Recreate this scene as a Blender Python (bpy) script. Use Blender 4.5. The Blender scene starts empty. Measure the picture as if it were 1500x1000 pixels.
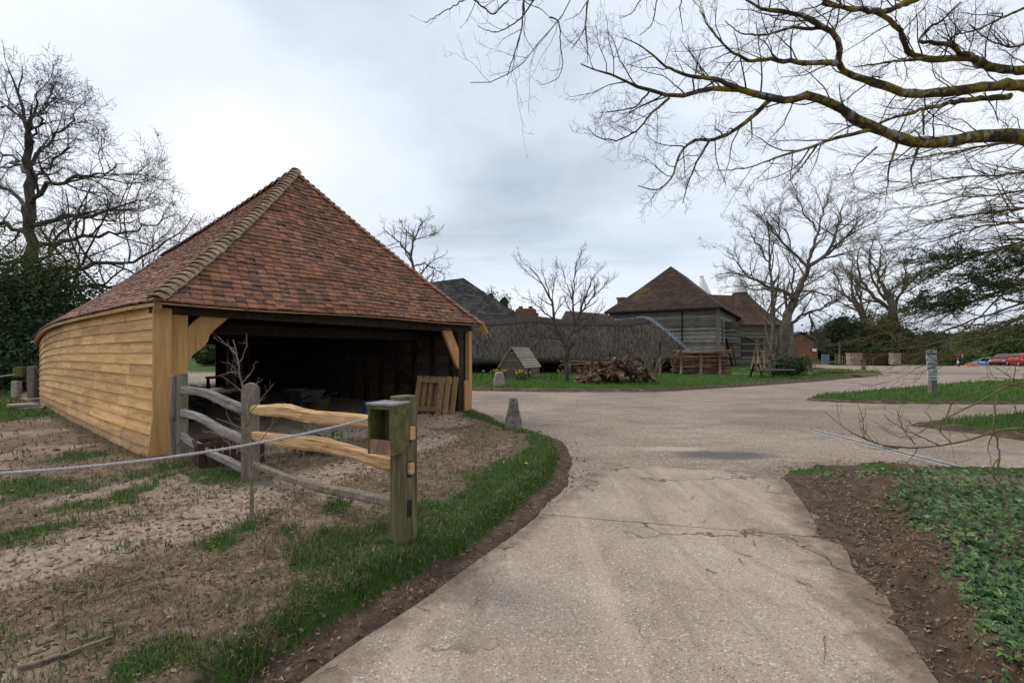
import bpy, math, random
import numpy as np
from mathutils import Vector, Matrix
R = math.radians
scene = bpy.context.scene
COL = scene.collection
rng = np.random.default_rng(7)
random.seed(7)

# ---------------------------------------------------------------- camera
EYE = 1.65
FPX, HZ = 667.0, 515.0          # focal length in photo pixels, horizon row
cd = bpy.data.cameras.new('camera'); cam = bpy.data.objects.new('camera', cd); COL.objects.link(cam)
cam.location = (0, 0, EYE); cam.rotation_euler = (R(90), 0, 0)
cd.sensor_width = 36; cd.lens = 16.0; cd.shift_y = 0.010
cd.clip_start = 0.05; cd.clip_end = 2000
scene.camera = cam

# ---------------------------------------------------------------- sky and sun
SUN_AZ, SUN_EL = R(-62), R(46)          # azimuth from +Y towards +X
w = bpy.data.worlds.new('World'); scene.world = w; w.use_nodes = True
nt = w.node_tree; N = nt.nodes; LK = nt.links
for n in list(N): N.remove(n)
def wn(t, **k):
    n = N.new(t)
    for a, b in k.items(): setattr(n, a, b)
    return n
out = wn('ShaderNodeOutputWorld'); bg = wn('ShaderNodeBackground'); bg.inputs['Strength'].default_value = 0.11
sky = wn('ShaderNodeTexSky', sky_type='NISHITA'); sky.sun_disc = False
sky.sun_elevation = SUN_EL; sky.sun_rotation = SUN_AZ; sky.air_density = 1.0; sky.dust_density = 2.0
tc = wn('ShaderNodeTexCoord'); sep = wn('ShaderNodeSeparateXYZ'); LK.new(tc.outputs['Generated'], sep.inputs[0])
def wmath(op, a, b=None, c=None):
    m = wn('ShaderNodeMath', operation=op)
    for i, v in enumerate((a, b, c)):
        if v is None: continue
        if isinstance(v, (int, float)): m.inputs[i].default_value = v
        else: LK.new(v, m.inputs[i])
    return m.outputs[0]
zc = wmath('ADD', wmath('MAXIMUM', sep.outputs['Z'], 0.0), 0.22)
cx = wmath('DIVIDE', sep.outputs['X'], zc); cy = wmath('DIVIDE', sep.outputs['Y'], zc)
cmb = wn('ShaderNodeCombineXYZ'); LK.new(cx, cmb.inputs[0]); LK.new(cy, cmb.inputs[1])
def wnoise(scale, detail, rough, off):
    mp = wn('ShaderNodeMapping'); mp.inputs['Location'].default_value = off; mp.inputs['Scale'].default_value = (0.85, 1.1, 1)
    LK.new(cmb.outputs[0], mp.inputs[0])
    t = wn('ShaderNodeTexNoise'); t.inputs['Scale'].default_value = scale; t.inputs['Detail'].default_value = detail
    t.inputs['Roughness'].default_value = rough; t.inputs['Distortion'].default_value = 0.25
    LK.new(mp.outputs[0], t.inputs['Vector']); return t.outputs['Fac']
n1 = wnoise(0.55, 7, 0.56, (5.15, 0.9, 0)); n2 = wnoise(0.5, 3, 0.5, (11.3, 1.9, 0))
cr = wn('ShaderNodeValToRGB')            # brightness of the cloud deck
e = cr.color_ramp.elements
e[0].position = 0.32; e[0].color = (3.1, 3.5, 4.25, 1); e[1].position = 0.64; e[1].color = (6.5, 6.65, 7.0, 1)
m = e.new(0.48); m.color = (5.2, 5.6, 6.3, 1)
LK.new(n1, cr.inputs[0])
thin = wmath('MULTIPLY', wmath('SUBTRACT', n2, 0.45), 1.1)
cl = wn('ShaderNodeClamp'); cl.inputs['Max'].default_value = 0.22; LK.new(thin, cl.inputs[0])
mix = wn('ShaderNodeMixRGB'); LK.new(cl.outputs[0], mix.inputs[0]); LK.new(cr.outputs[0], mix.inputs[1]); LK.new(sky.outputs[0], mix.inputs[2])
LK.new(mix.outputs[0], bg.inputs['Color']); LK.new(bg.outputs[0], out.inputs[0])

sl = bpy.data.lights.new('sun', 'SUN'); so = bpy.data.objects.new('sun', sl); COL.objects.link(so)
sl.energy = 1.5; sl.angle = R(18); sl.color = (1.0, 0.96, 0.9)
sd_ = Vector((math.sin(SUN_AZ)*math.cos(SUN_EL), math.cos(SUN_AZ)*math.cos(SUN_EL), math.sin(SUN_EL)))
so.rotation_euler = sd_.to_track_quat('Z', 'Y').to_euler(); so.location = sd_*80

vs = scene.view_settings
vs.view_transform = 'Standard'; vs.look = 'None'; vs.exposure = 0.56; vs.gamma = 1.0; vs.use_curve_mapping = False
scene.render.engine = 'CYCLES'
cy_ = scene.cycles
cy_.use_denoising = True; cy_.max_bounces = 5; cy_.diffuse_bounces = 3; cy_.glossy_bounces = 2; cy_.transmission_bounces = 2
cy_.transparent_max_bounces = 4; cy_.caustics_reflective = False; cy_.caustics_refractive = False
cy_.use_adaptive_sampling = True; cy_.adaptive_threshold = 0.02

# ---------------------------------------------------------------- helpers
def at(px, py, d):               # photo pixel + distance along the view -> place
    return np.array([(px-750)/FPX*d, d, EYE-(py-HZ)/FPX*d])
def gd(px, py, z=0.0):           # photo pixel on ground of height z -> place
    d = FPX*(EYE-z)/(py-HZ)
    return np.array([(px-750)/FPX*d, d, z])
def unit(v):
    v = np.asarray(v, float); return v/max(math.sqrt(float(v.dot(v))), 1e-9)
def cr3(a, b): return np.array((a[1]*b[2]-a[2]*b[1], a[2]*b[0]-a[0]*b[2], a[0]*b[1]-a[1]*b[0]))

def tag(o, label=None, cat=None, group=None, kind=None):
    if label: o['label'] = label
    if cat: o['category'] = cat
    if group: o['group'] = group
    if kind: o['kind'] = kind
    return o
def thing(name, label, cat, loc=(0, 0, 0), group=None):
    o = bpy.data.objects.new(name, None); COL.objects.link(o); o.location = tuple(float(c) for c in loc)
    o.empty_display_size = 0.2
    return tag(o, label, cat, group)
def wloc(o):
    l = Vector((0, 0, 0))
    while o is not None: l = l+o.location; o = o.parent
    return l
def setmats(me, mats):
    if mats is None: return
    if not isinstance(mats, (list, tuple)): mats = [mats]
    for m in mats: me.materials.append(m)
def mesh_np(name, V, F, mats=None, smooth=False, midx=None):
    V = np.asarray(V, np.float32); F = np.asarray(F, np.int32); k = F.shape[1]
    me = bpy.data.meshes.new(name)
    me.vertices.add(len(V)); me.vertices.foreach_set('co', V.ravel())
    me.loops.add(F.size); me.loops.foreach_set('vertex_index', F.ravel())
    me.polygons.add(len(F)); me.polygons.foreach_set('loop_start', np.arange(0, F.size, k, dtype=np.int32))
    try: me.polygons.foreach_set('loop_total', np.full(len(F), k, np.int32))
    except Exception: pass
    if midx is not None: me.polygons.foreach_set('material_index', np.asarray(midx, np.int32))
    me.polygons.foreach_set('use_smooth', np.full(len(F), smooth, bool))
    setmats(me, mats); me.update(calc_edges=True); me.validate()
    return me
def link(name, me, parent=None, loc=(0, 0, 0)):
    o = bpy.data.objects.new(name, me); COL.objects.link(o)
    loc = Vector([float(c) for c in loc])
    if parent is not None: o.parent = parent; loc = loc-wloc(parent)
    o.location = loc
    return o
def place(name, V, F, mats, parent=None, smooth=False, midx=None, origin=None):
    V = np.asarray(V, float)
    if origin is None:
        mn, mx = V.min(0), V.max(0); origin = np.array([(mn[0]+mx[0])/2, (mn[1]+mx[1])/2, mn[2]])
    return link(name, mesh_np(name, V-origin, F, mats, smooth, midx), parent, origin)

class MB:                         # collects shapes, becomes ONE mesh object
    def __init__(s): s.v = []; s.f = []; s.mi = []; s.m = 0
    def add(s, V, F):
        b = len(s.v); s.v += [tuple(map(float, p)) for p in V]
        for f in F: s.f.append(tuple(int(i)+b for i in f)); s.mi.append(s.m)
        return s
    def box(s, c, sz, ax=None, taper=1.0):
        c = np.asarray(c, float); h = np.asarray(sz, float)/2
        X, Y, Z = (np.eye(3) if ax is None else np.asarray(ax, float))
        V = []
        for k in (-1, 1):
            t = 1.0 if k < 0 else taper
            for (i, j) in ((-1, -1), (1, -1), (1, 1), (-1, 1)): V.append(c+X*i*h[0]*t+Y*j*h[1]*t+Z*k*h[2])
        return s.add(V, [(3, 2, 1, 0), (4, 5, 6, 7), (0, 1, 5, 4), (1, 2, 6, 5), (2, 3, 7, 6), (3, 0, 4, 7)])
    def beam(s, a, b, wd, th, up=(0, 0, 1)):      # bar from a to b, wd across, th along up
        a = np.asarray(a, float); b = np.asarray(b, float); X = unit(b-a); Y = unit(np.cross(up, X)); Z = np.cross(X, Y)
        return s.box((a+b)/2, (np.linalg.norm(b-a), wd, th), (X, Y, Z))
    def prism(s, poly, thick):                   # poly: list of 3D points, thick: vector
        P = [np.asarray(p, float) for p in poly]; t = np.asarray(thick, float); n = len(P)
        return s.add(P+[p+t for p in P], [tuple(range(n))[::-1], tuple(range(n, 2*n))]+[(i, (i+1) % n, n+(i+1) % n, n+i) for i in range(n)])
    def tube(s, pts, rad, n=6, cap=True):
        V, F = tube_arrays(np.asarray(pts, float), np.broadcast_to(np.asarray(rad, float), (len(pts),)), n)
        s.add(V, F)
        if cap:
            b = len(s.v)-len(V); s.f.append(tuple(b+i for i in range(n))[::-1]); s.mi.append(s.m)
            s.f.append(tuple(b+len(V)-n+i for i in range(n))); s.mi.append(s.m)
        return s
    def lathe(s, c, prof, n=16):                 # prof: (r, z)
        c = np.asarray(c, float); V = []
        for r, z in prof:
            for i in range(n):
                a = 2*math.pi*i/n; V.append(c+np.array([r*math.cos(a), r*math.sin(a), z]))
        F = [(k*n+i, k*n+(i+1) % n, (k+1)*n+(i+1) % n, (k+1)*n+i) for k in range(len(prof)-1) for i in range(n)]
        F += [tuple(range(n))[::-1], tuple((len(prof)-1)*n+i for i in range(n))]
        return s.add(V, F)
    def build(s, name, mats, parent=None, smooth=False, origin=None, bevel=0):
        V = np.array(s.v)
        if origin is None:
            mn, mx = V.min(0), V.max(0); origin = np.array([(mn[0]+mx[0])/2, (mn[1]+mx[1])/2, mn[2]])
        me = bpy.data.meshes.new(name); me.from_pydata([tuple(p) for p in V-origin], [], s.f); setmats(me, mats)
        me.polygons.foreach_set('material_index', np.array(s.mi, np.int32))
        if smooth: me.polygons.foreach_set('use_smooth', np.full(len(s.f), True))
        me.update()
        o = link(name, me, parent, origin)
        if bevel:
            b = o.modifiers.new('bevel', 'BEVEL'); b.width = bevel; b.segments = 1; b.limit_method = 'ANGLE'
        return o

def tube_arrays(P, r, n):
    k = len(P); T = np.gradient(P, axis=0); T /= np.maximum(np.linalg.norm(T, axis=1, keepdims=True), 1e-9)
    m = unit(T.mean(0)); ref = np.array([0, 0, 1.0]) if abs(m[2]) < 0.8 else np.array([1.0, 0.2, 0])
    A = np.cross(T, ref); A /= np.maximum(np.linalg.norm(A, axis=1, keepdims=True), 1e-9); B = np.cross(T, A)
    a = np.arange(n)*2*math.pi/n
    V = P[:, None, :]+r[:, None, None]*(np.cos(a)[None, :, None]*A[:, None, :]+np.sin(a)[None, :, None]*B[:, None, :])
    i = np.arange(k-1)[:, None]*n; j = np.arange(n)[None, :]; j2 = (j+1) % n
    F = np.stack([i+j, i+n+j, i+n+j2, i+j2], -1).reshape(-1, 4)
    return V.reshape(-1, 3), F

# value noise for terrain and scatter masks
_tab = np.random.default_rng(3).random((256, 256))
def vnoise(x, y, s=1.0, o=0.0):
    x = np.asarray(x)*s+o+100.3; y = np.asarray(y)*s+o*1.7+57.1
    xi = np.floor(x).astype(int); yi = np.floor(y).astype(int); fx = x-xi; fy = y-yi
    fx = fx*fx*(3-2*fx); fy = fy*fy*(3-2*fy); t = _tab
    g = lambda a, b: t[a & 255, b & 255]
    return (g(xi, yi)*(1-fx)+g(xi+1, yi)*fx)*(1-fy)+(g(xi, yi+1)*(1-fx)+g(xi+1, yi+1)*fx)*fy
def fbm(x, y, s=1.0, o=0.0): return 0.5*vnoise(x, y, s, o)+0.3*vnoise(x, y, s*2.1, o+9)+0.2*vnoise(x, y, s*4.3, o+21)
def sstep(t): t = np.clip(t, 0, 1); return t*t*(3-2*t)

# ---------------------------------------------------------------- materials
def mat_new(name, rough=0.8, spec=0.3):
    m = bpy.data.materials.new(name); m.use_nodes = True
    b = m.node_tree.nodes['Principled BSDF']; b.inputs['Roughness'].default_value = rough
    b.inputs['Specular IOR Level'].default_value = spec
    return m, m.node_tree, b
class NB:
    def __init__(s, nt): s.nt = nt; s.N = nt.nodes; s.L = nt.links
    def n(s, t, **k):
        x = s.N.new(t)
        for a, b in k.items(): setattr(x, a, b)
        return x
    def set(s, inp, v):
        if isinstance(v, (int, float)): inp.default_value = v
        elif isinstance(v, tuple): inp.default_value = v if len(v) != 3 or inp.type != 'RGBA' else (*v, 1)
        else: s.L.new(v, inp)
    def math(s, op, a, b=0.0, clamp=False):
        m = s.n('ShaderNodeMath', operation=op, use_clamp=clamp); s.set(m.inputs[0], a); s.set(m.inputs[1], b); return m.outputs[0]
    def mix(s, f, a, b, mode='MIX'):
        m = s.n('ShaderNodeMixRGB', blend_type=mode); s.set(m.inputs[0], f); s.set(m.inputs[1], a); s.set(m.inputs[2], b); return m.outputs[0]
    def pos(s, scale=(1, 1, 1), obj=False, off=None):
        if obj: o = s.n('ShaderNodeTexCoord').outputs['Object']
        else: o = s.n('ShaderNodeNewGeometry').outputs['Position']
        mp = s.n('ShaderNodeMapping'); mp.inputs['Scale'].default_value = scale; s.L.new(o, mp.inputs[0])
        if off is not None: s.L.new(off, mp.inputs['Location'])
        return mp.outputs[0]
    def noise(s, vec, scale, detail=4, rough=0.55, dist=0.0):
        t = s.n('ShaderNodeTexNoise'); s.L.new(vec, t.inputs['Vector']); t.inputs['Scale'].default_value = scale
        t.inputs['Detail'].default_value = detail; t.inputs['Roughness'].default_value = rough; t.inputs['Distortion'].default_value = dist
        return t.outputs['Fac']
    def ramp(s, f, stops):
        c = s.n('ShaderNodeValToRGB'); e = c.color_ramp.elements; s.L.new(f, c.inputs[0])
        while len(e) < len(stops): e.new(0.5)
        for x, (p, q) in zip(e, stops): x.position = p; x.color = (*q, 1) if len(q) == 3 else q
        return c.outputs[0]
    def step(s, f, a, b):
        m = s.n('ShaderNodeMapRange'); m.interpolation_type = 'SMOOTHSTEP'; s.set(m.inputs[0], f)
        m.inputs[1].default_value = a; m.inputs[2].default_value = b; return m.outputs[0]
    def vor(s, vec, scale, feature='F1', rnd=1.0):
        t = s.n('ShaderNodeTexVoronoi', feature=feature); s.L.new(vec, t.inputs['Vector']); t.inputs['Scale'].default_value = scale
        t.inputs['Randomness'].default_value = rnd; return t
    def bump(s, bsdf, h, strength=0.5, dist=0.02):
        b = s.n('ShaderNodeBump'); b.inputs['Strength'].default_value = strength; b.inputs['Distance'].default_value = dist
        s.L.new(h, b.inputs['Height']); s.L.new(b.outputs[0], bsdf.inputs['Normal'])
    def rnd(s):                     # random per object and per loose piece
        a = s.n('ShaderNodeObjectInfo').outputs['Random']; b = s.n('ShaderNodeNewGeometry').outputs['Random Per Island']
        return s.math('FRACT', s.math('ADD', s.math('MULTIPLY', a, 7.31), b))

def pm(name, stops, scale=4, detail=5, rough=0.85, bump=0.3, bdist=0.02, stretch=(1, 1, 1), obj=False, vary=0.0, spec=0.25, dist=0.4, patch=None):
    """noise-ramp material; vary: brightness change from piece to piece; patch: (colour, scale, lo, hi) growths such as lichen or moss"""
    m, nt, b = mat_new(name, rough, spec); q = NB(nt); off = None
    r = q.rnd() if (vary or obj) else None
    if obj:
        cb = q.n('ShaderNodeCombineXYZ'); q.L.new(q.math('MULTIPLY', r, 37.0), cb.inputs[0]); q.L.new(q.math('MULTIPLY', r, 91.0), cb.inputs[1]); off = cb.outputs[0]
    v = q.pos(stretch, obj, off); f = q.noise(v, scale, detail, 0.6, dist)
    c = q.ramp(f, stops)
    if vary:
        k = q.math('ADD', q.math('MULTIPLY', r, 2*vary), 1.0-vary)
        c = q.mix(1.0, c, k, 'MULTIPLY')
    if patch:
        pc, ps, lo, hi = patch
        c = q.mix(q.step(q.noise(q.pos((1, 1, 1)), ps, 6, 0.65), lo, hi), c, pc)
    q.set(b.inputs['Base Color'], c)
    if bump: q.bump(b, f, bump, bdist)
    return m

M = {}
# new oak, weathered timber
M['oak'] = pm('fresh_oak', [(0.25, (0.34, 0.160, 0.050)), (0.5, (0.50, 0.255, 0.085)), (0.75, (0.61, 0.335, 0.125))], 2.2, 6, 0.65, 0.35, 0.006, (0.5, 7, 7), True, 0.22,
              patch=((0.22, 0.13, 0.075), 3.1, 0.64, 0.76))
def oak_board(name):
    m, nt, b = mat_new(name, 0.7, 0.25); q = NB(nt); r = q.rnd()
    cb = q.n('ShaderNodeCombineXYZ'); q.L.new(q.math('MULTIPLY', r, 37.0), cb.inputs[0]); q.L.new(q.math('MULTIPLY', r, 91.0), cb.inputs[1]); off = cb.outputs[0]
    v = q.pos((0.55, 6, 6), True, off); kv = q.pos((1.3, 3.2, 3.2), True, off)
    kn = q.vor(kv, 2.1); kd = kn.outputs['Distance']
    vv = q.n('ShaderNodeVectorMath', operation='ADD'); q.L.new(v, vv.inputs[0]); sc = q.n('ShaderNodeCombineXYZ'); q.L.new(q.math('MULTIPLY', q.step(kd, 0.35, 0.0), 0.6), sc.inputs[2]); q.L.new(sc.outputs[0], vv.inputs[1])
    f = q.noise(vv.outputs[0], 2.4, 7, 0.62, 0.35); fine = q.noise(q.pos((1.5, 45, 45), True, off), 3.0, 4, 0.6)
    c = q.ramp(f, [(0.26, (0.34, 0.175, 0.062)), (0.5, (0.60, 0.345, 0.135)), (0.74, (0.76, 0.49, 0.225))])
    c = q.mix(1.0, c, q.math('ADD', q.math('MULTIPLY', r, 0.42), 0.78), 'MULTIPLY')
    c = q.mix(q.math('MULTIPLY', q.step(fine, 0.52, 0.75), 0.32), c, (0.24, 0.115, 0.045))
    c = q.mix(q.step(kd, 0.085, 0.05), c, (0.12, 0.055, 0.028))
    st = q.noise(q.pos((0.9, 0.9, 0.35)), 2.2, 5, 0.6)
    c = q.mix(q.math('MULTIPLY', q.step(st, 0.56, 0.74), 0.55), c, (0.27, 0.185, 0.125))
    c = q.mix(q.math('MULTIPLY', q.step(q.noise(q.pos((1, 1, 1)), 5.5, 5, 0.7), 0.62, 0.72), 0.5), c, (0.17, 0.10, 0.06))
    sp = q.n('ShaderNodeSeparateXYZ'); q.L.new(q.n('ShaderNodeNewGeometry').outputs['Position'], sp.inputs[0])
    mud = q.math('MULTIPLY', q.step(q.math('ADD', sp.outputs['Z'], q.math('MULTIPLY', q.noise(q.pos(), 7, 5, 0.7), -0.55)), 0.16, -0.12), 0.6)
    c = q.mix(mud, c, (0.19, 0.135, 0.09))
    q.set(b.inputs['Base Color'], c); q.bump(b, q.math('ADD', f, q.math('MULTIPLY', fine, 0.6)), 0.5, 0.008); return m
M['oak'] = oak_board('fresh_oak_board')
M['oak_post'] = pm('fresh_oak_post', [(0.25, (0.32, 0.17, 0.06)), (0.5, (0.47, 0.265, 0.10)), (0.75, (0.58, 0.35, 0.145))], 2.0, 6, 0.7, 0.25, 0.006, (7, 7, 0.6), False, 0.1)
M['oak_rail'] = pm('cleft_oak_rail', [(0.30, (0.26, 0.135, 0.055)), (0.46, (0.54, 0.325, 0.155)), (0.62, (0.66, 0.42, 0.21)), (0.78, (0.76, 0.53, 0.31))], 2.6, 8, 0.8, 1.0, 0.02, (0.7, 20, 20), True, 0.08)
M['grey_wood'] = pm('weathered_grey_timber', [(0.25, (0.10, 0.085, 0.075)), (0.5, (0.22, 0.195, 0.175)), (0.75, (0.36, 0.33, 0.30))], 2.2, 6, 0.9, 0.6, 0.012, (1.0, 16, 16), True, 0.1)
M['grey_post'] = pm('weathered_post_timber', [(0.25, (0.085, 0.07, 0.055)), (0.5, (0.19, 0.16, 0.125)), (0.75, (0.29, 0.25, 0.20))], 2.2, 6, 0.9, 0.6, 0.012, (16, 16, 1.0), False, 0.1,
                    patch=((0.10, 0.105, 0.04), 5, 0.52, 0.7))
M['green_post'] = pm('algae_green_timber', [(0.25, (0.040, 0.036, 0.018)), (0.5, (0.098, 0.086, 0.045)), (0.75, (0.18, 0.155, 0.095))], 2.0, 6, 0.9, 0.5, 0.01, (14, 14, 1.0), False, 0.1)
M['green_box'] = pm('algae_green_board', [(0.25, (0.050, 0.050, 0.016)), (0.5, (0.105, 0.102, 0.033)), (0.75, (0.175, 0.16, 0.07))], 5, 7, 0.85, 0.3, 0.006, (3, 3, 3), False, 0.1)
M['old_red'] = pm('flaking_red_brown_board', [(0.3, (0.16, 0.09, 0.06)), (0.55, (0.27, 0.15, 0.10)), (0.75, (0.33, 0.27, 0.21))], 10, 6, 0.9, 0.4, 0.006, (3, 3, 1), False)
M['lead_grey_top'] = pm('weathered_box_top', [(0.3, (0.13, 0.128, 0.115)), (0.7, (0.28, 0.275, 0.25))], 8, 5, 0.8, 0.2, 0.004)
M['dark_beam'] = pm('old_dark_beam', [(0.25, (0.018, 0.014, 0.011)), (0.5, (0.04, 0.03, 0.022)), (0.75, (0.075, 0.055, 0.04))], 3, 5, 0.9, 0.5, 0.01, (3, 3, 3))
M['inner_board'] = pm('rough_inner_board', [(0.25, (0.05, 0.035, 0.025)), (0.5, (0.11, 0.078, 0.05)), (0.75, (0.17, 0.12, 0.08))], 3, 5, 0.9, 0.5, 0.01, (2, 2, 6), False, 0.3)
M['pallet'] = pm('pallet_timber', [(0.25, (0.17, 0.10, 0.05)), (0.5, (0.27, 0.17, 0.085)), (0.75, (0.36, 0.24, 0.13))], 3, 5, 0.9, 0.4, 0.008, (3, 3, 3), False, 0.2)

# clay tiles
def tile_mat(name, stops, lichen=0.6, obj_noise=3.0, moss=None):
    m, nt, b = mat_new(name, 0.85, 0.25); q = NB(nt); r = q.rnd(); v = q.pos((1, 1, 1))
    f = q.noise(q.pos((1, 1, 4.0)), obj_noise*0.7, 4, 0.6)
    k = q.math('ADD', q.math('MULTIPLY', r, 0.36), q.math('MULTIPLY', f, 0.66))
    c = q.ramp(k, stops)
    g = q.noise(v, 42, 5, 0.7); big = q.noise(v, 1.3, 3, 0.5)
    c = q.mix(q.math('MULTIPLY', q.step(g, 0.35, 0.75), 0.35), c, (0.05, 0.035, 0.03), 'MIX')
    li = q.math('MULTIPLY', q.step(q.noise(q.pos((1, 1, 2.2)), 17, 4, 0.65), 0.57, 0.64), q.step(big, 0.42, 0.60))
    c = q.mix(q.math('MULTIPLY', li, lichen), c, (0.42, 0.39, 0.36))
    if moss: c = q.mix(q.step(q.noise(v, 0.55, 5, 0.65), moss[1], moss[2]), c, moss[0])
    q.set(b.inputs['Base Color'], c); q.bump(b, g, 0.35, 0.006)
    return m
M['tile'] = tile_mat('old_clay_tile', [(0.22, (0.085, 0.050, 0.038)), (0.38, (0.165, 0.082, 0.056)), (0.54, (0.25, 0.112, 0.068)), (0.70, (0.36, 0.155, 0.085)), (0.86, (0.50, 0.225, 0.12))])
M['tile_graze_lit'] = tile_mat('old_clay_tile_graze_lit', [(0.15, (0.13, 0.068, 0.050)), (0.45, (0.24, 0.12, 0.082)), (0.75, (0.35, 0.18, 0.12)), (1.0, (0.46, 0.26, 0.18))], 0.4)  # paler, pinker than the front tile: the slope's grazing light put into its colour
M['bonnet'] = pm('mortared_hip_tile', [(0.25, (0.17, 0.115, 0.080)), (0.5, (0.335, 0.24, 0.165)), (0.75, (0.48, 0.37, 0.27))], 9, 6, 0.9, 0.4, 0.01, vary=0.2, patch=((0.16, 0.075, 0.05), 2.3, 0.55, 0.75))
M['bonnet_red'] = pm('pale_clay_hip_tile', [(0.25, (0.20, 0.10, 0.075)), (0.5, (0.32, 0.18, 0.13)), (0.75, (0.42, 0.29, 0.23))], 9, 6, 0.9, 0.3, 0.01, vary=0.25)

def course_mat(name, stops, course, tilew, lichen, moss=None, bumpd=0.03):
    """far tiled or shingled roof: courses too small to tell apart, kept as fine relief"""
    m, nt, b = mat_new(name, 0.9, 0.2); q = NB(nt)
    sp = q.n('ShaderNodeSeparateXYZ'); q.L.new(q.n('ShaderNodeNewGeometry').outputs['Position'], sp.inputs[0])
    row = q.math('DIVIDE', sp.outputs['Z'], course); ri = q.math('FLOOR', row); rf = q.math('FRACT', row)
    u = q.math('ADD', q.math('DIVIDE', q.math('ADD', sp.outputs['X'], q.math('MULTIPLY', sp.outputs['Y'], 0.63)), tilew), q.math('MULTIPLY', ri, 0.37))
    cb = q.n('ShaderNodeCombineXYZ'); q.L.new(q.math('FLOOR', u), cb.inputs[0]); q.L.new(ri, cb.inputs[1])
    wn_ = q.n('ShaderNodeTexWhiteNoise'); q.L.new(cb.outputs[0], wn_.inputs['Vector'])
    v = q.pos(); f = q.noise(v, 1.1, 5, 0.6)
    c = q.ramp(q.math('ADD', q.math('MULTIPLY', wn_.outputs['Value'], 0.5), q.math('MULTIPLY', f, 0.5)), stops)
    c = q.mix(q.math('MULTIPLY', q.step(q.noise(v, 5, 4, 0.7), 0.60, 0.72), lichen), c, (0.26, 0.25, 0.22))
    if moss: c = q.mix(q.step(q.noise(v, moss[3], 5, 0.65), moss[1], moss[2]), c, moss[0])
    q.set(b.inputs['Base Color'], c); q.bump(b, q.math('MULTIPLY', rf, -1.0), 0.8, bumpd)
    return m
M['far_tile'] = course_mat('mossy_plain_tile_roof', [(0.2, (0.018, 0.012, 0.010)), (0.5, (0.036, 0.023, 0.018)), (0.8, (0.066, 0.038, 0.026))], 0.11, 0.2, 0.15, ((0.085, 0.065, 0.02), 0.56, 0.74, 0.33))
M['kiln_tile'] = course_mat('orange_kiln_tile_roof', [(0.2, (0.030, 0.020, 0.015)), (0.5, (0.056, 0.034, 0.024)), (0.8, (0.115, 0.058, 0.034))], 0.11, 0.2, 0.15, ((0.075, 0.062, 0.026), 0.50, 0.68, 0.4))
M['slate'] = course_mat('dark_slate_roof', [(0.2, (0.010, 0.010, 0.011)), (0.5, (0.024, 0.024, 0.025)), (0.8, (0.062, 0.059, 0.054))], 0.18, 0.3, 0.35)
def board_mat(name, stops, pitch):
    m, nt, b = mat_new(name, 0.9, 0.2); q = NB(nt)
    sp = q.n('ShaderNodeSeparateXYZ'); q.L.new(q.n('ShaderNodeNewGeometry').outputs['Position'], sp.inputs[0])
    row = q.math('DIVIDE', sp.outputs['Z'], pitch); ri = q.math('FLOOR', row); rf = q.math('FRACT', row)
    wn_ = q.n('ShaderNodeTexWhiteNoise', noise_dimensions='1D'); q.L.new(ri, wn_.inputs['W'])
    v = q.pos((1, 1, 6)); f = q.noise(v, 1.3, 6, 0.65)
    c = q.ramp(q.math('ADD', q.math('MULTIPLY', wn_.outputs['Value'], 0.35), q.math('MULTIPLY', f, 0.65)), stops)
    q.set(b.inputs['Base Color'], c); q.bump(b, q.math('MULTIPLY', rf, -1.0), 1.0, 0.04)
    return m
M['grey_boarding'] = board_mat('silvered_weatherboarding', [(0.25, (0.055, 0.05, 0.04)), (0.5, (0.16, 0.147, 0.122)), (0.75, (0.34, 0.315, 0.28))], 0.2)
M['kiln_boarding'] = board_mat('dull_weatherboarding', [(0.2, (0.06, 0.054, 0.042)), (0.5, (0.11, 0.10, 0.078)), (0.8, (0.18, 0.165, 0.13))], 0.2)
def brick_mat(name, c1, c2, mortar, scale=1.0):
    m, nt, b = mat_new(name, 0.9, 0.2); q = NB(nt)
    g = q.n('ShaderNodeNewGeometry'); sp = q.n('ShaderNodeSeparateXYZ'); q.L.new(g.outputs['Position'], sp.inputs[0])
    cb = q.n('ShaderNodeCombineXYZ'); q.L.new(q.math('ADD', sp.outputs['X'], sp.outputs['Y']), cb.inputs[0]); q.L.new(sp.outputs['Z'], cb.inputs[1])
    t = q.n('ShaderNodeTexBrick'); q.L.new(cb.outputs[0], t.inputs['Vector']); t.inputs['Scale'].default_value = 1.0
    t.inputs['Brick Width'].default_value = 0.225*scale; t.inputs['Row Height'].default_value = 0.075*scale; t.inputs['Mortar Size'].default_value = 0.008*scale
    t.inputs['Color1'].default_value = (*c1, 1); t.inputs['Color2'].default_value = (*c2, 1); t.inputs['Mortar'].default_value = (*mortar, 1)
    q.set(b.inputs['Base Color'], q.mix(q.math('MULTIPLY', q.noise(q.pos(), 2, 4), 0.6), t.outputs['Color'], (0.06, 0.04, 0.03)))
    return m
M['brick'] = brick_mat('red_brick', (0.30, 0.11, 0.06), (0.20, 0.08, 0.05), (0.22, 0.18, 0.14))
M['thatch'] = None
def thatch_mat(name, stops, patch):
    m, nt, b = mat_new(name, 0.95, 0.1); q = NB(nt); v = q.pos((7, 1.2, 1.6)); f = q.noise(v, 3.5, 7, 0.7, 0.8)
    big = q.noise(q.pos(), 0.35, 5, 0.65)
    c = q.ramp(f, stops); c = q.mix(q.math('MULTIPLY', q.step(big, 0.5, 0.72), 0.55), c, patch)
    c = q.mix(q.math('MULTIPLY', q.step(q.noise(q.pos((4, 1, 2)), 2.6, 6, 0.7), 0.56, 0.72), 0.6), c, (0.24, 0.17, 0.10))
    q.set(b.inputs['Base Color'], c); q.bump(b, f, 1.0, 0.08); return m
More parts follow.
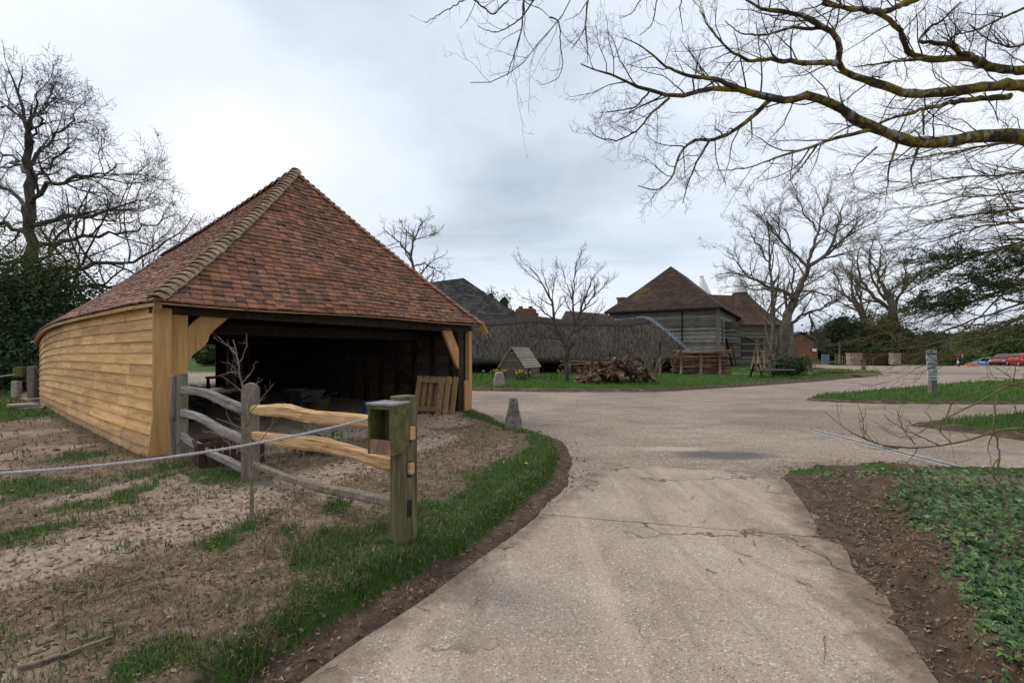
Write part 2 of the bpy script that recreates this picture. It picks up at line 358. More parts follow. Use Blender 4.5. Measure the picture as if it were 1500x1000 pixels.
M['thatch'] = thatch_mat('old_thatch', [(0.32, (0.018, 0.015, 0.013)), (0.5, (0.068, 0.058, 0.047)), (0.68, (0.17, 0.145, 0.115))], (0.060, 0.055, 0.034))
M['thatch_ridge'] = thatch_mat('dark_thatch_ridge', [(0.3, (0.018, 0.015, 0.013)), (0.5, (0.042, 0.036, 0.03)), (0.7, (0.085, 0.07, 0.058))], (0.04, 0.035, 0.024))
M['lead'] = pm('blue_grey_lead', [(0.3, (0.11, 0.14, 0.18)), (0.7, (0.27, 0.31, 0.36))], 4, 4, 0.5, 0.1, 0.01, vary=0.25)
M['white'] = pm('white_paint', [(0.3, (0.70, 0.70, 0.69)), (0.7, (0.82, 0.82, 0.81))], 3, 4, 0.6, 0)
M['black'] = pm('black_iron', [(0.3, (0.012, 0.012, 0.014)), (0.7, (0.03, 0.03, 0.032))], 6, 4, 0.6, 0)
M['stone'] = pm('lichened_concrete', [(0.25, (0.07, 0.062, 0.052)), (0.5, (0.16, 0.145, 0.125)), (0.75, (0.28, 0.26, 0.235))], 7, 7, 0.9, 0.6, 0.015, patch=((0.035, 0.032, 0.027), 6, 0.52, 0.64))
M['pale_stone'] = pm('pale_stone', [(0.25, (0.17, 0.135, 0.11)), (0.5, (0.29, 0.235, 0.19)), (0.75, (0.40, 0.34, 0.28))], 7, 6, 0.9, 0.5, 0.01, vary=0.2)
M['bark'] = pm('grey_brown_bark', [(0.25, (0.035, 0.03, 0.024)), (0.5, (0.075, 0.065, 0.052)), (0.75, (0.13, 0.115, 0.095))], 6, 6, 0.95, 0.8, 0.03, (1, 1, 0.5))
M['bark_far'] = pm('brown_bark', [(0.25, (0.055, 0.045, 0.034)), (0.5, (0.11, 0.09, 0.068)), (0.75, (0.19, 0.157, 0.12))], 4, 4, 0.95, 0.4, 0.03)
M['bark_moss'] = pm('mossy_lichened_bark', [(0.25, (0.022, 0.018, 0.014)), (0.5, (0.055, 0.045, 0.034)), (0.75, (0.10, 0.085, 0.065))], 14, 6, 0.95, 1.0, 0.03, patch=((0.22, 0.17, 0.02), 4.5, 0.47, 0.57))
# lichen on top of moss: grey-green spots
_q = NB(M['bark_moss'].node_tree); _b = M['bark_moss'].node_tree.nodes['Principled BSDF']
_c = _b.inputs['Base Color'].links[0].from_socket
_q.set(_b.inputs['Base Color'], _q.mix(_q.step(_q.noise(_q.pos(), 6.5, 4, 0.6), 0.56, 0.62), _c, (0.27, 0.29, 0.23)))
M['twig'] = pm('dark_twig', [(0.3, (0.020, 0.015, 0.013)), (0.7, (0.055, 0.042, 0.035))], 8, 3, 0.9, 0)
M['twig_pale'] = pm('pale_twig', [(0.3, (0.13, 0.10, 0.075)), (0.7, (0.27, 0.22, 0.165))], 20, 4, 0.9, 0.2, 0.004)
M['twig_olive'] = pm('olive_twig', [(0.3, (0.07, 0.056, 0.026)), (0.7, (0.17, 0.14, 0.065))], 5, 4, 0.9, 0)
M['log'] = pm('barked_root', [(0.3, (0.022, 0.014, 0.010)), (0.5, (0.12, 0.075, 0.050)), (0.7, (0.30, 0.205, 0.14))], 6, 6, 0.95, 0.8, 0.03, (1, 1, 1), False, 0.3)
M['pole'] = pm('coppice_pole', [(0.25, (0.07, 0.042, 0.028)), (0.5, (0.15, 0.092, 0.06)), (0.75, (0.25, 0.165, 0.11))], 6, 4, 0.95, 0.3, 0.01, vary=0.4)
M['rope'] = pm('grey_rope', [(0.3, (0.28, 0.27, 0.26)), (0.7, (0.52, 0.50, 0.49))], 90, 3, 0.95, 0.8, 0.004)

def leaf_mat(name, stops, rough=0.6, spec=0.3, trans=0.25):
    m, nt, b = mat_new(name, rough, spec); q = NB(nt); r = q.rnd(); f = q.noise(q.pos(), 1.6, 3, 0.5)
    c = q.ramp(q.math('ADD', q.math('MULTIPLY', r, 0.65), q.math('MULTIPLY', f, 0.35)), stops); q.set(b.inputs['Base Color'], c)
    if trans:
        t = q.n('ShaderNodeBsdfTranslucent'); q.set(t.inputs[0], c); mx = q.n('ShaderNodeMixShader'); mx.inputs[0].default_value = trans
        q.L.new(b.outputs[0], mx.inputs[1]); q.L.new(t.outputs[0], mx.inputs[2]); q.L.new(mx.outputs[0], nt.nodes['Material Output'].inputs['Surface'])
    return m
M['grass'] = leaf_mat('grass_blade', [(0.08, (0.034, 0.066, 0.016)), (0.4, (0.064, 0.118, 0.024)), (0.66, (0.105, 0.165, 0.038)), (0.82, (0.17, 0.19, 0.06)), (0.95, (0.33, 0.27, 0.14))], 0.6, 0.2, 0.3)
M['lawn'] = leaf_mat('lawn_grass_blade', [(0.08, (0.035, 0.085, 0.014)), (0.4, (0.068, 0.155, 0.022)), (0.7, (0.11, 0.21, 0.034)), (0.9, (0.17, 0.22, 0.055)), (1.0, (0.28, 0.25, 0.11))], 0.6, 0.2, 0.3)
M['dry_grass'] = leaf_mat('dry_grass_blade', [(0.1, (0.10, 0.085, 0.03)), (0.5, (0.22, 0.18, 0.085)), (0.95, (0.36, 0.30, 0.17))], 0.8, 0.1, 0.2)
M['yew'] = leaf_mat('yew_needle', [(0.1, (0.014, 0.030, 0.012)), (0.5, (0.034, 0.066, 0.024)), (0.9, (0.08, 0.12, 0.04))], 0.6, 0.3, 0.2)
M['ivy'] = leaf_mat('ivy_leaf', [(0.1, (0.014, 0.034, 0.010)), (0.35, (0.034, 0.078, 0.018)), (0.65, (0.075, 0.15, 0.030)), (0.85, (0.15, 0.23, 0.045)), (1.0, (0.24, 0.24, 0.08))], 0.38, 0.5, 0.12)
M['evergreen'] = leaf_mat('dark_evergreen_leaf', [(0.1, (0.008, 0.020, 0.007)), (0.5, (0.019, 0.042, 0.014)), (0.9, (0.05, 0.085, 0.026))], 0.6, 0.3, 0.1)
M['olive_leaf'] = leaf_mat('olive_green_leaf', [(0.1, (0.035, 0.042, 0.012)), (0.5, (0.07, 0.08, 0.02)), (0.9, (0.13, 0.13, 0.035))], 0.7, 0.2, 0.2)
M['spring_leaf'] = leaf_mat('spring_green_leaf', [(0.1, (0.06, 0.10, 0.02)), (0.5, (0.11, 0.18, 0.035)), (0.9, (0.19, 0.26, 0.06))], 0.7, 0.2, 0.25)
M['gorse'] = leaf_mat('yellow_green_bloom', [(0.1, (0.10, 0.12, 0.02)), (0.6, (0.22, 0.22, 0.02)), (0.95, (0.45, 0.38, 0.02))], 0.7, 0.2, 0.3)
M['yellow_leaf'] = leaf_mat('yellow_flower', [(0.1, (0.40, 0.34, 0.02)), (0.9, (0.65, 0.52, 0.02))], 0.7, 0.2, 0.3)
M['straw'] = leaf_mat('old_straw', [(0.1, (0.020, 0.017, 0.014)), (0.5, (0.060, 0.052, 0.043)), (0.85, (0.12, 0.102, 0.082)), (1.0, (0.25, 0.20, 0.145))], 0.95, 0.05, 0)
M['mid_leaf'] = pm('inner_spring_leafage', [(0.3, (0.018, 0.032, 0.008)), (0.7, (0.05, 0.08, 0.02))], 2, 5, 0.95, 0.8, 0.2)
M['chip'] = leaf_mat('wood_chip_and_dead_leaf', [(0.1, (0.07, 0.045, 0.03)), (0.35, (0.15, 0.10, 0.066)), (0.65, (0.24, 0.17, 0.115)), (0.9, (0.36, 0.28, 0.20)), (1.0, (0.46, 0.41, 0.35))], 0.9, 0.15, 0)
M['litter'] = leaf_mat('brown_leaf_litter', [(0.1, (0.045, 0.028, 0.018)), (0.4, (0.12, 0.078, 0.05)), (0.75, (0.24, 0.17, 0.11)), (1.0, (0.42, 0.33, 0.23))], 0.9, 0.15, 0)
M['clod'] = leaf_mat('soil_clod', [(0.1, (0.06, 0.042, 0.029)), (0.5, (0.15, 0.107, 0.074)), (0.9, (0.27, 0.205, 0.15))], 0.95, 0.05, 0)
M['pebble'] = leaf_mat('loose_pebble', [(0.1, (0.10, 0.085, 0.075)), (0.5, (0.22, 0.19, 0.165)), (0.9, (0.38, 0.34, 0.30))], 0.9, 0.2, 0)

# ground: soil, dusty path, turf (which of them where is stored on the sheet)
def ground_mat():
    m, nt, b = mat_new('soil_and_turf', 0.95, 0.1); q = NB(nt)
    at_ = q.n('ShaderNodeVertexColor'); at_.layer_name = 'cover'; s = q.n('ShaderNodeSeparateColor'); q.L.new(at_.outputs['Color'], s.inputs[0])
    v = q.pos(); f = q.noise(v, 9, 8, 0.7, 0.5); f2 = q.noise(v, 1.3, 5, 0.6); fine = q.noise(v, 60, 4, 0.7)
    soil = q.ramp(f, [(0.28, (0.052, 0.035, 0.024)), (0.5, (0.165, 0.117, 0.080)), (0.72, (0.31, 0.24, 0.175))])
    path = q.ramp(f, [(0.28, (0.19, 0.13, 0.09)), (0.5, (0.34, 0.26, 0.195)), (0.72, (0.48, 0.39, 0.31))])
    turf = q.ramp(f, [(0.25, (0.018, 0.030, 0.008)), (0.5, (0.035, 0.072, 0.014)), (0.75, (0.065, 0.10, 0.025))])
    dark = q.ramp(f, [(0.25, (0.032, 0.022, 0.016)), (0.5, (0.088, 0.062, 0.045)), (0.75, (0.16, 0.118, 0.087))])
    n_ = q.math('SUBTRACT', q.math('MULTIPLY', f2, 0.5), 0.25)
    c = q.mix(q.step(q.math('ADD', s.outputs['Green'], n_), 0.25, 0.75), soil, path)
    c = q.mix(q.step(q.math('ADD', s.outputs['Blue'], n_), 0.3, 0.7), c, dark)
    c = q.mix(q.step(q.math('ADD', s.outputs['Red'], q.math('SUBTRACT', q.math('MULTIPLY', f, 0.6), 0.3)), 0.35, 0.65), c, turf)
    q.set(b.inputs['Base Color'], c); q.bump(b, q.math('ADD', f, q.math('MULTIPLY', fine, 0.4)), 0.9, 0.035)
    return m
M['ground'] = ground_mat()
def stones(q, v, scale, stops):
    t = q.vor(v, scale); s = q.n('ShaderNodeSeparateColor'); q.L.new(t.outputs['Color'], s.inputs[0])
    return q.ramp(s.outputs['Red'], stops), t.outputs['Distance']
def road_mat():
    m, nt, b = mat_new('worn_gravelled_tarmac', 0.9, 0.2); q = NB(nt); v = q.pos()
    big = q.noise(v, 0.35, 6, 0.62, 0.6); mid = q.noise(q.pos((0.7, 2.2, 1)), 0.9, 5, 0.6, 0.4)
    st, dd = stones(q, v, 52, [(0.0, (0.06, 0.052, 0.047)), (0.35, (0.20, 0.162, 0.13)), (0.7, (0.33, 0.265, 0.21)), (0.88, (0.36, 0.23, 0.14)), (1.0, (0.56, 0.50, 0.44))])
    base = q.ramp(big, [(0.34, (0.135, 0.115, 0.095)), (0.5, (0.28, 0.23, 0.178)), (0.66, (0.41, 0.338, 0.262))])
    c = q.mix(0.62, base, st)
    c = q.mix(q.math('MULTIPLY', q.step(mid, 0.50, 0.62), 0.5), c, (0.15, 0.138, 0.13))
    # two worn patches of darker chippings with a shape of their own
    sp = q.n('ShaderNodeSeparateXYZ'); q.L.new(v, sp.inputs[0])
    def blob(x, y, rx, ry):
        ax = q.math('DIVIDE', q.math('SUBTRACT', sp.outputs['X'], x), rx); ay = q.math('DIVIDE', q.math('SUBTRACT', sp.outputs['Y'], y), ry)
        d2 = q.math('ADD', q.math('MULTIPLY', ax, ax), q.math('MULTIPLY', ay, ay))
        return q.step(q.math('ADD', d2, q.math('MULTIPLY', q.noise(v, 2.5, 5, 0.7), 1.6)), 1.75, 0.85)
    c = q.mix(q.math('MULTIPLY', blob(3.35, 7.25, 1.0, 0.42), 0.75), c, (0.075, 0.07, 0.07))
    c = q.mix(q.math('MULTIPLY', blob(7.4, 12.6, 2.2, 0.8), 0.5), c, (0.10, 0.095, 0.093))
    c = q.mix(q.math('MULTIPLY', blob(2.75, 7.75, 0.75, 0.22), 0.7), c, (0.40, 0.355, 0.31))
    c = q.mix(q.math('MULTIPLY', blob(4.4, 6.3, 1.5, 0.8), 0.6), c, (0.13, 0.10, 0.08))
    q.set(b.inputs['Base Color'], c); q.bump(b, q.math('ADD', dd, q.noise(v, 25, 4)), 0.6, 0.012); return m
M['road'] = road_mat()
def concrete_mat():
    m, nt, b = mat_new('exposed_aggregate_concrete', 0.88, 0.2); q = NB(nt); v = q.pos()
    st, dd = stones(q, v, 80, [(0.0, (0.07, 0.07, 0.075)), (0.22, (0.20, 0.165, 0.135)), (0.5, (0.36, 0.295, 0.235)), (0.68, (0.40, 0.22, 0.11)), (0.8, (0.30, 0.29, 0.28)), (0.9, (0.46, 0.40, 0.35)), (1.0, (0.66, 0.62, 0.57))])
    big = q.noise(v, 0.9, 6, 0.62, 0.5)
    mort = q.ramp(big, [(0.3, (0.21, 0.168, 0.13)), (0.5, (0.32, 0.262, 0.205)), (0.7, (0.41, 0.345, 0.275))])
    c = q.mix(q.math('MULTIPLY', q.step(dd, 0.64, 0.34), 0.72), mort, st)
    c = q.mix(q.math('MULTIPLY', q.step(q.noise(v, 2.3, 5, 0.65), 0.58, 0.75), 0.35), c, (0.15, 0.12, 0.10))
    c = q.mix(q.math('MULTIPLY', q.step(q.noise(q.pos((1.0, 0.45, 1)), 1.1, 6, 0.65, 0.8), 0.52, 0.66), 0.5), c, (0.20, 0.155, 0.12))
    c = q.mix(q.math('MULTIPLY', q.step(q.noise(q.pos((1, 1, 1)), 0.75, 4, 0.6), 0.56, 0.70), 0.35), c, (0.42, 0.30, 0.18))
    c = q.mix(q.math('MULTIPLY', q.step(q.noise(v, 4.5, 5, 0.7), 0.60, 0.70), 0.4), c, (0.46, 0.41, 0.36))
    tv_ = q.n('ShaderNodeMapping'); tv_.inputs['Rotation'].default_value = (0, 0, R(28)); tv_.inputs['Scale'].default_value = (2.6, 0.22, 1); q.L.new(q.n('ShaderNodeNewGeometry').outputs['Position'], tv_.inputs[0])
    wear = q.noise(tv_.outputs[0], 1.0, 5, 0.6, 0.5)
    c = q.mix(q.math('MULTIPLY', q.step(wear, 0.52, 0.68), 0.45), c, (0.19, 0.148, 0.115)); c = q.mix(q.math('MULTIPLY', q.step(wear, 0.46, 0.34), 0.30), c, (0.50, 0.405, 0.31))
    ev = q.n('ShaderNodeVertexColor'); ev.layer_name = 'edge'; es = q.n('ShaderNodeSeparateColor'); q.L.new(ev.outputs['Color'], es.inputs[0])
    mud = q.step(q.math('ADD', es.outputs['Red'], q.math('MULTIPLY', q.math('SUBTRACT', q.noise(v, 3.2, 6, 0.7), 0.5), 1.5)), 0.45, 0.95)
    c = q.mix(q.math('MULTIPLY', mud, 0.8), c, q.ramp(q.noise(v, 14, 5, 0.7), [(0.3, (0.07, 0.048, 0.034)), (0.7, (0.20, 0.15, 0.11))]))
    wv = q.n('ShaderNodeVectorMath', operation='ADD'); q.L.new(v, wv.inputs[0])
    nv = q.n('ShaderNodeTexNoise'); q.L.new(v, nv.inputs['Vector']); nv.inputs['Scale'].default_value = 2.4; nv.inputs['Detail'].default_value = 6
    sc_ = q.n('ShaderNodeVectorMath', operation='SCALE'); q.L.new(nv.outputs['Color'], sc_.inputs[0]); sc_.inputs['Scale'].default_value = 0.75; q.L.new(sc_.outputs[0], wv.inputs[1])
    ck = q.vor(wv.outputs[0], 0.62, 'DISTANCE_TO_EDGE')
    crack = q.math('MULTIPLY', q.step(ck.outputs['Distance'], 0.011, 0.003), q.step(q.noise(v, 0.8, 3), 0.44, 0.56))
    c = q.mix(q.math('MULTIPLY', crack, 0.8), c, (0.06, 0.045, 0.035))
    q.set(b.inputs['Base Color'], c); q.bump(b, q.math('SUBTRACT', q.math('MULTIPLY', dd, -0.6), q.math('MULTIPLY', crack, 2.0)), 0.6, 0.008); return m
M['concrete'] = concrete_mat()
M['kerb'] = pm('pale_kerb_concrete', [(0.3, (0.24, 0.225, 0.205)), (0.7, (0.40, 0.38, 0.35))], 6, 5, 0.9, 0.3, 0.01)
M['channel'] = pm('dark_channel', [(0.3, (0.05, 0.045, 0.042)), (0.7, (0.10, 0.09, 0.085))], 6, 5, 0.9, 0.3, 0.01)

# ---------------------------------------------------------------- terrain
WL = np.array([-5.08, 6.52]); WR = np.array([-1.08, 11.63])          # front corners of the open shed
Uf = unit(WR-WL); Nf = np.array([Uf[1], -Uf[0]]); Bk = -Nf
P_LEFT = [(-2.35, 0.3), (-1.75, 1.4), (-1.36, 2.05), (-1.12, 2.55), (-.84, 3.05), (-.44, 3.5), (.014, 4.52), (.49, 5.66), (.77, 7.15), (.74, 8.4), (.25, 9.3), (-.5, 10.6), (-.75, 11.8),
          (-1.6, 12.9), (-14, 22.6), (-18, 22), (-30, 24), (-90, 30), (-90, -40), (-6, -40), (-3.6, -4)]
P_ISLE = [(-1.7, 19.3), (1.4, 18.6), (5.9, 18.6), (11.3, 21.6), (17.5, 25.6), (24.5, 30.8), (27.2, 33.2), (28.6, 36), (29, 44), (31, 54), (35, 62), (36, 95), (-90, 95), (-90, 45), (-20, 36), (-8, 27), (-3.4, 21)]
P_SIGN = [(9.7, 15.4), (10.8, 14.7), (12, 14.3), (16, 14.2), (24, 14.5), (40, 16), (40, 27), (28.8, 25.6), (22.3, 22.9), (15.9, 19.3), (11.4, 16.9)]
P_SIDE = [(8.8, 10.1), (9.4, 9.1), (9.6, 8.0), (12, 7.4), (22, 8), (30, 12.5), (16, 12.3), (13, 11.7), (10.5, 10.9)]
P_RIGHT = [(3.9, 6.15), (3.5, 5.4), (3.1, 4.5), (2.8, 3.7), (2.55, 3.0), (2.28, 2.4), (2.05, 1.8), (1.85, 1.0), (1.6, 0), (1.3, -3), (2, -40), (60, -40), (60, 5), (12, 6.3), (6.4, 6.35), (5.2, 6.5)]
P_FAR = [(36, 66), (44, 66.5), (60, 67), (120, 62), (700, 60), (700, 700), (-700, 700), (-700, 90), (36, 90)]
LANDS = [P_LEFT, P_ISLE, P_SIGN, P_SIDE, P_RIGHT, P_FAR]
def sdist(poly, x, y):
    P = np.array(poly, float); n = len(P); d = np.full(x.shape, 1e9); ins = np.zeros(x.shape, bool)
    for i in range(n):
        a, b = P[i], P[(i+1) % n]; e = b-a; wx, wy = x-a[0], y-a[1]
        t = np.clip((wx*e[0]+wy*e[1])/(e@e), 0, 1); d = np.minimum(d, (wx-t*e[0])**2+(wy-t*e[1])**2)
        c = ((a[1] <= y) & (b[1] > y)) | ((b[1] <= y) & (a[1] > y))
        if abs(e[1]) > 1e-9: ins ^= c & (x < a[0]+(y-a[1])/e[1]*e[0])
    return np.where(ins, 1, -1)*np.sqrt(d)
def wob(x, y): return 0.05*(vnoise(x, y, 2.2)-0.5)*2+0.03*(vnoise(x, y, 6.1)-0.5)*2
def road_z(x, y):
    return 0.012*(fbm(x, y, 0.5)-0.5)-0.55*sstep((y-54.5)/5)*sstep((x-41)/4)
def land_fields(x, y):
    x = np.asarray(x, float); y = np.asarray(y, float)
    S = [sdist(p, x, y) for p in LANDS]
    r = np.hypot(x, y); wb = wob(x, y)*np.clip(1.6-r/20, 0.4, 1)
    z = np.full(x.shape, -0.07)
    # left bank: soil skirt, cut edge, turf top
    s = S[0]+wb*0.6
    along = (x-WL[0])*Bk[0]+(y-WL[1])*Bk[1]
    H = 0.17+0.05*(fbm(x, y, 0.6, 4)-0.5)*2-0.02*sstep((y-6)/4)-0.37*sstep((along-9)/6)*sstep((-x-8)/4)
    H = H+0.05*sstep((-x-1.5)/1.5)*sstep((4.5-y)/2.5)
    cut = 0.16+0.25*sstep((y-6.5)/3)
    zl = np.where(s < 0, -0.07+0.100*sstep((s+0.36)/0.26), 0.035+(H-0.035)*sstep(s/cut))
    zl = zl+0.012*(fbm(x, y, 7, 2)-0.5)*2*(s > -0.3)
    z = np.where(s > -0.5, np.maximum(z, zl), z)
    # lawn islands: low soil kerb
    for k, h in ((1, 0.2), (2, 0.13), (3, 0.13)):
        s = S[k]+wb*2.0
        zi = -0.07+(0.07+h)*sstep((s+0.12)/0.42)+0.10*(fbm(x, y, 0.45, k)-0.5)*sstep(s/1.5)
        z = np.where(s > -0.3, np.maximum(z, zi), z)
    s = S[4]+wb*2.6
    zr = -0.07+0.10*sstep((s+0.35)/0.3)+0.21*sstep((s-0.06-0.30*sstep((y-2.8)/1.6))/(0.22+0.4*sstep((y-3.0)/2)))*(0.5+0.5*sstep((4.6-y)/1.5))+0.05*(fbm(x, y, 1.1, 6)-0.5)*sstep(s/0.5)+0.014*(fbm(x, y, 6, 2)-0.5)*2
    zr = zr+0.04*np.clip(s-1.2, 0, 12)
    z = np.where(s > -0.4, np.maximum(z, zr), z)
    s = S[5]
    zf = road_z(x, y)-0.07+0.25*sstep((s+0.3)/2.0)+3.5*sstep((s-60)/200)+8.0*sstep((r-200)/300)*(0.4+fbm(x, y, 0.006, 3))
    z = np.where(s > -0.4, np.maximum(z, zf), z)
    z = np.where((np.max(S, axis=0) < -0.3), road_z(x, y)-0.07, z)
    return z, S
def ground_z(x, y):
    z, _ = land_fields(np.atleast_1d(x), np.atleast_1d(y)); return np.maximum(z, road_z(np.atleast_1d(x), np.atleast_1d(y)))
def gz(x, y): return float(ground_z(x, y)[0])

PATH = [(-4.8, 1.7), (-3.3, 2.95), (-2.73, 3.87), (-2.44, 4.93), (-1.81, 6.37), (-1.3, 7.9), (-2.2, 9.0)]
def polyline_d(pts, x, y):
    d = np.full(x.shape, 1e9)
    for a, b in zip(pts[:-1], pts[1:]):
        a = np.array(a); e = np.array(b)-a; t = np.clip(((x-a[0])*e[0]+(y-a[1])*e[1])/(e@e), 0, 1)
        d = np.minimum(d, np.hypot(x-a[0]-t*e[0], y-a[1]-t*e[1]))
    return d
TUFTS = [(380, 775, .35), (330, 800, .3), (500, 800, .38), (560, 840, .35), (440, 905, .32), (380, 940, .22), (150, 735, .5), (60, 790, .35), (40, 715, .6), (250, 690, .5), (330, 700, .4), (30, 605, 1.6), (480, 745, .3),
         (240, 950, .22), (200, 800, .3), (520, 880, .35), (590, 815, .4), (410, 735, .3), (100, 670, .5), (560, 905, .25), (470, 960, .2)]
def cover(x, y):
    """turf, dusty path, dark soil fractions"""
    z, S = land_fields(x, y); g = np.zeros(x.shape); p = np.zeros(x.shape); dk = np.zeros(x.shape)
    nz = fbm(x, y, 1.7, 5); nb = fbm(x, y, 0.5, 8)
    s = S[0]; on = s > -0.5
    lip = np.exp(-((s-0.22)/0.36)**2)*sstep((y-2.9)/0.9)
    lip = np.maximum(lip, 0.8*np.exp(-((s-0.45)/0.5)**2)*sstep((y-3.4)/0.9)*sstep((7.8-y)/2.2))
    tf = np.zeros(x.shape)
    for (px, py, rr) in TUFTS:
        c = gd(px, py, 0.17); tf = np.maximum(tf, np.exp(-(((x-c[0])**2+(y-c[1])**2)/rr**2)))
    gl = np.maximum(lip, tf*(0.45+0.55*sstep((fbm(x, y, 3.1, 31)-0.3)/0.3)))+(nz-0.5)*0.9
    gl = np.maximum(gl, sstep((-x-9)/4)*sstep((nb-0.3)/0.2)*0.9)
    pd = polyline_d(PATH, x, y)
    pl = np.maximum(np.exp(-(pd/0.50)**2), 0.55*sstep((fbm(x, y, 0.9, 61)-0.45)/0.2))
    # trodden apron before and inside the shed
    ax = (x-WL[0])*Uf[0]+(y-WL[1])*Uf[1]; ay = (x-WL[0])*Nf[0]+(y-WL[1])*Nf[1]
    ap = sstep((ax+0.2)/0.5)*sstep((1.6-ay+0.25*(ax-3))/0.8)*sstep((s-0.5)/0.5)
    pl = np.maximum(pl, ap*0.75); gl = gl*(1-0.85*np.maximum(np.exp(-(pd/0.36)**2), ap))
    cutface = ((s < 0.1) & (s > -0.5))
    g = np.where(on, np.where(s > 0.02, gl, 0), g); p = np.where(on, np.where(s > 0, pl, 0.1), p); dk = np.where(on & cutface, 0.8, dk)
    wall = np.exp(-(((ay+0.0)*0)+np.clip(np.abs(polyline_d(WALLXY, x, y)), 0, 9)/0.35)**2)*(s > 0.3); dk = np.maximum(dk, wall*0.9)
    for k in (1, 2, 3):
        s = S[k]; o = s > -0.3
        g = np.where(o, sstep((s-0.05)/0.3)*(0.95+(nz-0.5)*0.5), g); dk = np.where(o & (s < 0.25), 0.8, dk)
    c = np.exp(-(((x-13.5)/3.5)**2+((y-29.5)/1.2)**2)); g = np.where(S[1] > 0, g-c*0.9, g)
    s = S[4]; o = s > -0.4
    g = np.where(o, 0.75*sstep((y-5.75)/0.4)*sstep((nz-0.25)/0.3)+0.5*sstep((s-1.0)/0.6)*sstep((nz-0.4)/0.2), g); dk = np.where(o, 0.75*sstep((1.1-s)/0.6)+0.25, dk); p = np.where(o, 0.1, p)
    s = S[5]; o = s > -0.3; g = np.where(o, 0.95, g)
    return np.clip(g, 0, 1), np.clip(p, 0, 1), np.clip(dk, 0, 1), z, S
WALLXY = [(-5.04, 6.52), (-6.34, 7.41), (-8.0, 8.64), (-11.15, 11.27), (-17.1, 16.5)]

rr = np.concatenate([[0.35], np.exp(np.arange(np.log(0.7), np.log(40), 0.0145)), np.exp(np.arange(np.log(40), np.log(900), 0.06))])
th = np.concatenate([np.linspace(R(-62), R(62), 520, endpoint=False), np.linspace(R(62), R(298), 130, endpoint=False)])
RR, TH = np.meshgrid(rr, th, indexing='ij'); GX = (RR*np.sin(TH)).ravel(); GY = (RR*np.cos(TH)).ravel()
g_, p_, d_, GZ, GS = cover(GX, GY)
nr, nth = RR.shape; ii = np.arange(nr-1)[:, None]*nth; jj = np.arange(nth)[None, :]; j2 = (jj+1) % nth
GF = np.stack([ii+jj, ii+j2, ii+nth+j2, ii+nth+jj], -1).reshape(-1, 4)[:, ::-1]
V = np.stack([GX, GY, GZ], -1); V = np.vstack([V, [[0, 0, float(GZ[:nth].mean())]]])
me = mesh_np('ground', V, GF, M['ground'], True)
ca = me.color_attributes.new('cover', 'FLOAT_COLOR', 'POINT')
colr = np.ones((len(V), 4), np.float32); colr[:-1, 0] = g_; colr[:-1, 1] = p_; colr[:-1, 2] = d_; ca.data.foreach_set('color', colr.ravel())
tag(link('ground', me), kind='structure')
# road sheet: everywhere the land does not stand well above it
smax = np.max(GS, axis=0); keep = (smax[GF].min(1) < 0.45) & (RR.ravel()[GF].max(1) < 160)
used = np.unique(GF[keep]); remap = np.full(len(V), -1); remap[used] = np.arange(len(used))
RV = np.stack([GX[used], GY[used], road_z(GX[used], GY[used])], -1)
tag(link('road', mesh_np('road', RV, remap[GF[keep]], M['road'], True)), kind='structure')
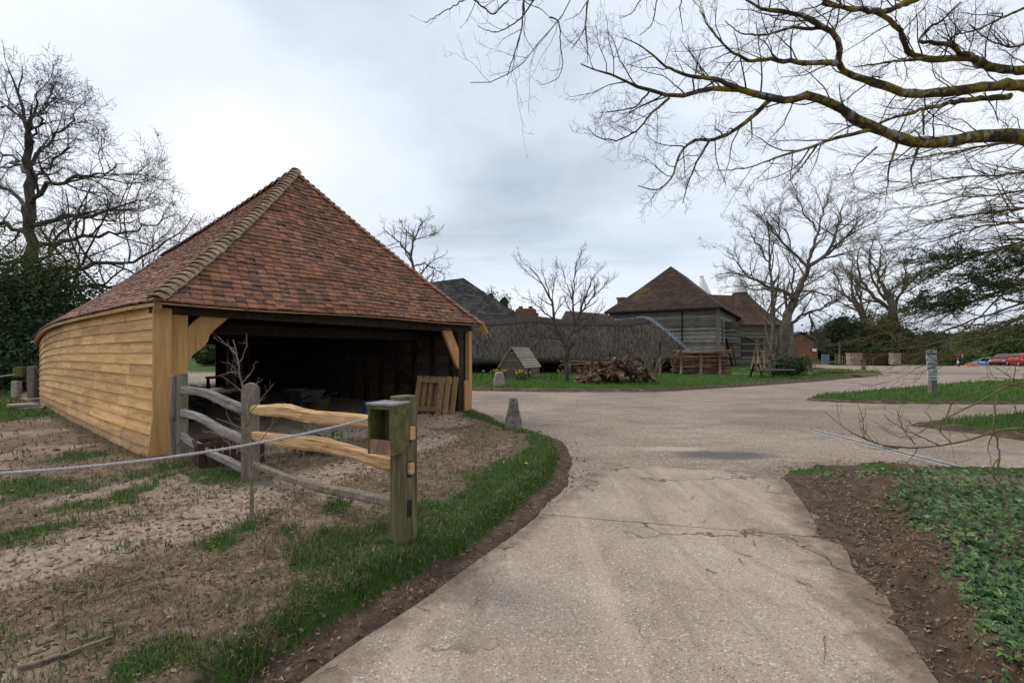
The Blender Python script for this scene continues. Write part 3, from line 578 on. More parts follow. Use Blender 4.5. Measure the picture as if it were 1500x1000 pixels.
# concrete track: slabs with open joints
track = thing('concrete_track', None, None); track['kind'] = 'structure'
lx = [(-2.9, -2.0), (-2.2, 0.0), (-1.55, 1.25), (-1.02, 2.27), (-.51, 3.1), (.27, 4.49), (1.4, 6.67)]
rx = [(0.9, -2.0), (1.35, 0.0), (1.7, 1.25), (2.1, 2.27), (2.45, 3.05), (2.85, 4.05), (3.5, 6.05)]
def edge(pts, y):
    p = np.array(pts); return np.interp(y, p[:, 1], p[:, 0])
joints = [(-2, -2), (0.55, 0.1), (4.55, 3.95), (6.72, 6.1)]
for k in range(3):
    (a0, a1), (b0, b1) = joints[k], joints[k+1]; n = 26; T = np.linspace(0, 1, n); bot = []; 
    g = 0.012
    vl = []; 
    for i, t in enumerate(T):
        yl = (a0+g)+(b0-g-a0-g)*t; yr = (a1+g)+(b1-g-a1-g)*t; xl = edge(lx, yl); xr = edge(rx, yr)
        xl += 0.03*(vnoise(xl, yl, 3.0)-0.5); xr += 0.16*(vnoise(xr, yr, 2.3)-0.5)
        vl.append([(xl+(xr-xl)*u, yl+(yr-yl)*u) for u in np.linspace(0, 1, 7)])
    A = np.array(vl); 
    if k == 2: A[-1, :, 1] += 0.10*(vnoise(A[-1, :, 0], A[-1, :, 1], 2.5)-0.5); 
    top = np.concatenate([A, np.full(A.shape[:2]+(1,), 0.026+0.004*(k == 1))], -1); top[..., 2] += 0.006*(fbm(A[..., 0], A[..., 1], 0.8)-0.5)
    Vt = top.reshape(-1, 3); Vb = Vt.copy(); Vb[:, 2] = -0.10; m7 = 7
    F = [(i*m7+j, i*m7+j+1, (i+1)*m7+j+1, (i+1)*m7+j) for i in range(n-1) for j in range(m7-1)]
    rim = [i*m7 for i in range(n)]+[(n-1)*m7+j for j in range(1, m7)]+[i*m7+m7-1 for i in range(n-2, -1, -1)]+[j for j in range(m7-2, 0, -1)]
    nb_ = len(Vt); F += [(rim[(i+1) % len(rim)], rim[i], rim[i]+nb_, rim[(i+1) % len(rim)]+nb_) for i in range(len(rim))]
    so_ = place('slab', np.vstack([Vt, Vb]), F, M['concrete'], track); ca = so_.data.color_attributes.new('edge', 'FLOAT_COLOR', 'POINT')
    ew = np.tile(np.array([0.85, 0.25, 0.0, 0.0, 0.05, 0.40, 0.95]), n); ew = np.concatenate([ew, ew]); ek = np.ones((len(ew), 4), np.float32); ek[:, 0] = ew
    if k == 2: ek[(n-1)*7:n*7, 0] = 0.9; ek[(n-3)*7:(n-1)*7, 0] = np.maximum(ek[(n-3)*7:(n-1)*7, 0], 0.5)
    ca.data.foreach_set('color', ek.ravel())
# drain channel across the tarmac
dc = thing('drain_channel', 'pale concrete drain channel with dark slot set in the tarmac', 'drain', (6.3, 7.9, 0))
a = np.array([6.27, 9.6, 0.0]); b = np.array([6.33, 6.3, 0.0])
for s in (-0.085, 0.085): MB().beam(a+[s, 0, -0.01], b+[s, 0, -0.01], 0.06, 0.06).build('edge_strip', M['kerb'], dc)
MB().beam(a+[0, 0, -0.02], b+[0, 0, -0.02], 0.108, 0.055).build('slot', M['channel'], dc)

# ---------------------------------------------------------------- open-fronted shed
shed = thing('open_cart_shed', 'open-fronted cart shed with hipped red clay tile roof and new pale oak weatherboarding', 'shed', (-8, 12, 0.1))
WX = np.array(WALLXY); seg = np.hypot(*np.diff(WX, axis=0).T); cum = np.concatenate([[0], np.cumsum(seg)]); LW = cum[-1]
# smooth curve through the wall points
_t = np.linspace(0, 1, 60)
def _cr(vals):
    c = cum/LW; co = np.polyfit(c, vals, 2); return lambda t: np.polyval(co, t)
wxf, wyf = _cr(WX[:, 0]), _cr(WX[:, 1])
zb_f = lambda t: 0.13-0.34*np.clip((np.asarray(t)-0.25)/0.75, 0, 1)**2          # foot of the boarding
zt_f = lambda t: 2.30-0.38*np.clip((np.asarray(t)-0.22)/0.78, 0, 1)**2         # head of the boarding
def wall_pt(t, v, outw=0.0):
    x, y = wxf(t), wyf(t); e = 1e-3; tx, ty = wxf(t+e)-wxf(t-e), wyf(t+e)-wyf(t-e); l = np.hypot(tx, ty); nx, ny = ty/l, -tx/l
    if nx*(-0.6)+ny*(-0.8) < 0: nx, ny = -nx, -ny
    z = zb_f(t)+(zt_f(t)-zb_f(t))*v; fl = 0.07*max(0.0, 0.28-v)/0.28*sstep((0.5-t)/0.5)
    return np.array([x+nx*(outw+fl), y+ny*(outw+fl), z])
# backing and the lapped boards, each board its own piece
wall = MB(); NS = 30
for i in range(NS):
    a, b = i/NS, (i+1)/NS
    q4 = [wall_pt(a, 0, -0.03), wall_pt(b, 0, -0.03), wall_pt(b, 1.03, -0.03), wall_pt(a, 1.03, -0.03)]
    wall.prism(q4, np.array([0.036, 0.048, 0]))
wallo = wall.build('side_wall', M['dark_beam'], shed)
NB_ = 13; rb = np.random.default_rng(21)
def board(t0, t1, k):
    n = max(3, int((t1-t0)*28)); V = []; ex = 1.0/NB_; wv = rb.normal(0, 0.010); wv2 = rb.normal(0, 0.010); ph = rb.random()*6
    for i in range(n+1):
        t = t0+(t1-t0)*i/n; wz = (wv+(wv2-wv)*i/n+0.008*math.sin(ph+9*t))*ex*3*0.5
        lo, hi = k*ex+wz, (k+1)*ex+0.028
        V += [wall_pt(t, lo, 0.042), wall_pt(t, lo, 0.014), wall_pt(t, hi, 0.001), wall_pt(t, hi, 0.012)]
    F = []
    for i in range(n):
        for j in range(4): F.append((i*4+j, i*4+(j+1) % 4, (i+1)*4+(j+1) % 4, (i+1)*4+j))
    F = [f[::-1] for f in F]; F += [(0, 1, 2, 3), (n*4+3, n*4+2, n*4+1, n*4)]
    V = np.array(V); o = V.mean(0); X = unit(V[-4]-V[0]); Z = np.array([0, 0, 1.0]); Y = np.cross(Z, X)
    Rm = np.stack([X, Y, np.cross(X, Y)], 0); L = (V-o)@Rm.T
    me = bpy.data.meshes.new('board'); me.from_pydata([tuple(p) for p in L], [], F); setmats(me, M['oak']); me.update()
    ob = link('board', me, wallo, o); ob.rotation_euler = Matrix(Rm.T.tolist()).to_euler()
for k in range(NB_):
    cuts = [0.0]; t = 0.0
    while t < 0.97:
        t += (0.05+0.12*rb.random())*(0.9+t*0.9); cuts.append(t)
    cuts = [c for c in cuts if c < 0.94]+[1.0]
    for a, b in zip(cuts[:-1], cuts[1:]): board(a+0.0004, b-0.0004, k)
MB_ = MB
# plinth of brick under the far part
pl = MB()
for i in range(14):
    a, b = 0.12+i*0.88/14, 0.12+(i+1)*0.88/14
    p0, p1 = wall_pt(a, 0, -0.02), wall_pt(b, 0, -0.02)
    pl.prism([p0-[0, 0, 0.4], p1-[0, 0, 0.4], p1-[0, 0, 0.0], p0-[0, 0, 0.0]], (0.02, 0.03, 0))
pl.build('plinth', M['brick'], shed)

def f3(t, z, nout=0.0): return np.array([*(WL+Uf*t+Nf*nout), z])
WFR = float(np.linalg.norm(WR-WL))
# roof outline
C_L = np.array([*(WL+Nf*0.24+np.array([-.6, -.8])*0.06), 2.36]); C_R = np.array([*(WR+Nf*0.24+Uf*0.12), 2.36])
APEX = np.array([-5.02, 10.56, 5.78]); RIDGE_E = np.array([-12.9, 16.75, 5.10])
BR = np.array([*(WR+Bk*15.6), 2.1]); C_BR = BR+np.array([*(Uf*0.15+Bk*0.2), 0])
def eave(t):
    p = wall_pt(float(t), 1.0, 0.13); p[2] = 2.36-0.36*max(0.0, (t-0.22)/0.78)**2; return p
C_BL = eave(1.0)+np.array([*(Bk*0.15), -0.02]); 
def eave2(t):                                             # blends into the hip corners
    p = eave(t); k = sstep(1-t/0.06); k2 = sstep((t-0.95)/0.05); p = p*(1-k)+C_L*k if k > 0 else p
    return p*(1-k2)+C_BL*k2
def ridge(t):
    p = APEX+(RIDGE_E-APEX)*t; p = p.copy(); p[2] -= 0.05*math.sin(math.pi*t); return p
def S_left(u, v):
    v2 = v-0.035*math.sin(math.pi*min(1, v))*1.0; p = eave2(u)*(1-v)+ridge(u)*v; p[2] -= 0.10*math.sin(math.pi*v)+0.02*math.sin(7*u+3*v); return p
def S_front(u, v):
    a = C_L*(1-v)+APEX*v; b = C_R*(1-v)+APEX*v; p = a+(b-a)*u; p[2] -= 0.09*math.sin(math.pi*v)+0.015*math.sin(9*u+4*v); return p
def S_right(u, v):
    a = C_R*(1-u)+C_BR*u; p = a*(1-v)+ridge(u)*v; return p
# deck under the tiles (one closed shell of boards)
def sheet(S, nu, nv, mb, drop, v1=1.0):
    P = [[S(i/nu, v1*j/nv)-np.array([0, 0, drop]) for j in range(nv+1)] for i in range(nu+1)]
    base = len(mb.v); mb.v += [tuple(map(float, p)) for r_ in P for p in r_]
    for i in range(nu):
        for j in range(nv): mb.f.append((base+i*(nv+1)+j, base+(i+1)*(nv+1)+j, base+(i+1)*(nv+1)+j+1, base+i*(nv+1)+j+1)); mb.mi.append(0)
dk = MB(); sheet(S_left, 40, 8, dk, 0.045); sheet(S_front, 16, 8, dk, 0.045); sheet(S_right, 12, 6, dk, 0.02)
bb = len(dk.v); dk.v += [tuple(C_BR-[0, 0, .03]), tuple(C_BL-[0, 0, .03]), tuple(RIDGE_E-[0, 0, .03])]; dk.f.append((bb, bb+1, bb+2)); dk.mi.append(0)
roof = dk.build('roof', M['dark_beam'], shed)
# tiles
TW, TL, TT, GA = 0.150, 0.21, 0.026, 0.112
tv = []
for zz in (0.0, -TT):
    for yy in (0.0, TL):
        for xx, cz in ((-TW/2+0.003, 0.0), (0, 0.006), (TW/2-0.003, 0.0)): tv.append((xx, yy, zz+cz))
TV = np.array(tv)
TF = np.array([(0, 1, 4, 3), (1, 2, 5, 4), (7, 6, 9, 10), (8, 7, 10, 11), (0, 6, 7, 1), (1, 7, 8, 2), (0, 3, 9, 6), (2, 8, 11, 5)])
def tile_frames(S, rows, seed, lo=0.0, hi=1.0):
    r_ = np.random.default_rng(seed); fr = []; ps = []
    for k in range(rows):
        v = k/rows; a, b = S(0.0, v), S(1.0, v); 
        nn = 24; pts = np.array([S(i/nn, v) for i in range(nn+1)]); up = np.array([S(i/nn, min(1, v+0.5/rows)) for i in range(nn+1)])
        d = np.concatenate([[0], np.cumsum(np.linalg.norm(np.diff(pts, axis=0), axis=1))]); L = d[-1]
        s = (0.5 if k % 2 else 0.0)*TW+TW*0.25
        while s < L-TW*0.2:
            ss = s+r_.normal(0, 0.004)
            p = np.array([np.interp(ss, d, pts[:, c]) for c in range(3)]); q_ = np.array([np.interp(ss, d, up[:, c]) for c in range(3)])
            e = 0.12; p2 = np.array([np.interp(min(L, ss+e), d, pts[:, c]) for c in range(3)]); p1 = np.array([np.interp(max(0, ss-e), d, pts[:, c]) for c in range(3)])
            X = unit(p2-p1); Y = q_-p; Y = unit(Y-X*(Y@X)); Z = np.cross(X, Y)
            if Z[2] < 0: X = -X; Z = -Z
            tl = -0.19+r_.normal(0, 0.028); Y2 = unit(Y+Z*tl); Z2 = np.cross(X, Y2); rot = r_.normal(0, 0.02)
            X3 = X*math.cos(rot)+Y2*math.sin(rot); Y3 = -X*math.sin(rot)+Y2*math.cos(rot)
            fr.append(np.stack([X3, Y3, Z2], 1)); ps.append(p+Z*(0.026+0.022*float(vnoise(np.array(ss), np.array(k*0.35), 1.3))+r_.normal(0, 0.004))+Y*0.022*(float(vnoise(np.array(ss), np.array(k*0.9), 0.9, 5))-.5)-Y*0.02+Y*r_.normal(0, 0.006)); s += TW
    return np.array(fr), np.array(ps)
def inst(BV, BF, fr, ps, sc=None):
    B = BV[None] if sc is None else BV[None]*sc[:, None, :]
    V = np.einsum('nij,nkj->nki', fr, np.broadcast_to(B, (len(ps),)+BV.shape))+ps[:, None, :]
    F = BF[None]+(np.arange(len(ps))*len(BV))[:, None, None]
    return V.reshape(-1, 3), F.reshape(-1, BF.shape[1])
ff, fp = tile_frames(S_front, 38, 5); lf, lp = tile_frames(S_left, 44, 6)
order = np.argsort(np.linalg.norm(fp-np.array([0, 0, EYE]), axis=1)); near = order[:290]; rest = order[290:]
tile_me = mesh_np('roof_tile', TV, TF, M['tile'])
for i in near:
    o = link('roof_tile', tile_me, roof, fp[i]); o.rotation_euler = Matrix(ff[i].tolist()).to_euler()
V, F = inst(TV, TF, ff[rest], fp[rest]); tag(place('tile_field', V, F, M['tile'], roof), 'red brown clay tiles of the front hip slope', kind='stuff')
V, F = inst(TV, TF, lf, lp); tag(place('tile_field', V, F, M['tile_graze_lit'], roof), 'red brown clay tiles of the long side slope', kind='stuff')
# hip and ridge tiles
def bonnet_mesh(name, w_, l_, h_, mat, n=8):
    V = []
    for (y, sc, dz) in ((0.0, 1.0, 0.0), (l_, 0.86, -0.025)):
        for lay in (0, 0.016):
            for i in range(n+1):
                a = math.pi*(0.06+0.88*i/n); V.append(((w_-lay)*sc*math.cos(a), y, (h_-lay)*sc*math.sin(a)+dz))
    m_ = n+1; F = []
    for i in range(n):
        F.append((i, i+1, 2*m_+i+1, 2*m_+i)); F.append((m_+i+1, m_+i, 3*m_+i, 3*m_+i+1)); F.append((i+1, i, m_+i, m_+i+1)); F.append((2*m_+i, 2*m_+i+1, 3*m_+i+1, 3*m_+i))
    return mesh_np(name, np.array(V), np.array(F), mat, True)
def run_bonnets(a_f, n, me, name, lift, rs):
    r_ = np.random.default_rng(rs)
    for k in range(n):
        p = a_f(k/n); q_ = a_f((k+1)/n); Y = unit(q_-p); X = unit(np.cross(Y, (0, 0, 1))); Z = np.cross(X, Y)
        a_ = r_.normal(0, 0.05); X2 = X*math.cos(a_)+Z*math.sin(a_); Z2 = np.cross(X2, Y)
        tl = 0.06+r_.normal(0, 0.02); Y2 = unit(Y-Z2*tl); Z3 = np.cross(X2, Y2)
        o = link(name, me, roof, p+Z*lift-Y*0.03); o.rotation_euler = Matrix(np.stack([X2, Y2, Z3], 1).tolist()).to_euler()
run_bonnets(lambda t: S_front(0, t), 40, bonnet_mesh('hip_tile', 0.135, 0.20, 0.105, M['bonnet']), 'hip_tile', 0.01, 1)
run_bonnets(lambda t: S_front(1, t), 38, bonnet_mesh('hip_tile', 0.12, 0.21, 0.085, M['bonnet_red']), 'hip_tile', 0.0, 2)
run_bonnets(lambda t: ridge(t), 30, bonnet_mesh('ridge_tile', 0.14, 0.36, 0.12, M['bonnet']), 'ridge_tile', 0.01, 3)
run_bonnets(lambda t: C_BL*(1-t)+RIDGE_E*t, 30, bonnet_mesh('hip_tile', 0.13, 0.24, 0.10, M['bonnet']), 'hip_tile', -0.02, 4)
# eave laths and rafter feet
lt = MB(); n = 24
for i in range(n): lt.beam(S_front(i/n, 0)-[0, 0, .035], S_front((i+1)/n, 0)-[0, 0, .035], 0.05, 0.022)
lt.build('eave_lath', M['pallet'], roof)
lt = MB(); n = 40
for i in range(n): lt.beam(S_left(i/n, 0)-[0, 0, .05], S_left((i+1)/n, 0)-[0, 0, .05], 0.03, 0.05)
lt.build('eave_lath', M['oak_post'], roof)
for i in range(26):
    t = 0.045+0.93*(i/25)**1.15; a = eave2(t)-np.array([0, 0, 0.075]); b = S_left(t, 0.085)-np.array([0, 0, 0.10])
    MB().beam(a, b, 0.05, 0.05).build('rafter_foot', M['oak_post'], roof)
o = MB().beam(C_R+[*(Uf*0.02), 0.02], C_R+[*(Uf*0.12-Nf*-0.1), -0.26], 0.16, 0.03, (Uf[0], Uf[1], 0)).build('verge_board', M['oak_post'], roof)
MB().beam(C_L+[*(-Nf*0.30+Uf*.06), 0.03], C_L+[*(Nf*0.03), -0.085], 0.085, 0.10).build('hip_rafter_foot', M['pallet'], roof)
# frame: corner posts, braces, plates
AX = (np.array([*Uf, 0]), np.array([*Nf, 0]), np.array([0, 0, 1.0]))
MB().prism([f3(-0.13, 0.10, -0.015), f3(0.165, 0.10, -0.015), f3(0.165, 2.28, -0.015), f3(-0.055, 2.28, -0.015), f3(-0.06, 0.75, -0.015)], np.array([*(Nf*0.05), 0])).build('corner_board', M['oak_post'], shed, bevel=0.004)
MB().box(f3(0.27, 1.24, -0.16), (0.24, 0.22, 2.26), AX).build('corner_post', M['oak_post'], shed, bevel=0.008)
MB().box(f3(WFR-0.28, 1.20, -0.13), (0.18, 0.2, 2.1), AX).build('corner_post', M['dark_beam'], shed, bevel=0.008)
MB().box(f3(WFR-0.02, 1.14, -0.02), (0.11, 0.14, 2.06), AX).build('corner_board', M['oak_post'], shed, bevel=0.006)
MB().box(f3(WFR-0.15, 0.53, 0.02), (0.16, 0.05, 0.80), AX).build('post_guard', M['oak_post'], shed, bevel=0.006)
def fpoly(pts, nout, th): return [f3(t, z, nout) for t, z in pts], np.array([*(Nf*th), 0])
MB().prism(*fpoly([(0.30, 1.45), (0.40, 1.47), (0.46, 1.60), (0.58, 1.70), (0.66, 1.80), (0.69, 1.92), (0.78, 2.02), (0.96, 2.20), (0.96, 2.25), (0.62, 2.26), (0.46, 2.09), (0.30, 1.90)][::-1], -0.17, 0.09)).build('brace', M['oak_post'], shed, bevel=0.006)
MB().prism(*fpoly([(WFR-0.95, 2.24), (WFR-0.66, 2.24), (WFR-0.37, 1.72), (WFR-0.37, 1.22), (WFR-0.45, 1.30)], -0.10, 0.08)).build('brace', M['oak_post'], shed, bevel=0.006)
MB().beam(f3(-0.05, 2.30, -0.12), f3(WFR+0.1, 2.24, -0.12), 0.2, 0.20).build('wall_plate', M['dark_beam'], shed, bevel=0.01)
MB().beam(f3(0.3, 2.07, -1.4), f3(WFR-0.2, 2.05, -1.4), 0.2, 0.2).build('tie_beam', M['dark_beam'], shed, bevel=0.01)
for q_ in (5.0, 9.5): MB().beam(f3(0.1, 2.15, -q_), f3(WFR-0.1, 2.12, -q_), 0.2, 0.24).build('tie_beam', M['dark_beam'], shed)
MB().beam(f3(WFR-0.1, 2.2, -0.2), [*(WR+Bk*15.5-Uf*.1), 2.0], 0.2, 0.2).build('wall_plate', M['dark_beam'], shed)
# right-hand long wall: boards outside, studs showing inside
rw = MB(); rw.beam([*(WR-Uf*0.0), 1.12], [*(WR+Bk*15.6), 1.05], 0.03, 2.1); rwo = rw.build('long_wall', M['dark_beam'], shed)
for k in range(10):
    for j in range(6):
        a, b = j*2.6, min(15.5, (j+1)*2.6-0.01); z = 0.22+k*0.205
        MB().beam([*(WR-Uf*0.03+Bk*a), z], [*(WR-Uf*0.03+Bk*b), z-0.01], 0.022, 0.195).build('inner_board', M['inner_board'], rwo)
for k in range(20):
    MB().box([*(WR-Uf*0.10+Bk*(0.55+k*0.75)), 1.1], (0.10, 0.11, 2.1), AX).build('stud', M['dark_beam'], rwo)
MB().beam([*(WR-Uf*0.16+Bk*1.9), 0.6], [*(WR-Uf*0.16+Bk*4.1), 2.1], 0.06, 0.14).build('brace', M['dark_beam'], rwo)
# rear wall with an open bay
BLc = np.array([wxf(1.0), wyf(1.0)]); BRc = WR+Bk*15.6; bw = BRc-BLc; bl = np.linalg.norm(bw); bu = bw/bl
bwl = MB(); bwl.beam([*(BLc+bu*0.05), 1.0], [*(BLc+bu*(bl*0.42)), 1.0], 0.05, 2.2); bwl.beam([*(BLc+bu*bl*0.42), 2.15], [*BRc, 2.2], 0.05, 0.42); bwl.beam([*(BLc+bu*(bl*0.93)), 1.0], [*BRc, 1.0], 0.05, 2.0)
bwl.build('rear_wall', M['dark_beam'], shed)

# ---------------------------------------------------------------- things in and around the shed
def pallet(name, label, loc, u, lean, group):
    t = thing(name, label, 'pallet', loc, group); u = np.array([*u, 0.0]); nrm = np.array([u[1], -u[0], 0]); up = unit(np.array([0, 0, 1.0])*math.cos(lean)-nrm*math.sin(lean)); X = u; Z = np.cross(X, up)
    o = np.array(loc, float)+[0, 0, 0.01]
    for k, s in enumerate((-0.31, 0.31)): MB().box(o+X*s+up*0.45, (0.11, 0.9, 0.035), (X, up, Z)).build('slat', M['pallet'], t)
    for k, s in enumerate((0.12, 0.80)): MB().box(o+up*s-Z*0.045, (0.72, 0.10, 0.05), (X, up, Z)).build('bearer', M['pallet'], t)
    for k, s in enumerate((-0.30, -0.02, 0.30)): MB().box(o+X*s+up*0.45-Z*0.09, (0.08, 0.9, 0.02), (X, up, Z)).build('slat', M['pallet'], t)
pu = unit(np.array([0.78, -0.30]))
for k, (lab, off) in enumerate((('wooden pallet leaning outermost of three inside the open shed', 0.0), ('wooden pallet leaning between two others inside the open shed', 0.2), ('wooden pallet leaning rearmost of three against the shed wall', 0.4))):
    c = np.array([-2.02, 10.7])+np.array([0.72, 0.55])*off; pallet('wooden_pallet', lab, (c[0], c[1], gz(*c)), pu, R(14), 'pallets leaning inside the shed')
# wheelbarrow
def wheelbarrow(loc, rot, label):
    t = thing('wheelbarrow', label, 'wheelbarrow', loc); t.rotation_euler = (0, 0, rot); L = wloc(t); 
    m = MB(); P0 = [(-.3, -.45, .62), (.3, -.45, .62), (.3, .42, .62), (-.3, .42, .62)]; P1 = [(-.2, -.25, .34), (.2, -.25, .34), (.2, .22, .34), (-.2, .22, .34)]
    m.add([np.array(p)+L for p in P0+P1], [(0, 1, 5, 4), (1, 2, 6, 5), (2, 3, 7, 6), (3, 0, 4, 7), (7, 6, 5, 4)]); m.build('tray', pmats['grey_metal'], t)
    for s in (-1, 1):
        MB().tube([np.array(p)+L for p in ((s*.12, .62, .2), (s*.2, 0, .33), (s*.26, -.95, .58))], 0.018, 6).build('handle', pmats['dark_metal'], t)
        MB().tube([np.array(p)+L for p in ((s*.22, -.3, .33), (s*.22, -.42, 0.0))], 0.015, 6).build('leg', pmats['dark_metal'], t)
    w_ = MB(); n = 16; ring = [np.array([0, .62+.2*math.cos(2*math.pi*i/n), .2+.2*math.sin(2*math.pi*i/n)])+L for i in range(n+1)]; w_.tube(ring, 0.035, 6, False); w_.build('wheel', M['black'], t)
pmats = {'grey_metal': pm('dull_galvanised_metal', [(0.3, (0.03, 0.034, 0.038)), (0.7, (0.07, 0.075, 0.08))], 5, 4, 0.5, 0.1, 0.005, spec=0.5),
         'dark_metal': pm('dark_painted_metal', [(0.3, (0.03, 0.03, 0.035)), (0.7, (0.06, 0.06, 0.065))], 5, 4, 0.5, 0),
         'red_metal': pm('red_painted_metal', [(0.3, (0.07, 0.014, 0.011)), (0.7, (0.14, 0.028, 0.02))], 5, 4, 0.6, 0),
         'blue_plastic': pm('blue_plastic', [(0.3, (0.04, 0.09, 0.16)), (0.7, (0.07, 0.14, 0.23))], 3, 3, 0.5, 0),
         'rust': pm('rusty_red_mesh', [(0.3, (0.04, 0.02, 0.016)), (0.7, (0.085, 0.042, 0.034))], 8, 4, 0.8, 0.2, 0.005),
         'yellow': pm('dull_yellow_plastic', [(0.3, (0.10, 0.062, 0.012)), (0.7, (0.15, 0.095, 0.018))], 4, 3, 0.6, 0)}
c = WL+Uf*3.4+Bk*2.4; wheelbarrow((c[0], c[1], gz(*c)), 0.9, 'grey metal wheelbarrow standing just inside the open shed')
c = WL+Uf*0.95+Bk*3.4; wheelbarrow((c[0], c[1], gz(*c)), -0.5, 'dark wheelbarrow deep inside the shed near its open rear bay')
# workbench with jars, near the open rear bay
c = WL+Uf*1.5+Bk*7.2; zt = gz(*c); t = thing('workbench', 'rough wooden workbench inside the shed before the open rear bay', 'workbench', (c[0], c[1], zt))
MB().box([c[0], c[1], zt+0.82], (1.7, 0.7, 0.06), AX).build('top', M['grey_post'], t)
for sx in (-.75, .75):
    for sy in (-.28, .28): MB().box([*(c+Uf*sx+Nf*sy), zt+0.40], (0.09, 0.09, 0.80), AX).build('leg', M['grey_post'], t)
for k, (sx, mat, lab) in enumerate(((-0.1, 'white', 'small white jar standing on the workbench in the shed'), (0.12, 'pale_stone', 'small buff jar standing on the workbench in the shed'), (0.35, None, 'red tin standing on the workbench in the shed'))):
    p = c+Uf*sx; o = MB().lathe([p[0], p[1], zt+0.85], [(0.055, 0), (0.06, 0.02), (0.06, 0.13), (0.045, 0.15), (0.045, 0.17)], 12).build('jar', pmats['red_metal'] if mat is None else M[mat], None, True); tag(o, lab, 'jar', 'jars on the workbench')
# blue crate, yellow tub, red trestle
def crate(name, c2, z, sz, mat, label, ang, slats=5):
    t = thing(name, label, 'crate', (c2[0], c2[1], z)); ux = np.array([math.cos(ang), math.sin(ang), 0]); uy = np.array([-ux[1], ux[0], 0]); uz = np.array([0, 0, 1.0]); o = np.array([c2[0], c2[1], z])
    MB().box(o+uz*0.015, (sz[0], sz[1], 0.03), (ux, uy, uz)).build('base', mat, t)
    for s in (-1, 1):
        m = MB()
        for k in range(slats): m.box(o+uy*s*(sz[1]/2-0.012)+ux*(-sz[0]/2+sz[0]*(k+0.5)/slats)+uz*(sz[2]/2+.03), (sz[0]/slats*0.62, 0.018, sz[2]), (ux, uy, uz))
        m.box(o+uy*s*(sz[1]/2)+uz*(sz[2]+0.02), (sz[0], 0.03, 0.05), (ux, uy, uz)); m.build('side', mat, t)
        m = MB()
        for k in range(4): m.box(o+ux*s*(sz[0]/2-0.012)+uy*(-sz[1]/2+sz[1]*(k+0.5)/4)+uz*(sz[2]/2+.03), (0.018, sz[1]/4*0.62, sz[2]), (ux, uy, uz))
        m.box(o+ux*s*(sz[0]/2)+uz*(sz[2]+0.02), (0.03, sz[1], 0.05), (ux, uy, uz)); m.build('end', mat, t)
c = WL+Uf*4.5+Bk*1.2; crate('plastic_crate', c, gz(*c), (0.5, 0.36, 0.28), pmats['blue_plastic'], 'blue plastic crate on the shed floor behind the thick post', 0.6)
c = np.array([-3.75, 6.05]); crate('mesh_crate', c, gz(*c), (0.75, 0.4, 0.30), pmats['rust'], 'rusty red slatted crate on the ground behind the grey fence rails', 0.75, 9)
c = WL+Uf*3.85+Bk*2.6; z = gz(*c); o = MB().lathe([c[0], c[1], z], [(0.2, 0), (0.24, 0.02), (0.28, 0.34), (0.30, 0.36), (0.27, 0.36), (0.22, 0.06)], 14).build('tub', pmats['yellow'], None, True); tag(o, 'dull yellow plastic tub on the dark shed floor', 'tub')
c = WL+Uf*2.6+Bk*4.6; z = gz(*c); t = thing('trestle', 'red metal trestle standing in the dark of the shed', 'trestle', (c[0], c[1], z))
MB().beam([*(c-Uf*.5), z+.85], [*(c+Uf*.5), z+.85], .06, .06).build('rail', pmats['red_metal'], t)
for sx in (-.45, .45):
    for sy in (-.22, .22): MB().beam([*(c+Uf*sx), z+.85], [*(c+Uf*sx+Nf*sy), z], .04, .04, (1, 0, 0)).build('leg', pmats['red_metal'], t)

# ---------------------------------------------------------------- post and rail fence
def wavy_rail(a, b, w_, h_, mat, name, parent, seed, kinks=()):
    r_ = np.random.default_rng(seed); a = np.asarray(a, float); b = np.asarray(b, float); n = 22; X = unit(b-a); Y = unit(np.cross((0, 0, 1), X)); Z = np.cross(X, Y); L = np.linalg.norm(b-a)
    V = []; ph = r_.random(4)*6
    for i in range(n+1):
        t = i/n; off = sum(am*math.exp(-((t-c_)/wd)**2) for c_, wd, am in kinks)
        end = min(1, 0.72+0.28*min(t, 1-t)/0.06)
        hh = h_*end*(1+0.10*math.sin(ph[0]+7*t)+0.05*math.sin(ph[1]+17*t)); ww = w_*end*(1+0.12*math.sin(ph[2]+5*t))
        cz = off+0.010*math.sin(ph[3]+6*t)
        for (sy, sz) in ((-.5, -.32), (-.28, -.5), (.28, -.5), (.5, -.32), (.5, .3), (.2, .5), (-.2, .52), (-.5, .3)):
            V.append((L*(t-0.5), sy*ww+r_.normal(0, 0.0025), sz*hh+cz+r_.normal(0, 0.0025)))
    F = [(i*8+j, i*8+(j+1) % 8, (i+1)*8+(j+1) % 8, (i+1)*8+j) for i in range(n) for j in range(8)]
    F = [f[::-1] for f in F]+[tuple(range(8)), tuple(n*8+j for j in range(7, -1, -1))]
    me = bpy.data.meshes.new(name); me.from_pydata(V, [], F); setmats(me, mat); me.update()
    o = link(name, me, parent, (a+b)/2); o.rotation_euler = Matrix(np.stack([X, Y, Z], 1).tolist()).to_euler(); return o
fence = thing('post_and_rail_fence', 'post and rail fence of grey and fresh cleft oak rails before the open shed', 'fence', (-2.9, 5.1, 0.15))
p1 = np.array([-4.60, 6.28]); p2 = np.array([-2.95, 5.12]); p3 = np.array([-0.84, 3.53])
F12 = unit(p2-p1); F23 = unit(p3-p2)
def fax(f): return (np.array([*f, 0]), np.array([-f[1], f[0], 0]), np.array([0, 0, 1.0]))
# worn end post: two cheeks with a groove
m = MB(); m.box([*(p1+[-0.03, 0.0]), 0.72], (0.10, 0.16, 1.22), fax(F12), 0.94); m.box([*(p1+F12*0.09+[0, 0.02]), 0.73], (0.09, 0.13, 1.26), fax(F12), 0.88); m.build('post', M['grey_post'], fence, bevel=0.015)
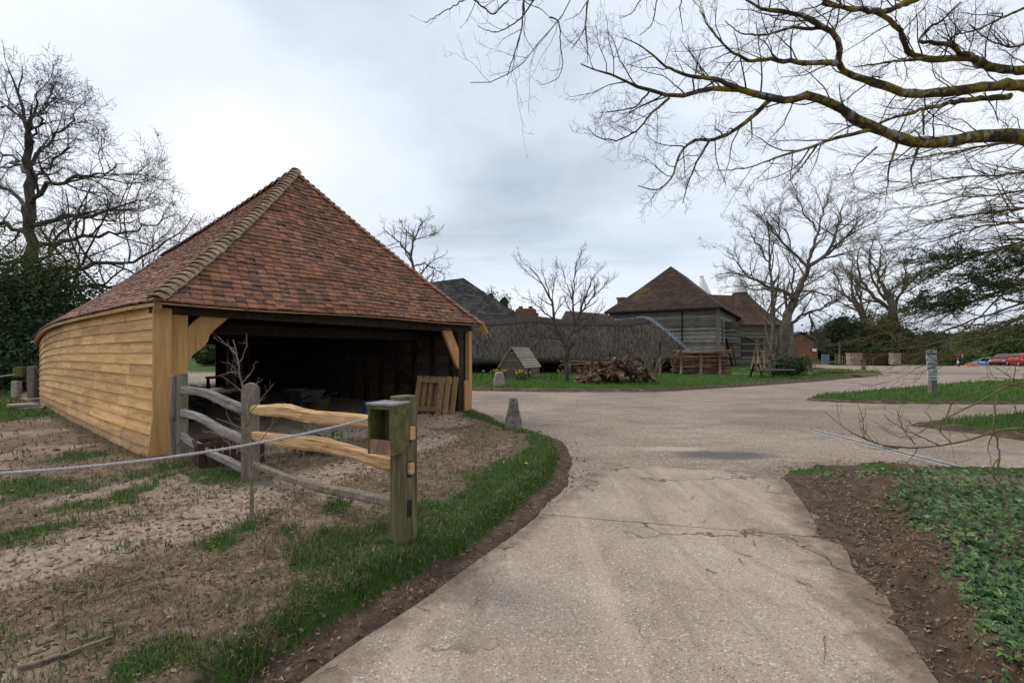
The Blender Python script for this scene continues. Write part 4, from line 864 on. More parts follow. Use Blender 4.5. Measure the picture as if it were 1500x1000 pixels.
# round-headed post
pr = [(-0.088, 0.0), (0.088, 0.0), (0.088, 1.07)]+[(0.088*math.cos(a), 1.07+0.088*math.sin(a)) for a in np.linspace(0.25, math.pi-0.25, 9)]+[(-0.088, 1.07)]
ux = np.array([0.92, 0.38, 0]); un = np.array([0.38, -0.92, 0])
MB().prism([np.array([*p2, 0.14])+ux*x_+np.array([0, 0, 1.0])*z_ for x_, z_ in pr], -un*0.11).build('post', M['grey_post'], fence, bevel=0.008)
# thick post with mortices
A3 = fax(unit(np.array([0.80, -0.60]))); zb = 0.10
MB().box([*p3, zb+0.60], (0.135, 0.165, 1.22), A3).build('post', M['green_post'], fence, bevel=0.008)
for zz in (1.02, 0.75, 0.45):
    MB().box(np.array([*p3, zz])+A3[0]*0.066, (0.008, 0.045, 0.13), A3).build('mortice', M['black'], fence)
for zz, sz in ((1.03, (0.055, 0.05, 0.10)), (0.76, (0.04, 0.045, 0.085))):
    MB().box(np.array([*p3, zz])+A3[0]*0.085, sz, A3).build('rail_end', M['oak_rail'], fence, bevel=0.006)
def r3(p, z): return np.array([*p, z])
wavy_rail(r3(p1+F12*0.04, 1.13), r3(p2-F12*0.06, 0.99), 0.06, 0.115, M['grey_wood'], 'rail', fence, 1, ((0.45, 0.35, 0.045),))
wavy_rail(r3(p1+F12*0.04, 0.80), r3(p2-F12*0.06, 0.64), 0.075, 0.105, M['grey_wood'], 'rail', fence, 2, ((0.35, 0.3, 0.05),))
wavy_rail(r3(p1+F12*0.04, 0.52), r3(p2-F12*0.06, 0.30), 0.06, 0.10, M['grey_wood'], 'rail', fence, 3, ((0.5, 0.3, -0.03),))
wavy_rail(r3(p2+F23*0.05, 1.00), r3(p3+F23*0.02, 1.06), 0.06, 0.12, M['oak_rail'], 'rail', fence, 4, ((0.3, 0.12, 0.025), (0.75, 0.2, 0.03)))
wavy_rail(r3(p2+F23*0.05, 0.71), r3(p3+F23*0.02, 0.775), 0.06, 0.125, M['oak_rail'], 'rail', fence, 5, ((0.55, 0.25, 0.05), (0.9, 0.1, -0.02)))
wavy_rail(r3(p2+F23*0.05, 0.40), r3(p3-F23*0.05, 0.46), 0.06, 0.075, M['grey_post'], 'rail', fence, 6, ((0.5, 0.4, -0.04),))
# open-fronted green box on the thick post
bc = p3+np.array([-0.075, -0.15]); bx = thing('wooden_box', 'open-fronted green wooden box fixed to the thick fence post', 'box', (bc[0], bc[1], 0.93))
Xb, Yb, Zb = A3; Xb = unit(np.array([0.93, -0.36, 0.0])); Yb = np.array([-Xb[1], Xb[0], 0]); o = np.array([bc[0], bc[1], 0.905]); HB = 0.355; WB = 0.22; DB = 0.20
FA = (Xb, Yb, Zb)
MB().box(o+Xb*(WB/2-.009)+Zb*HB/2, (0.018, DB, HB), FA).build('side', M['green_box'], bx)
MB().box(o-Xb*(WB/2-.009)+Zb*HB/2, (0.018, DB, HB), FA).build('side', M['green_box'], bx)
MB().box(o+Yb*(DB/2-.009)+Zb*HB/2, (WB-.037, 0.018, HB), FA).build('back', M['green_box'], bx)
MB().box(o+Zb*0.009, (WB-.037, DB-.02, 0.018), FA).build('bottom', M['green_box'], bx)
MB().box(o-Yb*(DB/2-.008)+Zb*0.055, (WB-.04, 0.014, 0.105), FA).build('front_panel', M['old_red'], bx)
MB().box(o+Zb*(HB+.009)-Yb*.006, (WB+.02, DB+.025, 0.018), FA).build('lid', M['lead_grey_top'], bx, bevel=0.003)
MB().box(o+Xb*(WB/2-.04)-Yb*(DB/2-.05)+Zb*(HB/2+.05), (0.012, 0.06, HB-.12), FA).build('divider', M['grey_post'], bx)
MB().box(o-Yb*(DB/2+.001)+Zb*(HB-.014), (WB+.004, 0.012, 0.022), FA).build('front_edge', M['green_box'], bx)
for sx_ in (-1, 1):
    for zz in (0.03, 0.30): MB().lathe(o+Xb*(WB/2+.0005)*1.0+Yb*sx_*0.07+Zb*zz, [(0.005, -0.004), (0.005, 0.004)], 8).build('nail_head', M['black'], bx)
# rope to a post outside the picture on the left
ra = np.array([bc[0]-0.11, bc[1]-0.02, 1.165]); rb_ = np.array([-4.3, 2.35, 1.02]); tt = np.linspace(0, 1, 60); RP = ra[None]*(1-tt[:, None])+rb_[None]*tt[:, None]; RP[:, 2] -= 0.62*tt*(1-tt)*1.05
rm = MB(); 
for s in range(3):
    a_ = tt*330+s*2.094; off = np.stack([np.zeros(60), np.cos(a_), np.sin(a_)], -1)*0.0045
tt2 = np.linspace(0, 1, 520); RP2 = ra[None]*(1-tt2[:, None])+rb_[None]*tt2[:, None]; RP2[:, 2] -= 0.65*tt2*(1-tt2)
for s in range(3):
    a_ = tt2*2*math.pi*55+s*2.094; off = np.stack([0.45*np.cos(a_), -0.9*np.cos(a_), np.sin(a_)], -1)*0.0050; rm.tube(RP2+off, 0.0054, 5)
o = rm.build('rope', M['rope'], None, True); tag(o, 'pale grey rope slung from the green box across the bank', 'rope')
t = thing('rope_post', 'weathered grey post holding the near end of the slung rope', 'post', (-4.33, 2.35, gz(-4.33, 2.35)))
MB().box([-4.36, 2.36, gz(-4.33, 2.35)+0.55], (0.13, 0.13, 1.2)).build('shaft', M['grey_post'], t, bevel=0.01)
MB().box([-4.36, 2.36, gz(-4.33, 2.35)+1.17], (0.16, 0.16, 0.03)).build('cap', M['grey_post'], t)
# short fence behind the far end of the shed
fb = thing('short_fence', 'old grey fence stub with box and rope beyond the shed end', 'fence', (-17.6, 16.6, gz(-17.6, 16.6))); zf = gz(-17.6, 16.6)
MB().box([-17.35, 16.5, zf+0.55], (0.26, 0.24, 1.15)).build('post', M['grey_post'], fb, bevel=0.02); MB().box([-16.6, 17.0, zf+0.55], (0.16, 0.16, 1.15)).build('post', M['grey_post'], fb, bevel=0.02)
for z_ in (0.95, 0.62, 0.28): wavy_rail((-17.3, 16.5, zf+z_), (-16.5, 17.0, zf+z_-0.03), 0.07, 0.11, M['grey_wood'], 'rail', fb, 11+int(z_*10))
MB().box([-17.75, 16.45, zf+0.92], (0.34, 0.26, 0.34)).build('box', M['green_box'], fb, bevel=0.01); MB().box([-17.8, 16.35, zf+0.3], (0.24, 0.2, 0.6)).build('block', M['pale_stone'], fb, bevel=0.03)
ra = np.array([-17.7, 16.35, zf+0.85]); rb_ = np.array([-24.5, 15.6, 0.35]); RP = ra[None]*(1-tt[:, None])+rb_[None]*tt[:, None]; RP[:, 2] -= 0.5*tt*(1-tt)
tag(MB().tube(RP, 0.022, 6).build('rope', M['rope'], None, True), 'pale rope running left from the old fence beyond the shed', 'rope')
# flat stones stacked by the wall foot
for k in range(7):
    p = wall_pt(0.60+0.022*(k % 4), 0, 0.42+0.1*(k // 4)); z = gz(p[0], p[1]); r_ = np.random.default_rng(50+k); n = 8
    ang = np.sort(r_.random(n)*6.28); pr = [np.array([p[0]+(0.30+0.1*r_.random())*math.cos(a_), p[1]+0.2*math.sin(a_), z+0.07*(k // 4)]) for a_ in ang]
    tag(MB().prism(pr, (0.01, 0, 0.065)).build('flat_stone', M['pale_stone'], None, bevel=0.01), 'flat pale stone stacked on the soil by the boarded shed wall', 'stone', 'flat stones by the shed wall')
# conical stone bollard and the smaller one across the road
def cone_stone(name, c, h, r0, r1, mat, label, hole=False):
    r_ = np.random.default_rng(int(h*100)); n = 20; V = []; prof = [(r0*1.02, -0.1), (r0, 0.02), (r0*0.93, h*0.15), ((r0+r1)/2*1.02, h*0.5), (r1*1.08, h*0.86), (r1, h*0.97), (r1*0.7, h), (0.01, h*0.99)]
    for r__, z_ in prof:
        for i in range(n):
            a_ = 2*math.pi*i/n; k = 1+0.05*r_.normal(); sq = 1/max(abs(math.cos(a_)), abs(math.sin(a_)))**0.35
            V.append((c[0]+r__*k*sq*math.cos(a_), c[1]+r__*k*sq*math.sin(a_), c[2]+z_*(1+0.01*r_.normal())))
    F = [(k*n+i, k*n+(i+1) % n, (k+1)*n+(i+1) % n, (k+1)*n+i) for k in range(len(prof)-1) for i in range(n)]
    return tag(place(name, V, F, mat, None, True), label, 'bollard')
c = np.array([0.03, 8.9]); cone_stone('stone_bollard', (c[0], c[1], gz(*c)), 0.60, 0.175, 0.075, M['stone'], 'blackened tapering stone bollard on the grass verge beside the shed')
c = np.array([-0.55, 19.6]); cone_stone('stone_bollard', (c[0], c[1], gz(*c)), 0.58, 0.26, 0.17, M['pale_stone'], 'squat pale stone bollard on the far lawn edge by the little hut')

# ---------------------------------------------------------------- buildings beyond the road
def v3(p, z): return np.array([p[0], p[1], z], float)
def walls(mb, c, z0, z1):
    n = len(c)
    for i in range(n): mb.add([v3(c[i], z0), v3(c[(i+1) % n], z0), v3(c[(i+1) % n], z1), v3(c[i], z1)], [(0, 1, 2, 3)])
def offset_rect(c, o):
    c = [np.asarray(p, float) for p in c]; m = sum(c)/len(c); u = unit(c[1]-c[0]); v = unit(c[3]-c[0]); out = []
    for p in c: d = p-m; out.append(p+u*math.copysign(o, d@u)+v*math.copysign(o, d@v))
    return out
def hip_roof(mb, c, ze, r0, r1, th=0.16, sag=0.0, nsub=10):
    """c: four eave corners (c0-c1 is the end at ridge point r0, c2-c3 the end at r1)"""
    E = [v3(p, ze) for p in c]; r0 = np.asarray(r0, float); r1 = np.asarray(r1, float)
    def face(a, b, ta, tb):
        G = []
        for i in range(nsub+1):
            u = i/nsub; lo = a+(b-a)*u; hi = ta+(tb-ta)*u
            G.append([lo+(hi-lo)*(j/nsub)-np.array([0, 0, sag*math.sin(math.pi*j/nsub)]) for j in range(nsub+1)])
        b0 = len(mb.v); mb.v += [tuple(map(float, p)) for r_ in G for p in r_]; m_ = nsub+1
        for i in range(nsub):
            for j in range(nsub): mb.f.append((b0+i*m_+j, b0+(i+1)*m_+j, b0+(i+1)*m_+j+1, b0+i*m_+j+1)); mb.mi.append(0)
    face(E[0], E[1], r0, r0); face(E[1], E[2], r0, r1); face(E[2], E[3], r1, r1); face(E[3], E[0], r1, r0)
    lo = [p-np.array([0, 0, th]) for p in E]
    for i in range(4): mb.add([lo[i], lo[(i+1) % 4], E[(i+1) % 4], E[i]], [(0, 1, 2, 3)])
    mb.add(lo, [(3, 2, 1, 0)])

# tall weatherboarded barn
bf0 = np.array([10.6, 49.6]); bf1 = np.array([19.8, 43.8]); fu = unit(bf1-bf0); bk = np.array([-fu[1], fu[0]])
if bk[1] < 0: bk = -bk
BLEN = 17.5; BW = np.linalg.norm(bf1-bf0); c = [bf0, bf1, bf1+bk*BLEN, bf0+bk*BLEN]; zg = 0.15
barn = thing('weatherboarded_barn', 'tall barn with silvered weatherboards and brown hipped tile roof behind the thatch', 'barn', (15.2, 46.7, zg))
mb = MB(); walls(mb, c, -0.3, 6.0); bwall = mb.build('wall', M['grey_boarding'], barn)
mid = (bf0+bf1)/2; ZR = 11.15
mb = MB(); hip_roof(mb, offset_rect(c, 0.45), 5.95, v3(mid+bk*4.6, ZR), v3(mid+bk*(BLEN-4.6), ZR), 0.14, 0.12); broof = mb.build('roof', M['far_tile'], barn)
ax = (np.array([*fu, 0]), np.array([*bk, 0]), np.array([0, 0, 1.0]))
MB().box(v3(bf1, 2.9), (0.3, 0.3, 6.0), ax).build('corner_post', M['grey_post'], barn)
MB().tube([v3(bf0+fu*(BW*0.70)-bk*0.12, 5.7), v3(bf0+fu*(BW*0.70)-bk*0.12, 0.2)], 0.07, 8).build('drainpipe', M['black'], barn)
MB().beam(v3(bf0-bk*0.5-fu*.4, 5.86), v3(bf1-bk*0.5+fu*.4, 5.86), 0.13, 0.12).build('gutter', M['black'], barn)
MB().beam(v3(bf1+fu*0.5-bk*.3, 5.86), v3(bf1+fu*0.5+bk*(BLEN+.3), 5.86), 0.13, 0.12).build('gutter', M['black'], barn)
for s0, s1, z0, z1, nm in ((2.6, 3.5, 2.6, 4.9, 'window_slot'), (5.5, 8.0, 0.2, 5.0, 'doorway')):
    q_ = bf1+fu*0.03; MB().add([v3(q_+bk*s0, z0), v3(q_+bk*s1, z0), v3(q_+bk*s1, z1), v3(q_+bk*s0, z1)], [(0, 1, 2, 3)]).build(nm, M['black'], barn)
dr = MB().box(v3(bf1+fu*0.55+bk*5.4, 2.5), (1.1, 0.08, 4.7), ax).build('door_leaf', M['grey_boarding'], barn)
MB().box(v3(bf1+fu*0.55+bk*8.2, 2.5), (1.1, 0.08, 4.7), ax).build('door_leaf', M['grey_boarding'], barn)
mb = MB(); cc = bf0+bk*5-fu*0.3; mb.box(v3(cc, 6.9), (0.8, 0.8, 2.0), ax); mb.box(v3(cc, 7.95), (1.0, 1.0, 0.2), ax); mb.build('chimney', M['brick'], broof)
# flashing where the thatch meets the barn
# kiln with swept roof and white cowl
def kiln(name, label, c0, half, z_e, z_a, ang, withwall, vis=True):
    t = thing(name, label, 'oast house', (c0[0], c0[1], 0.15)); ca, sa = math.cos(ang), math.sin(ang); u = np.array([ca, sa]); v = np.array([-sa, ca])
    cs = [c0-u*half-v*half, c0+u*half-v*half, c0+u*half+v*half, c0-u*half+v*half]
    mb = MB(); walls(mb, cs, -0.3, z_e+0.1); mb.build('wall', M['kiln_boarding'], t)
    mb = MB(); prof = [(1.10, z_e-0.12), (1.08, z_e+.04), (0.84, z_e+0.75), (0.60, z_e+1.75), (0.40, z_e+2.9), (0.27, z_a-0.75), (0.18, z_a)]
    V = []; F = []
    nn = 24
    for s, z in prof:
        for i in range(nn):
            a_ = 2*math.pi*(i+0.5)/nn; q_ = 1/max(abs(math.cos(a_)), abs(math.sin(a_))); q_ = 1+(q_-1)*min(1, max(0, (s-0.15)/0.2))
            d = (u*math.cos(a_)+v*math.sin(a_))*half*s*min(q_, 1.36); V.append((c0[0]+d[0], c0[1]+d[1], z))
    F = [(k*nn+i, k*nn+(i+1) % nn, (k+1)*nn+(i+1) % nn, (k+1)*nn+i) for k in range(len(prof)-1) for i in range(nn)]+[tuple(range(nn))[::-1]]
    mb.add(V, F); rf = mb.build('roof', M['kiln_tile'], t)
    # cowl: leaning white cone cut open on one side, with a vane arm
    mb = MB(); r0 = half*0.20; V = []
    for (s, z, dx) in ((1.0, 0, 0), (0.98, 0.15, 0.0), (0.62, 1.35, -0.20), (0.24, 2.55, -0.42)):
        for i in range(14):
            a_ = 2*math.pi*i/14; V.append((c0[0]+dx+r0*1.15*s*math.cos(a_), c0[1]+r0*1.15*s*math.sin(a_), z_a-0.05+z))
    F = [(k*14+i, k*14+(i+1) % 14, (k+1)*14+(i+1) % 14, (k+1)*14+i) for k in range(3) for i in range(14)]+[tuple(42+i for i in range(14))]
    mb.add(V, F); cw = mb.build('cowl', M['white'], t)
    MB().beam((c0[0]-r0*0.9, c0[1], z_a+0.15), (c0[0]-r0*0.9-1.3, c0[1], z_a-0.02), 0.07, 0.10).build('vane', M['white'], cw)
    MB().box((c0[0]-0.42, c0[1], z_a+2.55), (0.5, 0.5, 0.10)).build('cap', M['white'], cw)
    return t, cs, u, v
kc = np.array([30.3, 60.5]); kt, kcs, ku, kv = kiln('oast_kiln', 'square boarded oast kiln with sweeping tiled roof and white cowl', kc, 4.3, 5.0, 9.5, R(14), True)
mb = MB(); hp = kc-ku*7.0; cs2 = [kc-ku*1-kv*3.4, kc-ku*8-kv*3.4, kc-ku*8+kv*3.4, kc-ku*1+kv*3.4]
cs2 = [cs2[1], cs2[0], cs2[3], cs2[2]]
r0_, r1_ = v3(kc-ku*8.0, 9.1), v3(kc-ku*0.8, 9.1)
mb.add([v3(cs2[0], 5.4), v3(cs2[1], 5.4), r1_, r0_], [(0, 1, 2, 3)]); mb.add([v3(cs2[3], 5.4), v3(cs2[2], 5.4), r1_, r0_], [(3, 2, 1, 0)]); mb.build('link_roof', M['kiln_tile'], kt)
wq = kc-kv*4.34
fr = MB().box(v3(wq-ku*1.9, 2.2), (3.2, 0.08, 2.6), (np.array([*ku, 0]), np.array([*kv, 0]), np.array([0, 0, 1.0]))).build('window', M['black'], kt)
for zz in (0.95, 1.75, 2.6, 3.45): MB().box(v3(wq-ku*1.9-kv*0.08, zz), (3.4, 0.08, 0.16), (np.array([*ku, 0]), np.array([*kv, 0]), np.array([0, 0, 1.0]))).build('window_bar', M['grey_post'], fr)
kiln('oast_kiln', 'oast kiln mostly hidden behind the barn roof with only its white cowl showing', np.array([27.3, 64.5]), 3.8, 5.2, 9.75, R(14), True)
MB().beam(v3(kc-kv*4.5-ku*4.3, 3.9), v3(kc-kv*4.5+ku*3.6, 1.3), 0.10, 0.10).build('leaning_pole', M['pole'], kt)
# poles and boards propped at the barn doorway
for k, (dx, lab) in enumerate(((0.0, 'dark plank propped upright by the barn doorway'), (0.45, 'pale plank propped by the barn doorway with its foot on a block'))):
    p = bf1+fu*(0.9+dx)+bk*(3.4-dx); tag(MB().beam(v3(p, 0.1), v3(p-fu*0.6+[0.1*k, 0], 3.0-0.4*k), 0.35-0.1*k, 0.08, (1, 0, 0)).build('plank', M['dark_beam'] if k == 0 else M['pole'], None), lab, 'plank')

# long thatched building
th_ = thing('thatched_building', 'long low building under a dark sagging thatched roof across the road', 'building', (2.5, 34, 0.2))
def thatch_z(x, y):
    rid = 4.22+0.10*math.sin(x*0.55+1)+0.06*math.sin(x*1.3); f = (y-30.4)/3.7; bkz = (37.9-y)/3.9; hp_ = (12.25-x)/2.4
    e = min(f, bkz, hp_); z = 1.18+0.05*math.sin(x*0.8)+(rid-1.18)*min(1, max(0, e))
    z -= 0.16*math.exp(-((e-1)/0.10)**2); return z+0.10*math.sin(math.pi*min(1, max(0, e)))
nx, ny = 110, 44; xs = np.linspace(-9, 12.25, nx); ys = np.linspace(30.4, 37.9, ny); r_ = np.random.default_rng(8)
TZ = np.array([[thatch_z(x, y)+0.05*(fbm(np.array(x), np.array(y), 2.0)-0.5)+r_.normal(0, 0.012) for y in ys] for x in xs])
V = [(x, y+0.05*math.sin(x*1.7), TZ[i, j]) for i, x in enumerate(xs) for j, y in enumerate(ys)]; nT = len(V)
V += [(x, y*0.985+0.5 if j == 0 else y, TZ[i, j]-0.42) for i, x in enumerate(xs) for j, y in enumerate(ys)]
F = []
for i in range(nx-1):
    for j in range(ny-1):
        a = i*ny+j; F.append((a, a+ny, a+ny+1, a+1)); F.append((nT+a+1, nT+a+ny+1, nT+a+ny, nT+a))
for i in range(nx-1):
    F.append((i*ny, nT+i*ny, nT+(i+1)*ny, (i+1)*ny)); a = i*ny+ny-1; F.append((a, a+ny, nT+a+ny, nT+a))
for j in range(ny-1):
    F.append((j, j+1, nT+j+1, nT+j)); a = (nx-1)*ny+j; F.append((a+1, a, nT+a, nT+a+1))
tr = place('roof', V, F, M['thatch'], th_, True)
# ridge cap with a scalloped lower edge
V = []; nc = 120; cols = 9
for i in range(nc+1):
    x = -9+(10.1+9)*i/nc; sc_ = 0.10*abs(math.sin(x*1.15))
    for j in range(cols+1):
        y = 34.1+(j/cols-0.5)*2*(1.0-sc_); V.append((x, y, thatch_z(x, min(max(y, 30.5), 37.8))+0.075+0.05*math.exp(-((y-34.1)/0.3)**2)))
F = [(i*(cols+1)+j, (i+1)*(cols+1)+j, (i+1)*(cols+1)+j+1, i*(cols+1)+j+1) for i in range(nc) for j in range(cols)]
nT = len(V); V += [(p[0], p[1], p[2]-0.09) for p in V]
F += [(i*(cols+1), nT+i*(cols+1), nT+(i+1)*(cols+1), (i+1)*(cols+1)) for i in range(nc)]; F += [(nc*(cols+1)+j+1, nc*(cols+1)+j, nT+nc*(cols+1)+j, nT+nc*(cols+1)+j+1) for j in range(cols)]
place('ridge_cap', V, F, M['thatch_ridge'], tr, True)
r_ = np.random.default_rng(88); sx_ = -8.5+20.4*r_.random(13000); sy_ = 30.45+3.5*r_.random(13000)
zz_ = np.array([thatch_z(a, b) for a, b in zip(sx_, sy_)]); up_ = np.array([0, 0.777, 0.63]); n_ = len(sx_)
A_ = up_[None]+r_.normal(0, 0.08, (n_, 3))*np.array([1.6, 0.5, 0.5]); A_ /= np.linalg.norm(A_, axis=1, keepdims=True); B_ = np.cross(A_, np.array([0, -0.63, 0.777])[None]); B_ /= np.linalg.norm(B_, axis=1, keepdims=True); fr_ = np.stack([A_, B_, np.cross(A_, B_)], 2)
STR = np.array([(-.5, -.5, 0), (.5, -.5, .0), (.5, .5, .0), (-.5, .5, .0)]); sc_ = np.stack([0.22+0.35*r_.random(n_), 0.022+0.02*r_.random(n_), np.ones(n_)], -1)
V, F = inst(STR, np.array([(0, 1, 2, 3)]), fr_, np.stack([sx_, sy_, zz_+0.035+0.02*r_.random(n_)], -1), sc_)
o = place('loose_straw', V, F, M['straw'], tr); o['kind'] = 'stuff'
MB().beam((-8.5, 33.2, 0.85), (12.0, 33.2, 0.85), 0.2, 1.5).build('rear_wall', M['dark_beam'], th_)
for k, x in enumerate(np.linspace(-7, 11.3, 9)): MB().box((x, 31.3, 0.75), (0.16, 0.16, 1.25)).build('post', M['dark_beam'], th_)
# stepped lead flashing along the thatch end
fl = thing('lead_flashing', 'blue grey stepped lead flashing down the end of the thatch against the barn', 'flashing', (12, 33, 2.5))
for k in range(16):
    f = k/16; x = 9.85+2.35*f; y = 34.1-3.55*f; z = thatch_z(x, y); p = np.array([x, y, z])
    MB().box(p+np.array([0.06, 0.10, 0.10]), (0.27, 0.32, 0.26), (unit([1, -0.6, -0.25]), unit([0.5, 1, 0]), unit([0.2, 0, 1]))).build('lead_step', M['lead'], fl)
for k in range(5):
    MB().box((9.7-k*0.42, 34.2, thatch_z(9.7-k*.42, 34.1)+0.16), (0.5, 0.5, 0.12)).build('lead_sheet', M['lead'], fl)

# dark slate-roofed building and chimneys behind
sb = thing('slate_roofed_building', 'dark slate hipped roof rising behind the shed and thatch', 'building', (-5, 44, 0.2))
mb = MB(); c = [np.array([-12.5, 41.5]), np.array([1.2, 41.5]), np.array([1.2, 54]), np.array([-12.5, 54])]; c = [c[1], c[2], c[3], c[0]]
walls(mb, c, -0.3, 4.6); mb.build('wall', M['dark_beam'], sb)
mb = MB(); hip_roof(mb, offset_rect(c, 0.5), 4.45, v3((-4.9, 46.0), 9.1), v3((-12.0, 46.6), 8.3), 0.15, 0.1); mb.build('roof', M['slate'], sb)
def chimney(px, py, d, w_, h_, label):
    p = at(px, py, d); t = thing('chimney_stack', label, 'chimney', (p[0], p[1], p[2]-h_-3))
    mb = MB(); mb.box((p[0], p[1], p[2]-(h_+3)/2), (w_*0.82, w_*0.7, h_+3)); mb.build('shaft', M['brick'], t)
    mb = MB(); mb.box((p[0], p[1], p[2]-h_*0.45), (w_, w_*0.8, h_*0.30)); mb.box((p[0], p[1], p[2]-h_*0.12), (w_*0.7, w_*0.66, h_*0.40)); mb.build('cap', M['brick'], t)
    for s in (-.2, .2): MB().lathe((p[0]+s*w_, p[1], p[2]+0.05), [(w_*0.1, 0), (w_*0.085, 0.3), (w_*0.1, 0.32)], 10).build('pot', M['brick'], t)
chimney(770, 454, 46, 2.5, 1.2, 'broad red brick chimney stack behind the thatched ridge')
# low tiled roof between thatch and barn
t = thing('tiled_outbuilding', 'low tiled roof showing just above the thatched ridge', 'building', (6.3, 44, 0.2)); mb = MB(); c = [np.array([4.7, 42]), np.array([9.8, 42]), np.array([9.8, 46]), np.array([4.7, 46])]; walls(mb, c, 0, 4.5); mb.build('wall', M['brick'], t)
mb = MB(); hip_roof(mb, [c[3], c[0], c[1], c[2]], 4.5, v3((5.2, 44), 5.6), v3((9.2, 44), 5.3), 0.1); mb.build('roof', M['far_tile'], t)
# brick shed with gable
bs = thing('brick_shed', 'small red brick shed with a low gabled tile roof beyond the big tree', 'shed', (43, 66, 0.2)); c0 = np.array([41.5, 66.0]); c = [c0+[-2.2, 0], c0+[2.4, -0.6], c0+[3.9, 8], c0+[-0.7, 8.6]]
mb = MB(); walls(mb, c, -0.4, 2.9); g0 = (c[0]+c[1])/2; g1 = (c[2]+c[3])/2
mb.add([v3(c[0], 2.9), v3(c[1], 2.9), v3(g0, 4.3)], [(0, 1, 2)]); mb.build('wall', M['brick'], bs)
mb = MB(); o_ = np.array([0, -0.3]); e0 = c[0]+[-0.4, -.3]; e1 = c[1]+[0.4, -.3]; e2 = c[2]+[.4, 0]; e3 = c[3]+[-.4, 0]
mb.prism([v3(e0, 2.75), v3(g0+o_, 4.45), v3(g1, 4.45), v3(e3, 2.75)], (0, 0, 0.1)); mb.prism([v3(g0+o_, 4.45), v3(e1, 2.75), v3(e2, 2.75), v3(g1, 4.45)], (0, 0, 0.1)); mb.build('roof', M['far_tile'], bs)
MB().box(v3(c[1]+[-0.5, -0.05], 1.9), (0.6, 0.1, 0.4)).build('notice', M['white'], bs)

# ---------------------------------------------------------------- little boarded hut
hx, hy = 0.45, 26.0; hz = gz(hx, hy); hut = thing('poultry_hut', 'small boarded hut with steep slatted roof on the far lawn', 'hut', (hx, hy, hz))
ha = R(-28); U2 = np.array([math.cos(ha), math.sin(ha), 0]); V2 = np.array([-math.sin(ha), math.cos(ha), 0]); Zu = np.array([0, 0, 1.0]); HO = np.array([hx, hy, hz])
hwid, hdep, hwl, hap = 1.50, 1.95, 0.62, 1.62
# gable faces along -V2 side; ridge runs along U? the roof slope faces right of the gable
def H3(a, b, z): return HO+U2*a+V2*b+Zu*z
def hrot(a): return a
body = MB(); g0 = [H3(-hwid/2, -hdep/2, 0), H3(hwid/2, -hdep/2, 0), H3(hwid/2, -hdep/2, hwl), H3(0, -hdep/2, hap), H3(-hwid/2, -hdep/2, hwl)]; body.prism(g0, V2*hdep); body.build('core', M['dark_beam'], hut)
hm = pm('hut_board', [(0.25, (0.11, 0.082, 0.06)), (0.5, (0.21, 0.16, 0.12)), (0.75, (0.31, 0.25, 0.19))], 3, 5, 0.9, 0.4, 0.01, (2, 2, 8), False, 0.25)
hr = pm('hut_roof_slat', [(0.25, (0.19, 0.17, 0.125)), (0.5, (0.31, 0.285, 0.215)), (0.75, (0.42, 0.39, 0.31))], 3, 5, 0.9, 0.4, 0.01, (2, 2, 2), False, 0.2)
for k in range(12):
    z = 0.07+k*0.132; hw = hwid/2 if z < hwl else hwid/2*(hap-z-0.05)/(hap-hwl)
    if hw > 0.08: MB().box(H3(0, -hdep/2-0.015, z), (2*hw, 0.03, 0.104), (U2, V2, Zu)).build('board', hm, hut)
for k in range(5): MB().box(H3(hwid/2+0.015, 0, 0.07+k*0.125), (0.03, hdep, 0.100), (U2, V2, Zu)).build('board', hm, hut)
for k in range(9):
    for s in (-1, 1):
        f = (k+0.5)/9.0; xx = s*(hwid/2+0.10)*(1-f); zz = hwl-0.10+(hap+0.06-hwl+0.10)*f+0.02; ln = math.hypot(hwid/2+.1, hap-hwl+.16)/9
        sx = unit(U2*s*(hwid/2+.1)-Zu*(hap-hwl+.16)); nn_ = unit(np.cross(sx, V2)); nn_ = nn_ if nn_[2] > 0 else -nn_
        MB().box(H3(xx, 0, zz)+nn_*0.02, (ln*0.74, hdep+0.22, 0.035), (unit(sx-nn_*0.10), V2, unit(nn_+sx*0.10))).build('roof_slat', hr, hut)
MB().box(H3(hwid/2+0.034, -0.40, 0.27), (0.01, 0.32, 0.46), (U2, V2, Zu)).build('pop_hole', M['black'], hut)
MB().box(H3(-0.05, -hdep/2-0.034, 0.45), (0.02, 0.012, 0.8), (U2, V2, Zu)).build('door_edge', M['black'], hut); MB().box(H3(0.38, -hdep/2-0.034, 0.38), (0.02, 0.012, 0.65), (U2, V2, Zu)).build('door_edge', M['black'], hut)

# ---------------------------------------------------------------- gnarled roots heaped on the lawn
def log_mesh(seed, L, r, knob=0.35, bend=0.3):
    r_ = np.random.default_rng(seed); n = 10; ph = r_.random(6)*6; P = []; Rr = []
    for i in range(n+1):
        t = i/n; P.append((L*(t-.5), bend*L*0.5*math.sin(2.6*t+ph[0])*(t-.5), bend*L*0.3*math.sin(3.3*t+ph[1])*0.5)); Rr.append(r*(0.75+0.25*math.sin(4*t+ph[2])+0.5*(1-t)**3*r_.random())*(0.55+0.45*min(1, 6*min(t+0.02, 1-t+.02))))
    V, F = tube_arrays(np.array(P), np.array(Rr), 9); V = V+r_.normal(0, r*0.17, V.shape)
    F = list(map(tuple, F))+[tuple(range(9))[::-1], tuple(n*9+j for j in range(9))]
    me = bpy.data.meshes.new('root_log'); me.from_pydata([tuple(p) for p in V], [], F); setmats(me, M['log']); me.polygons.foreach_set('use_smooth', np.full(len(F), True)); me.update(); return me
LM = [log_mesh(s, l, r) for s, (l, r) in enumerate(((1.5, 0.17), (1.1, 0.20), (1.9, 0.13), (0.9, 0.24), (1.4, 0.10), (1.0, 0.15)))]
